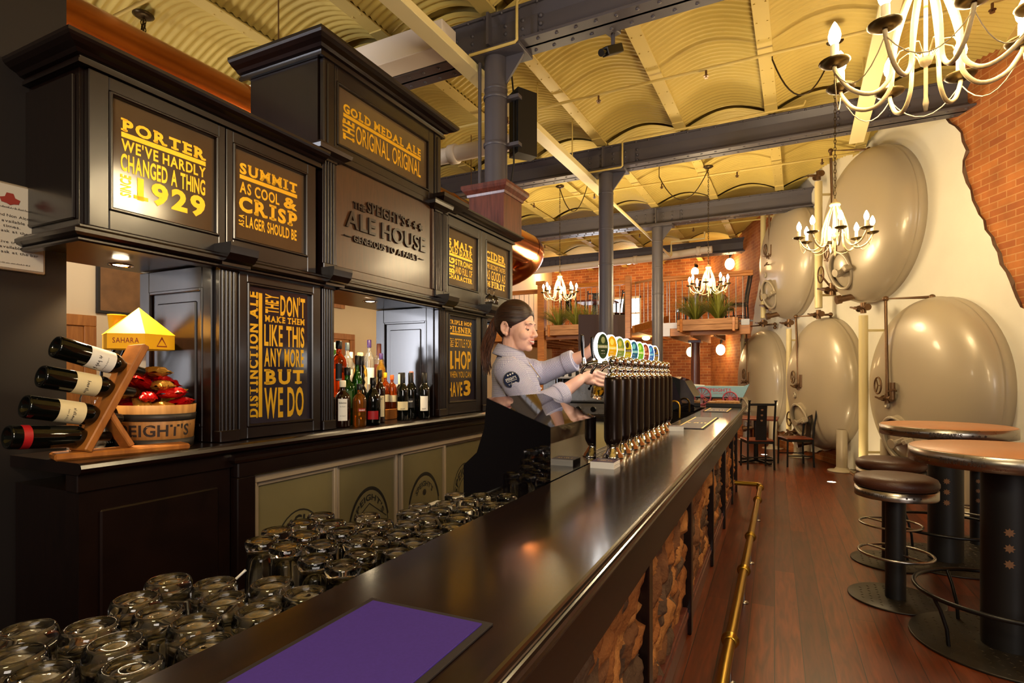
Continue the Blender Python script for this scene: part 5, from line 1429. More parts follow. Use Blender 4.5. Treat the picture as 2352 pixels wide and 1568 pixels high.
# stemless wine glasses on the ledge
for i, (u, lab) in enumerate(((3.85, 'upturned wine glass on the ledge under the CIDER sign, left of two'), (3.93, 'upturned wine glass on the ledge under the CIDER sign, right of two'))):
    t = thing('wine_glass', lab, 'glass', M=CAB @ T(u, -.06, 1.971))
    m = MB(WM[t.name]); m.lathe([(.03, 0), (.036, .03), (.03, .06), (.008, .078), (.004, .085), (.004, .12), (.028, .126), (.028, .128), (0, .13), (0, .082), (.006, .077), (.028, .059), (.034, .03), (.0285, 0), (.03, 0)], n=24); m.build('bowl', K['glass'], t)
# ------------------------------------------------------------------ leaners, stools, chairs
def facing(x, y): return math.atan2(0 - y, 0 - x)      # towards the photographer
def band_text(m, s, r, z0, z1, a0, wv, st='b'):
    text(m, s, -wv / 2, wv / 2, z0, z1, lambda u, z, d: (r * math.cos(a0 + u / r), r * math.sin(a0 + u / r), z), st)
def stars_on(m, r, a0, zs, rs):
    for z in zs:
        P = star(8, rs, rs * .6)
        m.add([(r * math.cos(a0 + p[0] / r), r * math.sin(a0 + p[0] / r), z + p[1]) for p in P], [tuple(range(len(P)))])
K['starcut'] = mat('tan_star_cutout_backing', (128, 90, 60), .6)
def tread(m, R, z):
    for i in range(-9, 10):
        for j in range(-9, 10):
            x, y = i * .046, j * .046
            if math.hypot(x, y) > R - .03: continue
            an = PI / 4 if (i + j) % 2 else -PI / 4
            c_, s_ = math.cos(an) * .014, math.sin(an) * .014; px, py = -s_ * .25, c_ * .25
            m.add([(x - c_ - 0, y - s_, z), (x + px, y + py, z), (x + c_, y + s_, z), (x - px, y - py, z), (x, y, z + .003)], [(0, 1, 4), (1, 2, 4), (2, 3, 4), (3, 0, 4)])
def leaner(label, x, y, words):
    t = thing('leaner_table', label, 'table', (x, y, 0), group='round leaner tables')
    M = WM[t.name]; fa = facing(x, y)
    m = MB(M); m.lathe([(0, 1.0), (.418, 1.0), (.421, 1.005), (.421, 1.03), (.416, 1.034), (0, 1.034)], n=56); m.build('tabletop', K['lam'], t)
    m = MB(M); m.lathe([(.421, .955), (.426, .955), (.427, 1.028), (.421, 1.03), (.421, .955)], n=56); bd = m.build('rim_band', K['steel'], t)
    m = MB(M); m.use(K['ink'])
    if words == 'S':
        band_text(m, "SPEIGHT'S", .4278, .975, 1.005, fa, .19)
        for sg in (-1, 1):
            for k in range(3):
                a = fa + sg * (.36 + .09 * k); P = star(6, .012, .006)
                m.add([(.4278 * math.cos(a + p[0] / .4278), .4278 * math.sin(a + p[0] / .4278), .99 + p[1]) for p in P], [tuple(range(12))])
    else:
        band_text(m, 'Pride of the South', .4278, .978, 1.006, fa - .42, .2, 'i')
    m.build('lettering', None, bd, fix=False)
    m = MB(M); m.lathe([(.112, .012), (.112, 1.0)], n=36); m.lathe([(.2, .99), (.2, 1.0)], n=30); pl = m.build('pole', K['blackmatt'], t)
    m = MB(M); stars_on(m.use(K['starcut']), .1128, fa + .06, (.46, .54, .62), .024); m.build('star_cutout', None, pl, fix=False)
    m = MB(M); m.lathe([(0, 0), (.425, 0), (.425, .01), (.42, .012), (0, .012)], n=56); tread(m, .42, .012); m.build('base_plate', K['checker'], t)
    m = MB(M); m.tube([(.4 * math.cos(2 * PI * k / 60), .4 * math.sin(2 * PI * k / 60), .27) for k in range(60)], .0115, 10, closed=True); m.build('foot_ring', K['blackmetal'], t)
    for k in range(4):
        a = fa + .75 + PI / 2 * k
        c_, s_ = math.cos(a), math.sin(a)
        m = MB(M); m.tube([(.395 * c_, .395 * s_, .265), (.36 * c_, .36 * s_, .2), (.325 * c_, .325 * s_, .1), (.315 * c_, .315 * s_, .012)], .0095, 8); m.build('ring_support', K['blackmetal'], t)
    return t
leaner('round tan leaner table nearest the camera at the right edge', .969, 3.780, 'P')
leaner('round tan leaner table standing behind, in front of the biggest tank', 1.0, 5.34, 'S')
def stool(label, x, y, star_=False):
    t = thing('bar_stool', label, 'stool', (x, y, 0), group='round leather bar stools')
    M = WM[t.name]; fa = facing(x, y)
    m = MB(M); m.lathe([(0, .705), (.2, .705), (.218, .712), (.228, .73), (.228, .748), (.218, .77), (.19, .783), (.12, .789), (0, .791)], n=44); m.build('seat', K['leather'], t)
    m = MB(M); m.lathe([(.2, .65), (.222, .65), (.224, .655), (.224, .705), (.2, .705), (.2, .65)], n=44); m.lathe([(0, .66), (.2, .66), (.2, .665), (0, .665)], n=30); bd = m.build('seat_band', K['steel'], t)
    m = MB(M); m.use(K['ink']); band_text(m, 'Pride of the South', .2246, .67, .69, fa - .5, .13, 'i')
    for k in range(3):
        a = fa + .25 + .17 * k; P = star(6, .009, .0045); m.add([(.2246 * math.cos(a + p[0] / .2246), .2246 * math.sin(a + p[0] / .2246), .68 + p[1]) for p in P], [tuple(range(12))])
    m.build('lettering', None, bd, fix=False)
    m = MB(M); m.lathe([(.056, .01), (.056, .66)], n=26); m.lathe([(.11, .645), (.11, .66), (0, .66)], n=20); pl = m.build('pole', K['blackmatt'], t)
    if star_:
        m = MB(M); stars_on(m.use(K['starcut']), .0565, fa, (.38, .46, .54), .02); m.build('star_cutout', None, pl, fix=False)
    m = MB(M); m.lathe([(0, 0), (.262, 0), (.262, .009), (.258, .011), (0, .011)], n=48); tread(m, .255, .011); m.build('base_plate', K['checker'], t)
    m = MB(M); m.tube([(.2 * math.cos(2 * PI * k / 48), .2 * math.sin(2 * PI * k / 48), .29) for k in range(48)], .0085, 10, closed=True)
    m.tube([(-.2 * math.cos(fa + .9), -.2 * math.sin(fa + .9), .29), (.2 * math.cos(fa + .9), .2 * math.sin(fa + .9), .29)], .007, 8); m.build('foot_ring', K['steel'], t)
    return t
stool('brown leather bar stool nearest the camera', .545, 4.273)
stool('brown leather bar stool directly behind the nearest stool', .618, 5.099)
stool('bar stool hidden behind the two leaner tables, its star cut pole showing', 1.33, 5.93, True)

def make_chair(label, M, group):
    t = thing('dining_chair', label, 'chair', M=M, group=group)
    mb = lambda: MB(M)
    m = mb(); m.box(-.2, .2, -.2, .2, .42, .445, .01); m.build('seat', K['chairwood'], t)
    m = mb(); m.box(-.19, .19, -.185, .185, .385, .42, .003); m.build('seat_frame', K['blackmetal'], t)
    for sx in (-1, 1):
        m = mb(); m.tube([(sx * .185, .19, 0), (sx * .18, .185, .42)], .014, 8); m.build('leg', K['blackmetal'], t)
        m = mb(); m.tube([(sx * .19, -.2, 0), (sx * .185, -.185, .42), (sx * .185, -.2, .6), (sx * .185, -.27, 1.03)], .015, 10); m.lathe([(0, .0), (.024, .0), (.026, .008), (.022, .014), (0, .014)], (sx * .185, -.272, 1.025), 12); m.build('back_post', K['blackmetal'], t)
        m = mb(); m.cyl((sx * .185, -.195, .17), (sx * .182, .188, .17), .009, n=8); m.build('stretcher', K['blackmetal'], t)
    m = mb(); m.bar((-.185, -.258, .975), (.185, -.258, .975), .022, .035, c=.004); m.build('top_rail', K['blackmetal'], t)
    m = mb(); m.cyl((-.182, -.1, .17), (.182, -.1, .17), .009, n=8); m.build('stretcher', K['blackmetal'], t)
    m = mb(); n_ = 6
    P = [(-.08, -.195, .43), (.08, -.195, .43), (.075, -.21, .65), (.07, -.258, .96), (-.07, -.258, .96), (-.075, -.21, .65)]
    m.add(P + [(p[0], p[1] + .008, p[2]) for p in P], [(0, 1, 2, 5), (5, 2, 3, 4), (6, 11, 8, 7), (11, 10, 9, 8), (0, 6, 7, 1), (1, 7, 8, 2), (2, 8, 9, 3), (3, 9, 10, 4), (4, 10, 11, 5), (5, 11, 6, 0)]); sp = m.build('splat', K['blackmetal'], t)
    m = mb(); m.use(K['starcut'])
    for z in (.74, .82, .9):
        y = -.21 - .048 * (z - .65) / .31
        P = star(8, .022, .013)
        for d in (-.0012, .0092): m.add([(p[0], y + d, z + p[1]) for p in P], [tuple(range(16))])
    m.build('star_cutout', None, sp, fix=False)
    return t
GC = 'black metal chairs with star cut backs'
ch0 = make_chair('black chair with its back to us beyond the end of the bar', T(-.57, 9.33, 0, math.radians(20)), GC)
dup(ch0, T(-.05, 9.85, 0, math.radians(112)), 'black chair seen side on, right of the small table beyond the bar', GC)
dup(ch0, T(-1.15, 9.75, 0, math.radians(-60)), 'black chair half hidden behind the end of the bar', GC)
t = thing('cafe_table', 'small red brown table beyond the end of the bar', 'table', (-.62, 9.9, 0))
m = MB(WM[t.name]); m.box(-.33, .33, -.33, .33, .7, .73, .006); m.build('tabletop', K['chairwood'], t)
m = MB(WM[t.name]); m.cyl((0, 0, .04), (0, 0, .7), .035, n=14); m.build('column', K['blackmetal'], t)
m = MB(WM[t.name])
for k in range(4):
    a = PI / 4 + PI / 2 * k; m.bar((0, 0, .04), (.32 * math.cos(a), .32 * math.sin(a), .02), .05, .03)
m.build('foot', K['blackmetal'], t)
def uplight(label, x, y):
    t = thing('floor_uplight', label, 'light', (x, y, 0), group='floor uplights by the tanks')
    m = MB(WM[t.name]); m.lathe([(.052, .0), (.065, .0), (.065, .004), (.052, .006), (.05, .004)], n=24); m.build('bezel', K['steel'], t)
    m = MB(WM[t.name]); m.lathe([(0, .004), (.05, .003)], n=20); m.build('lens', K['downlight'], t)
    lamp('uplight_beam', 'SPOT', (x, y, .03), 18, WARM, .03, look_rot((x, y, 0), (x + .7, y + .9, 1.2)), 1.6)
uplight('glowing round floor uplight in front of the tanks', .384, 8.524)
uplight('small floor uplight under the chairs beyond the bar', -.55, 10.9)
# things at the far end of the bar
t = thing('end_counter', 'dark return counter at the far end of the bar', 'counter', M=BAR @ T(7, .7, 0))
m = MB(BAR); m.box(6.66, 7.36, .39, 1.2, 1.0, 1.05, .004); m.build('worktop', K['bartop'], t)
m = MB(BAR); m.box(6.68, 7.34, .41, 1.15, 0, 1.0); m.build('cupboard', K['dark'], t)
t = thing('menu_tray', 'stack of menus in a black tray on the far end of the bar', 'tray', M=BAR @ T(6.95, .2, 1.05))
m = MB(BAR); m.box(6.72, 7.0, .03, .4, 1.05, 1.095, .004); m.build('tray', K['blackmatt'], t)
m = MB(BAR); m.box(6.74, 6.98, .05, .38, 1.09, 1.112, .003); m.box(6.75, 6.98, .06, .3, 1.112, 1.118, .002); m.build('menus', K['oak'], t)
CT = BAR @ T(7.28, .3, 1.05)
U = thing('model_cart', 'pale blue model dray cart with pink spoked wheels on the bar end', 'model cart', M=CT)
bl = mat('pale_blue_cart_paint', (150, 196, 214), .5); pkm = mat('pink_wheel_paint', (196, 90, 110), .5)
m = MB(CT); m.prism([(.3, .1), (.31, .23), (-.28, .23), (-.34, .26), (-.27, .1)], -.12, .12, 'x'); m.build('cart_body', bl, U)
m = MB(CT); m.use(pkm); text(m, 'SPEIGHTS', -.13, .14, .165, .205, lambda u, z, d: (-.1215, -u, z), 'b'); scribble(m, -.06, .06, .138, .15, lambda u, z, d: (-.1215, -u, z)); m.build('lettering', None, U, fix=False)
for yy, rr in ((.19, .11), (-.13, .085)):
    for xx in (-.135, .125):
        m = MB(CT); c_ = Vector((xx, yy, rr))
        m.tube([c_ + Vector((0, rr * .93 * math.cos(2 * PI * k / 28), rr * .93 * math.sin(2 * PI * k / 28))) for k in range(28)], .008, 8, closed=True)
        m.cyl(c_ + Vector((-.012, 0, 0)), c_ + Vector((.012, 0, 0)), .018, n=12)
        for k in range(12):
            a = 2 * PI * k / 12; m.cyl(c_, c_ + Vector((0, rr * .9 * math.cos(a), rr * .9 * math.sin(a))), .004, n=6)
        m.build('wheel', pkm, U)
m = MB(CT); m.box(-.11, .11, -.15, .22, .08, .1); m.build('axle_frame', K['blackmatt'], U)
t = thing('card_stand', 'white leaning card behind the model cart', 'card', M=BAR @ T(7.35, .75, 1.05))
m = MB(BAR); m.bar((7.3, .62, 1.055), (7.36, .6, 1.3), .24, .004, up=(1, 0, 0)); m.build('card', K['paper'], t)
m = MB(BAR); m.bar((7.39, .62, 1.055), (7.33, .61, 1.2), .05, .003, up=(1, 0, 0)); m.build('prop', K['paper'], t)
t = thing('desk_lamp', 'small dark domed lamp beyond the far till', 'lamp', M=BAR @ T(7.2, .98, 1.05))
m = MB(WM[t.name]); m.lathe([(0, 0), (.06, 0), (.055, .012), (.01, .02), (.008, .03), (.008, .3), (0, .3)], n=20); m.build('stem', K['brass'], t)
m = MB(WM[t.name]); m.lathe([(.0, .375), (.04, .365), (.08, .33), (.09, .3), (.086, .3), (.075, .33), (.038, .36), (0, .37)], n=24); m.build('shade', K['blackmetal'], t)
# sink bits behind the bar
t = thing('swan_tap', 'gold swan necked water tap behind the bar by the far till', 'tap', M=BAR @ T(5.3, .5, .95))
m = MB(BAR); m.tube([(5.45, .5, .9), (5.45, .5, 1.12)] + [(5.45, .5 + .05 - .05 * math.cos(a), 1.12 + .05 * math.sin(a)) for a in [PI * k / 8 for k in range(1, 9)]] + [(5.45, .6, 1.08)], .009, 8); m.build('spout', K['brass'], t)
t = thing('glass_rack', 'wire rack of clean glassware beyond the tap row', 'rack', M=BAR @ T(4.5, .55, .9))
m = MB(BAR)
for k in range(9): m.box(4.1 + k * .14, 4.106 + k * .14, .42, .7, .98, 1.03); 
for yy in (.42, .56, .7):
    m.cyl((4.1, yy, 1.03), (5.22, yy, 1.03), .005, n=6); m.cyl((4.1, yy, .98), (5.22, yy, .98), .005, n=6)
m.build('wire_frame', K['chrome'], t)
m = MB(BAR); m.box(4.08, 5.25, .4, .72, .86, .98, .004); m.build('rack_base', K['steel'], t)
# coffee machine on its own counter at the end of the back bar
CM = T(-2.02, 5.55, 0, math.radians(8))
U = thing('coffee_counter', 'dark counter with a cream cupboard below the coffee machine', 'counter', M=CM)
m = MB(CM); m.box(-.6, .45, -.3, .35, .96, 1.0, .004); m.build('worktop', K['dark'], U)
m = MB(CM); m.box(-.58, .43, -.24, .33, 0, .96, .004); m.build('cupboard', K['cream'], U)
m = MB(CM); m.box(.02, .06, -.27, -.24, .7, .82, .008); m.build('handle', K['steel'], U)
U = thing('coffee_machine', 'steel and cream coffee machine on the counter beyond the barmaid', 'coffee machine', M=CM @ T(0, 0, 1.0))
m = MB(CM); m.box(-.42, .38, -.24, .26, 1.02, 1.14, .008); m.build('base', K['steel'], U)
for x in (.02, .17):
    m = MB(CM); m.cyl((x, -.24, 1.075), (x, -.265, 1.075), .03, .026, 16); m.build('knob', K['black'], U)
m = MB(CM); m.box(-.42, .38, .0, .26, 1.14, 1.38, .008); m.build('body', K['steel'], U)
m = MB(CM); m.box(-.45, .4, -.26, .27, 1.38, 1.48, .015); m.build('top_housing', K['white'], U)
m = MB(CM)
for k in range(8): m.box(-.38 + k * .075, -.345 + k * .075, -.268, -.255, 1.4, 1.455, .012)
m.build('vent_slots', K['blackmatt'], U)
for x in (-.22, .14):
    m = MB(CM); m.cyl((x, -.1, 1.38), (x, -.1, 1.3), .04, n=16); m.tube([(x, -.1, 1.31), (x, -.2, 1.3), (x, -.3, 1.28)], .014, 8); m.build('group_head', K['black'], U)
m = MB(CM); m.box(-.4, .36, -.25, 0, 1.14, 1.15); m.build('drip_grid', K['blackmetal'], U)
# ------------------------------------------------------------------ brewing tanks set into the right wall
def tank(label, s, z, R=1.04, feet=False):
    t = thing('brewing_tank', label, 'tank', M=WALL @ T(s, -.1, z), group='round brewing tanks in the plaster wall')
    m = MB(WALL)
    stub = [(R - .02, -.02), (R, -.02), (R, .13), (R - .006, .136), (R + .006, .146), (R - .002, .158)]
    dish = []
    for k in range(1, 19):
        q = k / 18.0
        r = (R - .004) * math.cos(q * PI / 2) ** .62 if q < 1 else 0
        h = .158 + .30 * math.sin(q * PI / 2) ** 1.0
        dish.append((r, h))
    m.lathe(stub + dish, (s, 0, z), 72, (0, -1, 0)); m.build('dished_end', K['tank'], t)
    def surf(ds, dz):
        rr = min(.98, math.hypot(ds, dz) / R)
        q = math.acos(min(1, rr ** (1 / .62))) / (PI / 2)
        return -(.158 + .30 * math.sin(q * PI / 2))
    # oval manway with yoke, low on the far side
    ds, dz = -.1, -.57
    y = surf(ds, dz) - .0
    MW = WALL @ T(s + ds, y + .03, z + dz) @ Matrix.Rotation(math.radians(14), 4, 'X') @ Matrix.Rotation(math.radians(10), 4, 'Z')
    el = lambda a, b, k=36: [(a * math.cos(2 * PI * i / k), b * math.sin(2 * PI * i / k)) for i in range(k)]
    m = MB(MW); m.tube([(p[0], -.075, p[1]) for p in el(.2, .255)], .02, 8, closed=True)
    P = el(.2, .255); n = len(P); m.add([(p[0], -.075, p[1]) for p in P] + [(p[0] * 1.08, .1, p[1] * 1.08) for p in P], [(i, (i + 1) % n, n + (i + 1) % n, n + i) for i in range(n)], True)
    m.build('manway_collar', K['tank'], t)
    m = MB(MW); m.ball((0, -.02, 0), 1.0, 28, 10, sx=.19, sy=.05, sz=.245) if False else None
    m.grid(lambda a, b: (.192 * b * math.cos(2 * PI * a), -.03 - .05 * (1 - b * b), .247 * b * math.sin(2 * PI * a)), 32, 6, wrap=True); m.build('manway_door', K['tank'], t)
    m = MB(MW); m.bar((-.02, -.09, -.06), (.2, -.09, .03), .06, .11, up=(0, -1, 0), c=.01); m.bar((.17, -.12, -.02), (.24, -.12, .01), .1, .06, c=.01); m.cyl((.06, -.08, -.02), (.06, -.2, -.02), .03, n=14); m.cyl((.06, -.19, -.02), (.06, -.21, -.02), .055, n=14); m.build('manway_yoke', K['tank'], t)
    # small sight glass boss and outlet
    m = MB(WALL); yy = surf(-.3, -.2); m.lathe([(.035, 0), (.05, 0), (.05, .03), (.035, .035), (.03, .02), (0, .02)], (s - .3, yy + .01, z - .2), 18, (-.15, -1, .1)); m.build('sight_port', K['tank'], t)
    yy = surf(-.1, -.93); m = MB(WALL); m.cyl((s - .1, yy + .1, z - .93), (s - .14, yy - .14, z - .98), .045, .045, 14); m.cyl((s - .14, yy - .12, z - .975), (s - .147, yy - .18, z - .988), .062, .062, 14); m.build('outlet', K['pipe'], t)
    yy = surf(.1, .1); m = MB(WALL); m.cyl((s - .12, surf(-.12, -.02) + .01, z - .03), (s - .12, surf(-.12, -.02) - .06, z - .03), .012, n=8); m.bar((s - .18, surf(-.12, -.02) - .06, z - .04), (s - .05, surf(-.12, -.02) - .06, z - .01), .02, .02); m.build('dipstick_tap', K['pipe'], t)
    if feet:
        for sg in (-1, 1):
            m = MB(WALL); sx = s + sg * .72; m.cyl((sx, -.22, .02), (sx, -.22, z - R * .69 + .05), .075, n=20); m.lathe([(0, 0), (.19, 0), (.19, .018), (.1, .03), (.08, .06), (0, .06)], (sx, -.22, 0), 26); m.build('foot', K['tank'], t)
    return t
SP = 2.543
tank('biggest looking lower tank, behind the leaner tables', SP, 1.26, feet=True)
tank('middle lower tank with its feet showing', 0, 1.28, feet=True)
tank('farthest lower tank, beyond the chairs', -SP, 1.28, feet=True)
tank('upper tank behind the hanging chandelier', SP / 2, 3.45)
tank('farther upper tank beside the mezzanine', -SP / 2, 3.48)

def wpx(px, py, off):
    a = (px - 1176) / FPX; b = (860 - py) / FPX
    d = Vector((a * CY - SY, a * SY + CY, b)); n = Vector((_n.x, _n.y, 0))
    t = (n.dot(Vector((wo[0], wo[1], 0))) - off) / n.dot(d)
    p = WALL.inverted() @ Vector((d.x * t, d.y * t, HCAM + d.z * t)); return (p.x, p.y, p.z)
def valve(m, x, y, z, k=1.0):
    m.cyl((x, y, z - .07 * k), (x, y, z + .07 * k), .035 * k, n=12); m.cyl((x - .1 * k, y, z), (x + .1 * k, y, z), .028 * k, n=12)
    for dx in (-.1, .1): m.cyl((x + (dx - .012) * k, y, z), (x + (dx + .012) * k, y, z), .045 * k, n=12)
    m.cyl((x, y - .12 * k, z), (x, y, z), .02 * k, n=10); m.bar((x - .09 * k, y - .12 * k, z + .02 * k), (x + .09 * k, y - .12 * k, z - .02 * k), .02 * k, .02 * k)
def sight(label, px, p0, p1, off, r=.05):
    a = wpx(px, p0, off); b = wpx(px, p1, off)
    t = thing('sight_tube', label, 'pipe', M=WALL @ T(a[0], a[1], b[2]), group='tall cream tubes between the tanks')
    m = MB(WALL); m.cyl((a[0], a[1], b[2] + .1), (a[0], a[1], a[2] - .1), r, n=18); m.build('tube', K['tankpipe'], t)
    for z in (a[2], b[2]):
        m = MB(WALL); valve(m, a[0], a[1], z); m.build('valve', K['pipe'], t)
    m = MB(WALL); zc = (a[2] * .3 + b[2] * .7)
    for z in (a[2] - .3, b[2] + .3): m.bar((a[0], a[1], z), (a[0], .0, z), .03, .03)
    m.build('wall_bracket', K['tankpipe'], t)
sight('thick cream tube between the two upper tanks', 1880, 403, 722, .3, .055)
sight('thick cream tube left of the far upper tank', 1753, 462, 742, .3, .05)
sight('tall cream tube between the biggest and middle lower tanks', 1983, 707, 1090, .34, .055)
sight('tall cream tube between the middle and far lower tanks', 1812, 742, 1000, .3, .045)
sight('tall cream tube left of the farthest lower tank', 1706, 755, 930, .3, .045)
def over(label, pts, offs):
    P = [wpx(p[0], p[1], o) for p, o in zip(pts, offs)]
    for i in range(1, len(P)):
        pass
    t = thing('overflow_pipe', label, 'pipe', M=WALL @ T(*P[-1]), group='thin bronze pipes over the tanks')
    m = MB(WALL); m.tube(P, .019, 10); m.build('tube', K['pipe'], t)
    for p in P[:3]:
        m = MB(WALL); m.ball(p, .034, 12, 8); m.build('elbow', K['pipe'], t)
    m = MB(WALL); e = P[-1]; valve(m, e[0], e[1], e[2] - .05, .8)
    m.tube([(e[0] - .14 + .07 * math.cos(2 * PI * k / 20), e[1] - .03, e[2] + .1 + .1 * math.sin(2 * PI * k / 20)) for k in range(20)], .01, 6, closed=True)
    for k in range(3): m.bar((e[0] - .14, e[1] - .03, e[2] + .1), (e[0] - .14 + .07 * math.cos(k * 2.1), e[1] - .03, e[2] + .1 + .1 * math.sin(k * 2.1)), .01, .01)
    m.cyl((e[0] + .1, e[1], e[2] - .06), (e[0] + .1, e[1], e[2] + .14), .028, n=12); m.build('valve', K['brass'] if False else K['pipe'], t)
over('bronze overflow pipe over the biggest lower tank', [(2141, 690), (2141, 682), (2034, 686), (2038, 905)], [.1, .12, .45, .5])
over('bronze overflow pipe over the middle lower tank', [(1908, 732), (1908, 722), (1828, 727), (1834, 880)], [.1, .12, .42, .46])
over('bronze overflow pipe over the farthest lower tank', [(1780, 752), (1780, 744), (1714, 750), (1717, 870)], [.1, .12, .42, .46])
over('bronze overflow pipe over the nearer upper tank', [(1995, 352), (1995, 343), (1908, 346), (1915, 590)], [.1, .12, .4, .44])
over('bronze overflow pipe over the far upper tank', [(1838, 464), (1838, 456), (1766, 461), (1768, 582)], [.1, .12, .4, .44])
for lab, px, py, off in (('bronze hand wheel valve under the nearer upper tank', 1912, 664, .3), ('bronze hand wheel valve under the far upper tank', 1770, 702, .3), ('bronze valve by the foot of the middle tank', 1836, 992, .3)):
    p = wpx(px, py, off)
    t = thing('drain_valve', lab, 'valve', M=WALL @ T(*p))
    m = MB(WALL); valve(m, p[0], p[1], p[2], 1.3); m.build('valve_body', K['pipe'], t)
    m = MB(WALL); m.cyl((p[0] + .12, p[1], p[2]), (p[0] + .32, p[1] + .1, p[2] - .1), .04, n=12); m.cyl(p, (p[0], .0, p[2]), .025, n=10); m.build('branch', K['pipe'], t)
    m = MB(WALL); c_ = (p[0] - .02, p[1] - .16, p[2] + .22); m.tube([(c_[0] + .09 * math.cos(2 * PI * k / 20), c_[1], c_[2] + .12 * math.sin(2 * PI * k / 20)) for k in range(20)], .011, 6, closed=True)
    m.bar((c_[0] - .09, c_[1], c_[2]), (c_[0] + .09, c_[1], c_[2]), .012, .012); m.cyl(c_, (p[0], p[1], p[2]), .014, n=8); m.build('hand_wheel', K['pipe'], t)
# ------------------------------------------------------------------ mezzanine at the far end
MY = 12.0
def wall_x(y, off=.05): return wo[0] + _e.x * (y - wo[1]) / _e.y - off
def deck(name, label, x0, x1):
    t = thing(name, label, 'mezzanine', ((x0 + x1) / 2, MY, 2.3))
    m = MB(); q_ = min(x1, wall_x(16.4, .25)); m.prism([(x0, MY), (x1, MY), (q_, 16.4), (x0, 16.4)], 2.4, 2.45, 'z'); m.build('floor_deck', K['deck'], t)
    m = MB(); m.box(x0, x1, MY - .03, MY + .02, 2.22, 2.42, .006); m.build('fascia', K['rail'], t)
    for k in range(int((x1 - x0) / .45)):
        x = x0 + .2 + k * .45; m = MB(); m.box(x - .025, x + .025, MY + .02, min(16.4, MY + .2 + max(.2, (x1 - x) * 2.2)), 2.2, 2.4, .003); m.build('joist', K['deck'], t)
    return t
xr1 = wall_x(MY + .3, .12)
D1 = deck('mezzanine_deck', 'right timber mezzanine deck beside the tanks', -2.62, xr1 - .35)
D2 = deck('mezzanine_deck', 'left timber mezzanine deck behind the barmaid', -6.9, -3.3)
def railing(label, x0, x1, y=MY + .02, z0=2.45, h=1.03, posts=()):
    t = thing('railing', label, 'railing', ((x0 + x1) / 2, y, z0))
    m = MB(); m.box(x0, x1, y - .045, y + .045, z0 + h - .05, z0 + h, .006); m.box(x0, x1, y - .03, y + .03, z0 + h - .1, z0 + h - .05, .004); m.build('hand_rail', K['rail'], t)
    m = MB(); m.box(x0, x1, y - .012, y + .012, z0 + .02, z0 + .05); m.build('bottom_rail', K['steelpaint'], t)
    n = int((x1 - x0) / .13)
    for k in range(n):
        x = x0 + .07 + k * .13; m = MB(); m.cyl((x, y, z0 + .04), (x, y, z0 + h - .08), .008, n=8); m.build('baluster', K['steel'], t)
    for x in posts:
        m = MB(); m.box(x - .06, x + .06, y - .06, y + .06, 2.2, z0 + h + .08, .006); m.build('post', K['rail'], t)
    return t
railing('timber topped steel railing along the right mezzanine', -2.62, xr1 - .3)
railing('timber topped steel railing along the left mezzanine', -5.25, -3.3, posts=(-3.3,))
railing('timber topped steel railing left of the tall mezzanine post', -6.85, -5.4, y=MY + .4)
t = thing('timber_post', 'tall square timber post left of the mezzanine planters', 'post', (-5.32, MY, 0))
m = MB(); m.box(-5.41, -5.24, MY - .12, MY + .04, 0, 3.55, .008); m.build('shaft', K['rail'], t)
m = MB(); m.box(-5.44, -5.21, MY - .15, MY + .07, 3.5, 3.58, .008); m.build('cap', K['rail'], t)
t = thing('stair_rail', 'sloping timber stair rail in the mezzanine gap', 'railing', (-3.0, 12.6, 2.45))
m = MB(); m.bar((-3.2, 12.05, 3.4), (-2.75, 13.6, 3.75), .07, .05, c=.005); m.build('hand_rail', K['rail'], t)
m = MB(); m.bar((-3.2, 12.05, 2.4), (-2.75, 13.6, 2.75), .06, .16, c=.005); m.build('string_board', K['rail'], t)
for k in range(9):
    f_ = .06 + k * .11; m = MB(); x = -3.2 + .45 * f_; y = 12.05 + 1.55 * f_; z = .35 * f_; m.cyl((x, y, 2.45 + z), (x, y, 3.38 + z), .008, n=6); m.build('baluster', K['steel'], t)
def planter(label, x0, x1, group='timber planters on the mezzanine edge'):
    t = thing('planter_box', label, 'planter', ((x0 + x1) / 2, MY - .2, 2.4), 0, group)
    m = MB()
    for z in (2.3, 2.415): m.box(x0, x1, MY - .36, MY - .33, z, z + .11, .004)
    m.box(x0, x0 + .025, MY - .33, MY - .05, 2.3, 2.52, .003); m.box(x1 - .025, x1, MY - .33, MY - .05, 2.3, 2.52, .003); m.box(x0, x1, MY - .33, MY - .05, 2.3, 2.33)
    m.build('boards', K['deck'], t)
    for x in (x0 + .06, x1 - .1):
        m = MB(); m.box(x, x + .05, MY - .385, MY - .03, 2.27, 2.54, .004); m.build('strap', K['rail'], t)
    m = MB(); m.box(x0 + .03, x1 - .03, MY - .32, MY - .06, 2.33, 2.49); m.build('soil', K['blackmatt'], t)
def grass(label, x, y, z, h, n, sp):
    t = thing('tufted_plant', label, 'plant', (x, y, z), 0, 'spiky green plants in the planters')
    m = MB()
    for i in range(n):
        a = rnd.uniform(0, 2 * PI); lean = rnd.uniform(.05, 1.25) ** .75; L_ = h * rnd.uniform(.7, 1.08)
        dx, dy = math.cos(a), math.sin(a) * .6; w_ = .011; pts = []
        for k in range(5):
            q = k / 4; r = sp * lean * q ** 1.25; zz = L_ * (q - .38 * lean * q * q)
            pts.append((x + dx * r, y + dy * r, z + zz, w_ * (1 - q * .85)))
        vs = []
        for p in pts: vs += [(p[0] - dy * p[3] - p[3] * .5, p[1] + dx * p[3], p[2]), (p[0] + dy * p[3] + p[3] * .5, p[1] - dx * p[3], p[2])]
        m.add(vs, [(2 * k, 2 * k + 2, 2 * k + 3, 2 * k + 1) for k in range(4)], True)
    m.build('foliage', K['green'], t, fix=False)
planter('timber planter box on the right mezzanine', -2.2, -1.05)
planter('timber planter box on the left mezzanine', -5.1, -4.0)
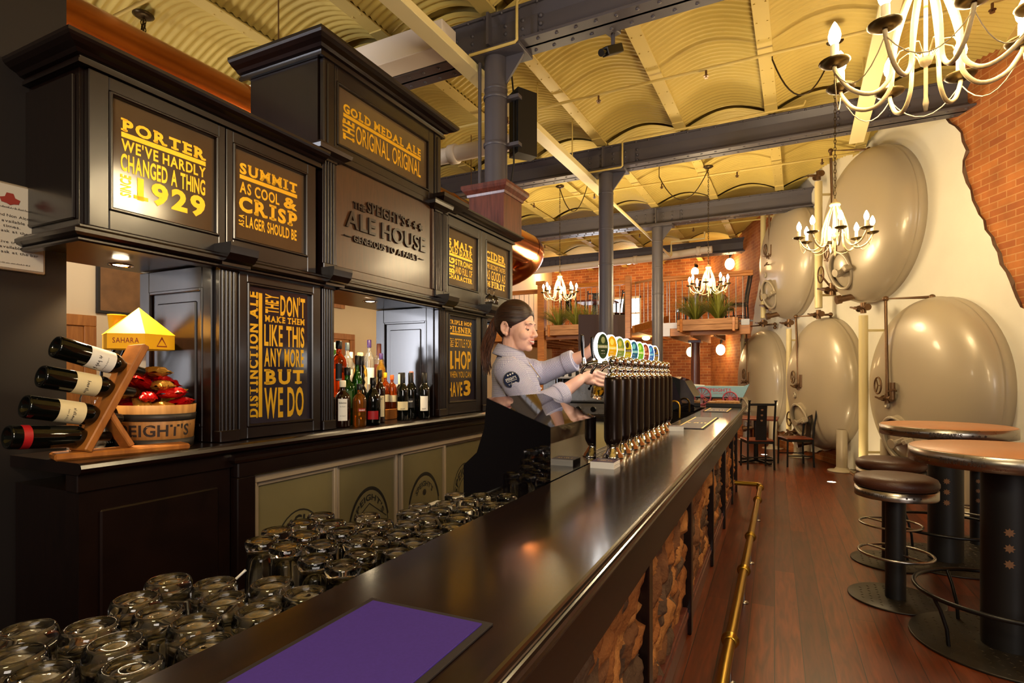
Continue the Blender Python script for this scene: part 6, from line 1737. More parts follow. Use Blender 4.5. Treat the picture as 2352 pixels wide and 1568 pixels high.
grass('left spiky plant in the right mezzanine planter', -1.86, MY - .2, 2.48, .74, 260, .72)
grass('right spiky plant in the right mezzanine planter', -1.42, MY - .2, 2.48, .78, 260, .72)
grass('left spiky plant in the left mezzanine planter', -4.85, MY - .2, 2.48, .6, 220, .65)
grass('middle spiky plant in the left mezzanine planter', -4.42, MY - .2, 2.48, .64, 220, .65)
grass('right spiky plant in the left mezzanine planter', -4.1, MY - .2, 2.48, .55, 180, .55)
t = thing('metal_flashing', 'pale metal flashing strip on the right deck edge', 'flashing', (-2.4, MY - .05, 2.4))
m = MB(); m.box(-2.6, -2.25, MY - .045, MY - .03, 2.38, 2.5, .002); m.box(-2.62, -2.4, MY - .05, MY - .03, 2.22, 2.38, .002); m.build('strip', mat('pale_flashing', (190, 186, 190), .4, .2), t)
t = thing('metal_flashing', 'grey metal flashing strip beside the tanks', 'flashing', (-.9, MY - .05, 2.4))
m = MB(); m.box(-1.02, xr1 - .36, MY - .045, MY - .03, 2.4, 2.52, .002); m.build('strip', mat('grey_flashing', (150, 152, 164), .4, .3), t)
t = thing('notice_board', 'plain mauve grey board behind the column and beer taps', 'board', (-2.6, 7.95, 1.6))
m = MB(); m.bar((-2.88, 7.78, 1.85), (-2.28, 8.12, 1.85), .02, .9, c=.003); m.build('panel', K['grey_board'], t)
m = MB(); m.bar((-2.45, 7.9, 1.85), (-2.42, 7.72, 1.85), .06, .04); m.cyl((-2.62, 7.97, 0), (-2.62, 7.97, 1.45), .02, n=8); m.build('bracket', K['blackmetal'], t)
# chairs and tables up on the mezzanine
for i, (x, y, rz, lab) in enumerate(((-3.9, 13.2, 2.4, 'dark chair on the left mezzanine by the stair gap'), (-4.6, 13.6, .4, 'dark chair on the left mezzanine behind the middle plant'), (-5.05, 13.0, 3.6, 'dark chair on the left mezzanine behind the tall post'),
                                     (-2.25, 13.0, 1.9, 'dark chair on the right mezzanine behind the grey column'), (-1.55, 13.3, 4.0, 'dark chair on the right mezzanine behind the plants'), (-1.15, 12.5, 1.5, 'dark chair on the right mezzanine nearest the tanks'))):
    dup(ch0, T(x, y, 2.45, rz), lab, 'dark chairs up on the mezzanine')
for x, y, lab in ((-4.35, 13.0, 'dark table on the left mezzanine'), (-1.9, 13.5, 'dark table on the right mezzanine')):
    t = thing('mezzanine_table', lab, 'table', (x, y, 2.45))
    m = MB(WM[t.name]); m.box(-.45, .45, -.35, .35, .7, .74, .005); m.build('tabletop', K['chairwood'], t)
    for sx in (-.4, .4):
        for sy in (-.3, .3):
            m = MB(WM[t.name]); m.cyl((sx, sy, 0), (sx, sy, .7), .02, n=8); m.build('leg', K['blackmetal'], t)
# far door and posts below the deck
m = MB(); m.box(-5.75, -5.62, 16.36, 16.5, 0, 2.25, .006); m.box(-4.82, -4.7, 16.36, 16.5, 0, 2.25, .006); m.box(-5.75, -4.7, 16.36, 16.5, 2.25, 2.38, .006)
dr = struct('door_3', m, K['cream'], 'cream door frame under the mezzanine')
m = MB(); m.box(-5.62, -4.82, 16.42, 16.47, .01, 2.25, .004); m.build('door_leaf', K['oak'], dr)
m = MB(); m.box(-5.4, -5.0, 16.41, 16.43, 1.4, 2.05, .003); m.build('door_glazing', K['smoke'], dr)
for x, lab in ((-2.1, 'brick coloured pilaster under the right deck'), (-1.0, 'brick coloured pilaster by the far tank')):
    t = thing('round_post', lab, 'post', (x, 13.3, 0)); m = MB(); m.cyl((x, 13.3, 0), (x, 13.3, 2.2), .1, n=18); m.build('shaft', K['mahog'], t)
    m = MB(); m.box(x - .14, x + .14, 13.16, 13.44, 2.14, 2.2, .005); m.build('cap', K['mahog'], t)
# ------------------------------------------------------------------ chandeliers and lamps
def chandelier(label, x, y, zp, R, ztop, swag, a0=0.0, energy=55):
    t = thing('chandelier', label, 'chandelier', (x, y, zp), a0, 'eight armed candle chandeliers')
    M = WM[t.name]
    k = R / .32
    top = .33 * k
    m = MB(M); m.cyl((0, 0, -.16 * k), (0, 0, top - .02), .007 * k, n=10); m.lathe([(0, -.2 * k), (.006, -.2 * k), (.01, -.17 * k), (.006, -.14 * k), (.006, -.03 * k), (.018 * k, -.02 * k), (.024 * k, 0), (.018 * k, .02 * k), (.006, .03 * k)], n=14)
    m.lathe([(.0, top + .06 * k), (.012 * k, top + .055 * k), (.02 * k, top + .03 * k), (.045 * k, top + .01 * k), (.05 * k, top - .005 * k), (.035 * k, top - .03 * k), (.012 * k, top - .035 * k), (0, top - .03 * k)], n=18); m.build('stem', K['armpaint'], t)
    for i in range(8):
        a = 2 * PI * i / 8; c_, s_ = math.cos(a), math.sin(a)
        prof_ = [(.03, .31), (.07, .22), (.105, .1), (.115, .0), (.125, -.06), (.165, -.105), (.215, -.11), (.27, -.08), (.305, -.03), (.32, .0), (.32, .012)]
        # smooth the bend
        pts = []
        for q in range(len(prof_) - 1):
            p0 = prof_[max(q - 1, 0)]; p1 = prof_[q]; p2 = prof_[q + 1]; p3 = prof_[min(q + 2, len(prof_) - 1)]
            for h in range(3):
                u = h / 3.0
                f = lambda A, B, C, D: .5 * (2 * B + (C - A) * u + (2 * A - 5 * B + 4 * C - D) * u * u + (3 * B - A - 3 * C + D) * u ** 3)
                pts.append((f(p0[0], p1[0], p2[0], p3[0]), f(p0[1], p1[1], p2[1], p3[1])))
        pts.append(prof_[-1])
        m = MB(M); m.tube([(r * k * c_, r * k * s_, z * k) for r, z in pts], .0085 * k, 8); ar = m.build('arm', K['armpaint'], t)
        ex, ey = R * c_, R * s_
        m = MB(M); m.lathe([(0, .005 * k), (.012 * k, .005 * k), (.02 * k, .0), (.05 * k, .012 * k), (.057 * k, .02 * k), (.056 * k, .022 * k), (.02 * k, .012 * k), (0, .012 * k)], (ex, ey, .008 * k), 22); m.build('drip_pan', K['pan'], ar)
        m = MB(M); m.cyl((ex, ey, .018 * k), (ex, ey, .095 * k), .0155 * k, n=14); m.build('candle_sleeve', K['candle'], ar)
        m = MB(M); m.lathe([(0, .094 * k), (.01 * k, .094 * k), (.02 * k, .113 * k), (.0235 * k, .13 * k), (.019 * k, .153 * k), (.008 * k, .178 * k), (0, .19 * k)], (ex, ey, 0), 12); m.build('bulb', K['bulb'], ar)
    # light wire scrolls and swags
    m = MB(M)
    for i in range(8):
        a = 2 * PI * i / 8; c_, s_ = math.cos(a), math.sin(a)
        m.tube([(r * k * c_, r * k * s_, z * k) for r, z in ((.012, -.02), (.03, .02), (.06, .05), (.09, .04), (.11, .0))], .0026 * k, 5)
        b = 2 * PI * (i + 1) / 8
        P0 = Vector((R * c_, R * s_, -.01 * k)); P1 = Vector((R * math.cos(b), R * math.sin(b), -.01 * k))
        m.tube([P0.lerp(P1, q / 8) + Vector((0, 0, -.1 * k * 4 * (q / 8) * (1 - q / 8))) for q in range(9)], .0022 * k, 5)
    m.build('wire_swag', K['armpaint'], t)
    # chain and ceiling hook
    m = MB(M); zc = top + .05 * k
    n = int((ztop - zp - zc) / .036)
    for i in range(n):
        z = zc + .02 + i * .036; ax = i % 2
        m.tube([((.009 * math.cos(q) if ax else 0), (0 if ax else .009 * math.cos(q)), z + .024 * math.sin(q)) for q in [2 * PI * j / 8 for j in range(8)]], .0032, 5, closed=True)
    m.build('chain', K['chain'], t)
    m = MB(M); m.lathe([(0, 0), (.07, 0), (.075, -.008), (.05, -.025), (.012, -.035), (0, -.035)], (0, 0, ztop - zp), 22); m.build('ceiling_rose', K['chain'], t)
    if swag:
        Ms = Matrix.Rotation(-a0, 4, 'Z')
        e = Ms @ Vector((swag[0], swag[1], 0)); m = MB(M); zt = ztop - zp
        P = [Vector((e.x * q / 14, e.y * q / 14, zt - .04 - .42 * 4 * (q / 14) * (1 - q / 14))) for q in range(15)]
        m.tube(P, .008, 6); m.cyl(P[-1], (e.x, e.y, zt + .12), .006, n=6); m.build('swag_cable', K['chain'], t)
    lamp('chandelier_light', 'POINT', (x, y, zp + .2 * k), energy, WARM, .22)
    return t
chandelier('large near chandelier cut by the top right of the frame', .43, 2.62, 2.62, .315, 4.62, None, .25, 110)
chandelier('candle chandelier hanging in front of the nearer upper tank', .31, 6.244, 2.74, .31, 4.64, (-.55, 0), .1, 120)
chandelier('candle chandelier hanging before the left mezzanine planter', -3.616, 8.866, 2.8, .28, 4.62, (.5, 0), .3, 170)
chandelier('candle chandelier hanging before the right mezzanine plants', -1.24, 9.064, 2.78, .28, 4.62, (-.75, 0), .0, 150)
t = thing('hanging_chain', 'bunched dark chain hanging from the ceiling at top left', 'chain', (-5.4, 3.075, 4.7))
m = MB()
for j in range(3):
    for i in range(14):
        z = 4.68 - i * .04; ax = (i + j) % 2; x = -5.4 + .02 * (j - 1)
        m.tube([(x + (.011 * math.cos(q) if ax else 0), 3.075 + (0 if ax else .011 * math.cos(q)), z + .026 * math.sin(q)) for q in [2 * PI * p / 8 for p in range(8)]], .0045, 5, closed=True)
m.build('links', K['chain'], t)
m = MB(); m.lathe([(0, .04), (.085, .04), (.09, .03), (.06, .01), (0, .0)], (-5.4, 3.075, 4.71), 20); m.build('ceiling_plate', K['chain'], t)
def globe(label, p, r=.075, e=14, arm=None, flat=False):
    t = thing('wall_light', label, 'light', p, 0, 'glowing globe lights on the brickwork')
    m = MB(); m.ball(p, r, 20, 12, sz=.6 if flat else 1.25); m.build('globe', K['globe'], t)
    if arm:
        a = Vector(arm); m = MB(); m.tube([Vector(p) + Vector((0, 0, r * 1.2)), Vector(p) + Vector((0, 0, r * 2.2)), a.lerp(Vector(p), .3) + Vector((0, 0, r * 2.4)), a + Vector((0, 0, r * 2.0))], .012, 8); m.cyl(a + Vector((0, 0, r * 2)), a + Vector((0, 0, r * 2)) + (a - Vector(p)).normalized() * .02, .05, n=14)
        m.build('bracket', K['blackmetal'], t)
    if e: lamp('globe_light', 'POINT', (p[0], p[1], p[2] - r * 2.0 if flat else p[2]), e * 2.6, (1.0, .62, .26), r * 1.3)
    return t
def at_y(px, py, y):
    a = (px - 1176) / FPX; dx, dy = a * CY - SY, a * SY + CY; t = y / dy
    return (dx * t, y, HCAM + (860 - py) / FPX * t)
def on_wall(px, py, off):
    p = WALL @ Vector(wpx(px, py, off)); return (p.x, p.y, p.z)
p = at_y(1209, 647, 16.25); globe('globe light on the back wall left of the chandelier', p, .1, 16, (p[0], 16.5, p[2]))
p = at_y(1596, 624, 16.25); globe('globe light above the far chandelier in the corner', p, .1, 16, (p[0], 16.5, p[2]))
p = on_wall(1676, 606, .16); q = on_wall(1680, 606, 0); globe('globe light high on the brick wall left of the tanks', p, .11, 18, q)
p = on_wall(1655, 803, .2); q = on_wall(1659, 803, 0); globe('globe light under the mezzanine on the right brick wall', p, .11, 14, q)
p = at_y(1586, 808, 15.0); globe('globe light under the mezzanine nearer the column', p, .1, 12, (p[0], 15.2, p[2]))
p = at_y(1346, 788, 16.25); globe('small globe light under the left mezzanine', p, .07, 8, (p[0], 16.5, p[2]))
globe('ceiling globe light above the left mezzanine near the duct end', at_y(1254, 616, 15.4), .12, 14, None, True)
globe('ceiling globe light above the mezzanine behind the column', at_y(1444, 601, 15.4), .12, 14, None, True)
globe('ceiling globe light under the right mezzanine deck', at_y(1484, 776, 14.4), .1, 10, None, True)
# ------------------------------------------------------------------ the barmaid (local x = the way she faces, y = her left, z up)
PO = cw(.0088, 2.85)
PM = T(PO[0], PO[1], 0, YAW)
PERSON = thing('person', 'woman in a blue check shirt and brown ponytail pouring beer behind the bar', 'person', M=PM)
def capsule(m, p0, p1, r0, r1, n=16):
    p0 = Vector(p0); p1 = Vector(p1)
    m.cyl(p0, p1, r0, r1, n); m.ball(p0, r0, n, 10); m.ball(p1, r1, n, 10)
def ell(m, c, rx, ry, rz): m.ball(c, 1.0, 20, 14, sx=rx, sy=ry, sz=rz) if False else m.grid(lambda a, b: (c[0] + rx * math.sin(PI * b) * math.cos(2 * PI * a), c[1] + ry * math.sin(PI * b) * math.sin(2 * PI * a), c[2] - rz * math.cos(PI * b)), 22, 14, wrap=True)
def blend(m, name, mt, parent, vox, smooth=4, uvfn=None):
    o = m.build('tmp_blend', mt)
    r = o.modifiers.new('r', 'REMESH'); r.mode = 'VOXEL'; r.voxel_size = vox
    s = o.modifiers.new('s', 'SMOOTH'); s.factor = .5; s.iterations = smooth
    bpy.context.view_layer.update()
    dg = bpy.context.evaluated_depsgraph_get()
    me = bpy.data.meshes.new_from_object(o.evaluated_get(dg))
    bpy.data.objects.remove(o)
    me.name = name
    if uvfn:
        uv = me.uv_layers.new(name='UVMap')
        inv = PM.inverted()
        for p in me.polygons:
            c = inv @ p.center; k = uvfn(c, None)
            for li in p.loop_indices:
                uv.data[li].uv = uvfn(inv @ me.vertices[me.loops[li].vertex_index].co, k)
    base = WM[parent.name]
    me.transform(base.inverted())
    for p in me.polygons: p.use_smooth = True
    me.materials.clear(); me.materials.append(mt)
    ob = bpy.data.objects.new(name, me); COL.objects.link(ob); ob.parent = parent; WM[ob.name] = base
    return ob
SH_R, EL_R, CU_R, WR_R = (-.03, -.165, 1.44), (.085, -.2, 1.262), (.225, -.115, 1.322), (.338, -.03, 1.398)
SH_L, EL_L, CU_L, WR_L = (.0, .165, 1.455), (.15, .205, 1.425), (.3, .135, 1.487), (.372, .085, 1.525)
HD = PM @ Matrix.Translation((-.004, -.004, 1.6)) @ Matrix.Rotation(math.radians(-28), 4, 'Z') @ Matrix.Rotation(math.radians(3), 4, 'Y') @ Matrix.Translation((.004, 0, -1.6))
m = MB(HD)
ell(m, (.003, 0, 1.692), .097, .077, .1)
ell(m, (.05, 0, 1.64), .056, .063, .085); ell(m, (.052, 0, 1.588), .048, .048, .046); ell(m, (.086, 0, 1.5565), .019, .023, .0165)
ell(m, (.089, 0, 1.678), .019, .05, .016); ell(m, (.07, .033, 1.622), .031, .03, .03); ell(m, (.07, -.033, 1.622), .031, .03, .03)
ell(m, (.083, 0, 1.591), .027, .031, .02)
capsule(m, (.1, 0, 1.664), (.1215, 0, 1.6255), .0085, .0105, 12)
ell(m, (.1225, 0, 1.6215), .0115, .0118, .0095); ell(m, (.1135, .0115, 1.6165), .0105, .0085, .008); ell(m, (.1135, -.0115, 1.6165), .0105, .0085, .008)
for sg in (-1, 1):
    ell(m, (-.01, sg * .0745, 1.65), .019, .01, .031); ell(m, (-.004, sg * .0755, 1.622), .0105, .008, .012)
    P = [(.006, 1.664), (-.004, 1.681), (-.02, 1.679), (-.0295, 1.661), (-.027, 1.64), (-.014, 1.624)]
    for i in range(len(P) - 1): capsule(m, (P[i][0], sg * .083, P[i][1]), (P[i + 1][0], sg * .083, P[i + 1][1]), .0052, .0052, 10)
m.M = PM
capsule(m, (-.012, 0, 1.44), (-.006, 0, 1.6), .058, .053)
ell(m, (-.01, 0, 1.36), .095, .14, .14); ell(m, (-.01, 0, 1.15), .09, .12, .16); ell(m, (-.01, 0, .98), .1, .155, .13)
capsule(m, (-.02, -.1, 1.46), (-.02, .1, 1.46), .05, .05)
for a, b, c_, d in ((SH_R, EL_R, CU_R, WR_R), (SH_L, EL_L, CU_L, WR_L)):
    capsule(m, a, b, .048, .04); capsule(m, b, c_, .04, .037); capsule(m, c_, d, .038, .0265)
# right hand wrapped round the glass
GX, GY = .447, .012
def finger(m, pts, r):
    for i in range(len(pts) - 1): capsule(m, pts[i], pts[i + 1], r[i], r[i + 1], 10)
capsule(m, WR_R, (.375, -.022, 1.41), .026, .028); ell(m, (.385, -.018, 1.408), .034, .02, .034)
capsule(m, (.372, -.02, 1.4), (.4, -.03, 1.425), .022, .015); capsule(m, (.375, -.022, 1.39), (.398, -.032, 1.38), .022, .014)
for i, (z, L_) in enumerate(((1.432, 1.0), (1.413, 1.06), (1.394, 1.0), (1.376, .84))):
    p = []
    for k, ang in enumerate((200, 232, 270, 305 * 1.0)):
        a = math.radians(200 + (ang - 200) * L_); rr = .047 if k else .05
        p.append((GX + rr * math.cos(a) - .004 * i, GY + rr * math.sin(a), z - .004 * k + (.008 if k == 1 else 0)))
    finger(m, p, (.0098, .0092, .0084, .0072))
finger(m, [(.372, -.004, 1.405), (.392, .03, 1.42), (.425, .056, 1.424), (.452, .06, 1.42)], (.016, .0125, .0105, .0085))
# left hand closed on the tap lever
LX, LY = .452, .025
capsule(m, WR_L, (.405, .062, 1.552), .0265, .026); ell(m, (.418, .055, 1.562), .032, .02, .032)
for i, z in enumerate((1.586, 1.568, 1.55, 1.534)):
    p = [(LX + .024 * math.cos(a) , LY + .026 * math.sin(a), z + .012 * (k == 1)) for k, a in enumerate((2.2, 1.2, .1, -1.0))]
    finger(m, p, (.0096, .0092, .0085, .0075))
finger(m, [(.405, .05, 1.572), (.425, .018, 1.592), (.446, -.002, 1.602)], (.014, .011, .009))
# legs
for sg in (-1, 1):
    capsule(m, (-.01, sg * .085, .95), (.02, sg * .09, .5), .085, .058); capsule(m, (.02, sg * .09, .5), (-.02, sg * .09, .1), .055, .04); capsule(m, (-.02, sg * .09, .05), (.13, sg * .1, .035), .04, .032)
body = blend(m, 'body', K['skin'], PERSON, .0038, 2)
_hi = HD.inverted() @ WM[body.name]; _hf = _hi.inverted()
DENT = []
for sg in (-1, 1):
    DENT += [((.101, sg * .031, 1.653), .021, (-.011, 0, 0)), ((.096, sg * .029, 1.594), .009, (-.003, 0, 0)), ((-.009, sg * .086, 1.653), .014, (0, -sg * .008, 0)), ((.102, sg * .014, 1.607), .01, (-.002, 0, 0))]
DENT += [((.108, 0, 1.57), .013, (-.006, 0, 0)), ((.1, 0, 1.66), .012, (-.003, 0, 0))]
for v in body.data.vertices:
    p = _hi @ v.co
    if p.z < 1.53: continue
    q = p.copy()
    for c_, r, d_ in DENT:
        k = (p - Vector(c_)).length / r
        if k < 1: q += Vector(d_) * (1 - k * k) ** 2
    if q != p: v.co = _hf @ q
# shirt
def seg_uv(p, a, b):
    a = Vector(a); b = Vector(b); d = b - a; L_ = d.length; d.normalize(); v = p - a; h = v.dot(d); q = v - d * h
    return q.length, h, q, d
BONES = [(SH_R, EL_R), (EL_R, CU_R), (SH_L, EL_L), (EL_L, CU_L)]
def shirt_uv(p, k):
    if k is None:
        best = ('t', 0); bd = 9
        for i, (a, b) in enumerate(BONES):
            r, h, q, d = seg_uv(p, a, b); L_ = (Vector(b) - Vector(a)).length
            if -.02 < h < L_ + .03 and r < .085 and abs(p.y) > .115 or (i in (1, 3) and r < .07 and -.03 < h < L_ + .05):
                if r < bd: bd = r; best = ('a', i)
        return best
    if k[0] == 'a':
        r, h, q, d = seg_uv(p, *BONES[k[1]]); n0 = Vector((0, 0, 1)).cross(d).normalized(); n1 = d.cross(n0)
        return (math.atan2(q.dot(n1), q.dot(n0)) * .058 * 1.5 + .5, h * 1.5 + .3)
    return (math.atan2(p.y, p.x + .01) * .14 * 1.5, p.z * 1.5)
m = MB(PM)
SEC = [(.95, -.01, .112, .15), (1.05, -.01, .108, .142), (1.15, -.008, .106, .138), (1.25, .004, .115, .148), (1.32, .012, .124, .158), (1.38, .01, .12, .17), (1.43, -.004, .11, .175), (1.47, -.016, .092, .14), (1.505, -.018, .07, .085), (1.53, -.016, .064, .068)]
def torso(a, b):
    f = b * (len(SEC) - 1); i = min(int(f), len(SEC) - 2); u = f - i
    z, cx, rx, ry = [SEC[i][k] * (1 - u) + SEC[i + 1][k] * u for k in range(4)]
    return (cx + rx * math.cos(2 * PI * a), ry * math.sin(2 * PI * a), z + .006 * math.sin(7 * a * 2 * PI) * (1 if .2 < b < .6 else 0))
vsz = 40
m.grid(torso, 36, 36, wrap=True)
bot = [torso(i / 36, 0) for i in range(36)]; topv = [torso(i / 36, 1) for i in range(36)]
m.add(bot, [tuple(range(35, -1, -1))]); m.add(topv, [tuple(range(36))])
ell(m, (.085, -.06, 1.345), .05, .055, .05); ell(m, (.085, .06, 1.345), .05, .055, .05)
for a, b, c_ in ((SH_R, EL_R, CU_R), (SH_L, EL_L, CU_L)):
    capsule(m, a, b, .07, .062, 18); capsule(m, b, c_, .06, .052, 18)
    av, bv, cv = Vector(a), Vector(b), Vector(c_)
    for q in range(5):      # gathered folds
        pp = av.lerp(bv, .25 + q * .17); m.ball(pp + Vector((.01 * (-1) ** q, 0, .006)), .066 - .001 * q, 14, 10)
    d = (cv - bv).normalized()
    m.cyl(cv - d * .03, cv + d * .022, .058, .056, 20)
shirt = blend(m, 'shirt', K['shirt'], PERSON, .006, 3, shirt_uv)
for nm, cv, bv in (('cuff', Vector(CU_R), Vector(EL_R)), ('cuff', Vector(CU_L), Vector(EL_L))):
    d = (cv - bv).normalized(); m = MB(PM); m.lathe([(.044, .0), (.0575, .0), (.059, .006), (.0585, .052), (.057, .056), (.044, .056)], cv - d * .03, 28, d); o = m.build(nm, K['shirt'], shirt)
    uv = o.data.uv_layers.new(name='UVMap')
    for p in o.data.polygons:
        for li in p.loop_indices:
            q = o.data.vertices[o.data.loops[li].vertex_index].co
            r, h, qq, dd = seg_uv(q, bv, cv); n0 = Vector((0, 0, 1)).cross(dd).normalized(); n1 = dd.cross(n0)
            uv.data[li].uv = (math.atan2(qq.dot(n1), qq.dot(n0)) * .087 + .5, h * 1.5)
# collar
def collar(a, b):
    an = .5 + a * (2 * PI - 1.0)
    fr = (1 + math.cos(an)) / 2
    z0 = 1.535 - .03 * fr; 
    if b < .5:
        q = b * 2; r = .062 + .002 * q; zz = z0 + .042 * q * (1 - .4 * fr)
    else:
        q = (b - .5) * 2; r = .064 + .026 * q + .01 * fr * q; zz = z0 + .042 * (1 - .4 * fr) - .05 * q - .022 * fr * q
    return (-.012 + r * 1.08 * math.cos(an), r * math.sin(an), zz)
m = MB(PM); m.grid(collar, 40, 10); o = m.build('collar', K['shirt'], shirt, fix=False)
uv = o.data.uv_layers.new(name='UVMap')
for p in o.data.polygons:
    for li in p.loop_indices:
        q = o.data.vertices[o.data.loops[li].vertex_index].co; uv.data[li].uv = (math.atan2(q.y, q.x + .01) * .1 * 1.5, q.z * 1.5)
sol = o.modifiers.new('thickness', 'SOLIDIFY'); sol.thickness = .002
# shirt placket buttons
m = MB(PM)
for z, x in ((1.47, .086), (1.41, .121), (1.35, .138), (1.29, .13), (1.22, .112)): m.ball((x, .0, z), .005, 10, 6)
m.build('buttons', K['paper'], shirt)
# sleeve badge
m = MB(PM @ T(-.012, -.2415, 1.396) @ Matrix.Rotation(math.radians(10), 4, 'X'))
disc = lambda r, n=32: [(r * math.cos(2 * PI * i / n), r * math.sin(2 * PI * i / n)) for i in range(n)]
m.use(K['steel']).prism(disc(.0385), -.002, .012, 'y'); m.use(K['navy']).prism(disc(.036), -.0035, -.001, 'y')
m.use(K['paper'])
f_ = lambda u, z, d: (u * .94 - z * .34, -.0042, z * .94 + u * .34)
text(m, "SPEIGHT'S", -.026, .026, .0, .013, f_, 'b'); scribble(m, -.018, .02, -.022, -.011, f_); m.add([f_(-.024, -.006, 0), f_(.026, -.006, 0), f_(.026, -.004, 0), f_(-.024, -.004, 0)], [(0, 1, 2, 3)])
for k in range(3): m.add([(p[0] - .016 + .011 * k, -.0042, p[1] + .021 + .005 * k) for p in disc(.0042, 12)], [tuple(range(12))])
m.build('sleeve_badge', None, shirt)
# trousers
m = MB(PM)
ell(m, (-.01, 0, .96), .112, .16, .1)
for sg in (-1, 1): capsule(m, (-.01, sg * .088, .93), (.02, sg * .092, .5), .094, .068); capsule(m, (.02, sg * .092, .5), (-.02, sg * .092, .09), .066, .056)
blend(m, 'trousers', K['trouser'], PERSON, .012, 3)
# hair
def hair(a, b):
    th = PI * b; ph = 2 * PI * a
    d = Vector((math.sin(th) * math.cos(ph), math.sin(th) * math.sin(ph), -math.cos(th)))
    p = Vector((-.002 + .106 * d.x, .086 * d.y, 1.694 + .108 * d.z))
    s = (p.x - .055) - (p.z - 1.70) * 1.05 - .031 + .035 * max(0, 1 - abs(p.z - 1.655) / .04)
    s += .012 * math.cos(p.y / .08 * PI) * (p.x > 0)
    if p.x < .03 and p.z < 1.67 and p.x > -.035: s = max(s, (1.668 - p.z) * .6 - abs(p.x + .0) * .1)
    if s > 0:
        k = max(.75, 1 - s * 8); p = Vector((-.002 + .106 * d.x * k, .086 * d.y * k, 1.694 + .108 * d.z * k))
    else:
        w_ = 1 + .016 * math.sin(40 * (p.z - 1.6) * 6 + 9 * p.x) * math.sin(th) * (abs(p.y) > .03)
        p = Vector((p.x, p.y * w_, p.z))
    return p
m = MB(HD); m.grid(hair, 90, 60, wrap=True); ha = m.build('hair', K['hair'], PERSON)
K['hair2'] = wood('auburn_ponytail_hair', (40, 20, 15), (112, 66, 40), .42, (26, 26, 1.5), 7, 0, .5)
m = MB(HD)
hr = random.Random(5)
for i in range(130):
    a = 2.399 * i; q = math.sqrt((i + .5) / 130.0); ox, oy = q * math.cos(a), q * math.sin(a); ph = hr.uniform(0, 6); wv = hr.uniform(.001, .004)
    P = []; R_ = []
    L_ = hr.uniform(.8, 1.05)
    for k in range(11):
        u = k / 10.0 * L_
        cx = -.088 - .052 * math.sin(min(1, u * 2.4) * PI / 2) - .012 * u + .012 * math.sin(u * 7); cz = 1.712 - .29 * u ** 1.12 + .02 * math.sin(min(1, u * 3) * PI)
        wd = .01 + .023 * math.sin(min(1, u * 1.9) * PI / 2) * (1 - .4 * u)
        P.append((cx + ox * wd + wv * math.sin(u * 13 + ph), oy * wd * .95 + wv * math.cos(u * 11 + ph), cz)); R_.append(.0042 * (1 - u * .8))
    m.tube(P, R_, 6)
m.build('ponytail', K['hair2'], ha)
m = MB(HD); m.tube([(-.1, .02 * math.cos(q), 1.708 + .02 * math.sin(q)) for q in [2 * PI * k / 16 for k in range(16)]], .007, 8, closed=True); m.build('hair_tie', K['blackmatt'], ha)
m = MB(HD)
for sg in (-1, 1):
    m.tube([(.012, sg * .0695, 1.668), (.012, sg * .0705, 1.63), (.009, sg * .066, 1.598)], [.003, .002, .0006], 5)
    m.tube([(-.03, sg * .06, 1.61), (-.035, sg * .055, 1.575), (-.02, sg * .052, 1.55)], [.003, .002, .0006], 5)
m.build('side_locks', K['hair'], ha)
# face details
m = MB(HD); m.use(K['brow'])
for sg in (-1, 1): m.tube([(.1075, sg * .013, 1.6745), (.1055, sg * .026, 1.6765), (.098, sg * .038, 1.675), (.0865, sg * .049, 1.669)], [.0014, .002, .0018, .0008], 8)
m.build('eyebrows', None, PERSON)
K['lid'] = mat('pink_eyelid_skin', (226, 168, 148), .5)
for sg in (-1, 1):
    E0 = Vector((.0855, sg * .031, 1.6515)); r = .0118
    sp_ = lambda az, el, rr: E0 + Vector((rr * math.cos(el) * math.cos(az), rr * math.cos(el) * math.sin(az) , rr * math.sin(el)))
    m = MB(HD); m.use(K['teeth']); m.ball(E0, r, 18, 12); m.use(K['brow']); m.ball(E0 + Vector((.0078, sg * .0005, -.0048)), .0058, 14, 10); e = m.build('eye', None, PERSON)
    m = MB(HD); m.use(K['lid']); m.grid(lambda a, b: sp_(math.radians(-78 + 156 * a) + sg * .25, math.radians(-14 + 12 * (2 * a - 1) ** 2 + (80) * b), r * 1.07), 16, 8)
    m.grid(lambda a, b: sp_(math.radians(-78 + 156 * a) + sg * .25, math.radians(-36 + 22 * (2 * a - 1) ** 2 - 44 * b), r * 1.05), 16, 6); m.build('eyelid', None, e)
    m = MB(HD); m.use(K['blackmatt']); m.tube([sp_(math.radians(-74 + 148 * k / 10) + sg * .25, math.radians(-15 + 12 * (2 * k / 10 - 1) ** 2), r * 1.12) for k in range(11)], .0013, 6); m.build('eyelashes', None, e)
m = MB(HD); m.use(K['lip'])
m.tube([(.0985, .0265, 1.5945), (.1078, .0135, 1.5957), (.1118, .004, 1.5975), (.1118, -.004, 1.5975), (.1078, -.0135, 1.5957), (.0985, -.0265, 1.5945)], [.0012, .003, .0036, .0036, .003, .0012], 8)
m.tube([(.0985, .0262, 1.593), (.1068, .013, 1.5822), (.1095, 0, 1.579), (.1068, -.013, 1.5822), (.0985, -.0262, 1.593)], [.0012, .0034, .0044, .0034, .0012], 8)
m.build('lips', None, PERSON)
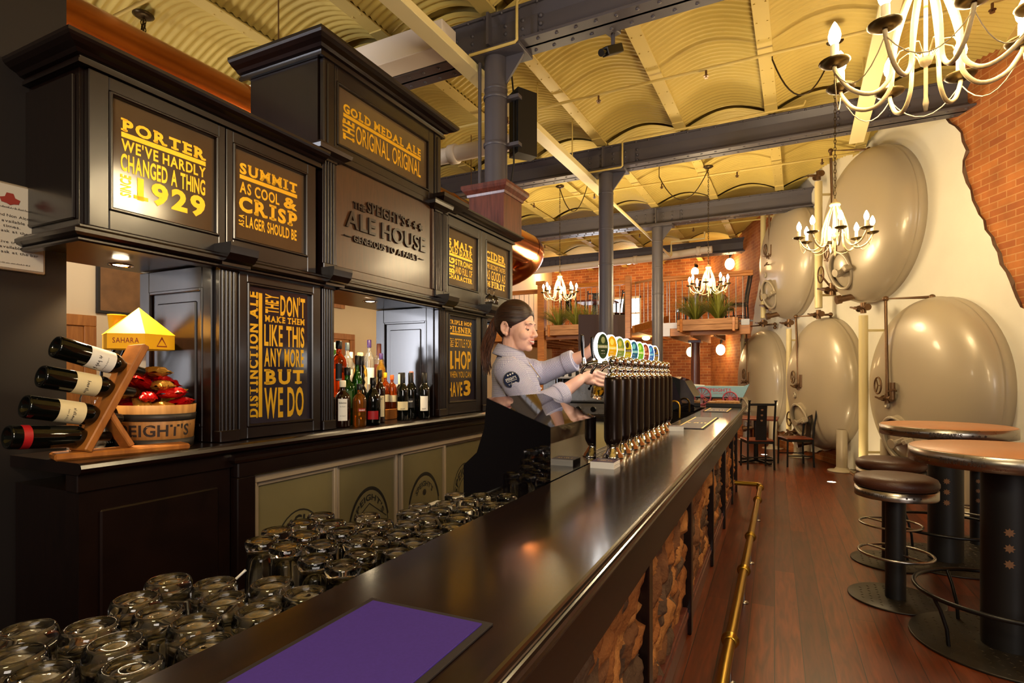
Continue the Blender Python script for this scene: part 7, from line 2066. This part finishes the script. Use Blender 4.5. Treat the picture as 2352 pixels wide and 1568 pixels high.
m = MB(HD); m.tube([(.0985, .0235, 1.5937), (.107, .012, 1.5893), (.1095, 0, 1.588), (.107, -.012, 1.5893), (.0985, -.0235, 1.5937)], [.002, .0036, .004, .0036, .002], 8); m.build('teeth', K['teeth'], PERSON)
m = MB(PM)
m.tube([(GX + .047 * math.cos(math.radians(240)) + .0105 * math.cos(q), GY + .047 * math.sin(math.radians(240)) - .002, 1.394 + .0105 * math.sin(q)) for q in [2 * PI * k / 14 for k in range(14)]], .0014, 6, closed=True); m.build('finger_ring', K['steel'], PERSON)
m = MB(HD); m.ball((-.003, -.0855, 1.616), .0028, 8, 6); m.build('earring', K['steel'], PERSON)
# fine chain necklace
m = MB(PM); m.tube([(.062 + .075 * math.sin(PI * q), -.03 + .06 * q, 1.5 - .1 * math.sin(PI * q)) for q in [k / 12 for k in range(13)]], .0013, 5); m.build('necklace', K['brass'], PERSON)

# glass being filled, tilted under the third spout
base = PM @ Vector((GX - .028, GY + .004, 1.296)); topp = PM @ Vector((GX + .004, GY, 1.428)); d = (topp - base).normalized()
GM = Matrix.Translation(base) @ d.to_track_quat('Z', 'Y').to_matrix().to_4x4()
t = thing('filling_glass', 'beer glass held tilted under the third tap, partly filled', 'glass', M=GM)
m = MB(GM); m.lathe([(0, 0), (.026, 0), (.03, .004), (.031, .012), (.034, .06), (.036, .135), (.0345, .1355), (.0325, .06), (.029, .016), (0, .012)], n=28); m.build('vessel', K['glass'], t)
m = MB(GM); m.lathe([(0, .0125), (.0285, .0165), (.0318, .05), (.0322, .062), (0, .062)], n=28); m.build('beer', K['beer'], t)
t = thing('beer_stream', 'thin stream of beer falling from the spout into the glass', 'stream', M=PM @ T(GX, GY, 1.4))
sp = BAR @ Vector((2.774, .495, 1.42)); e_ = PM @ Vector((GX - .012, GY, 1.35))
m = MB(); m.tube([sp, sp.lerp(e_, .5) + Vector((0, 0, -.004)), e_], [.0035, .003, .0025], 8); m.build('flow', K['beer'], t)
COL.objects.unlink(_fo)
bpy.data.objects.remove(_fo)
bpy.data.curves.remove(_fc)
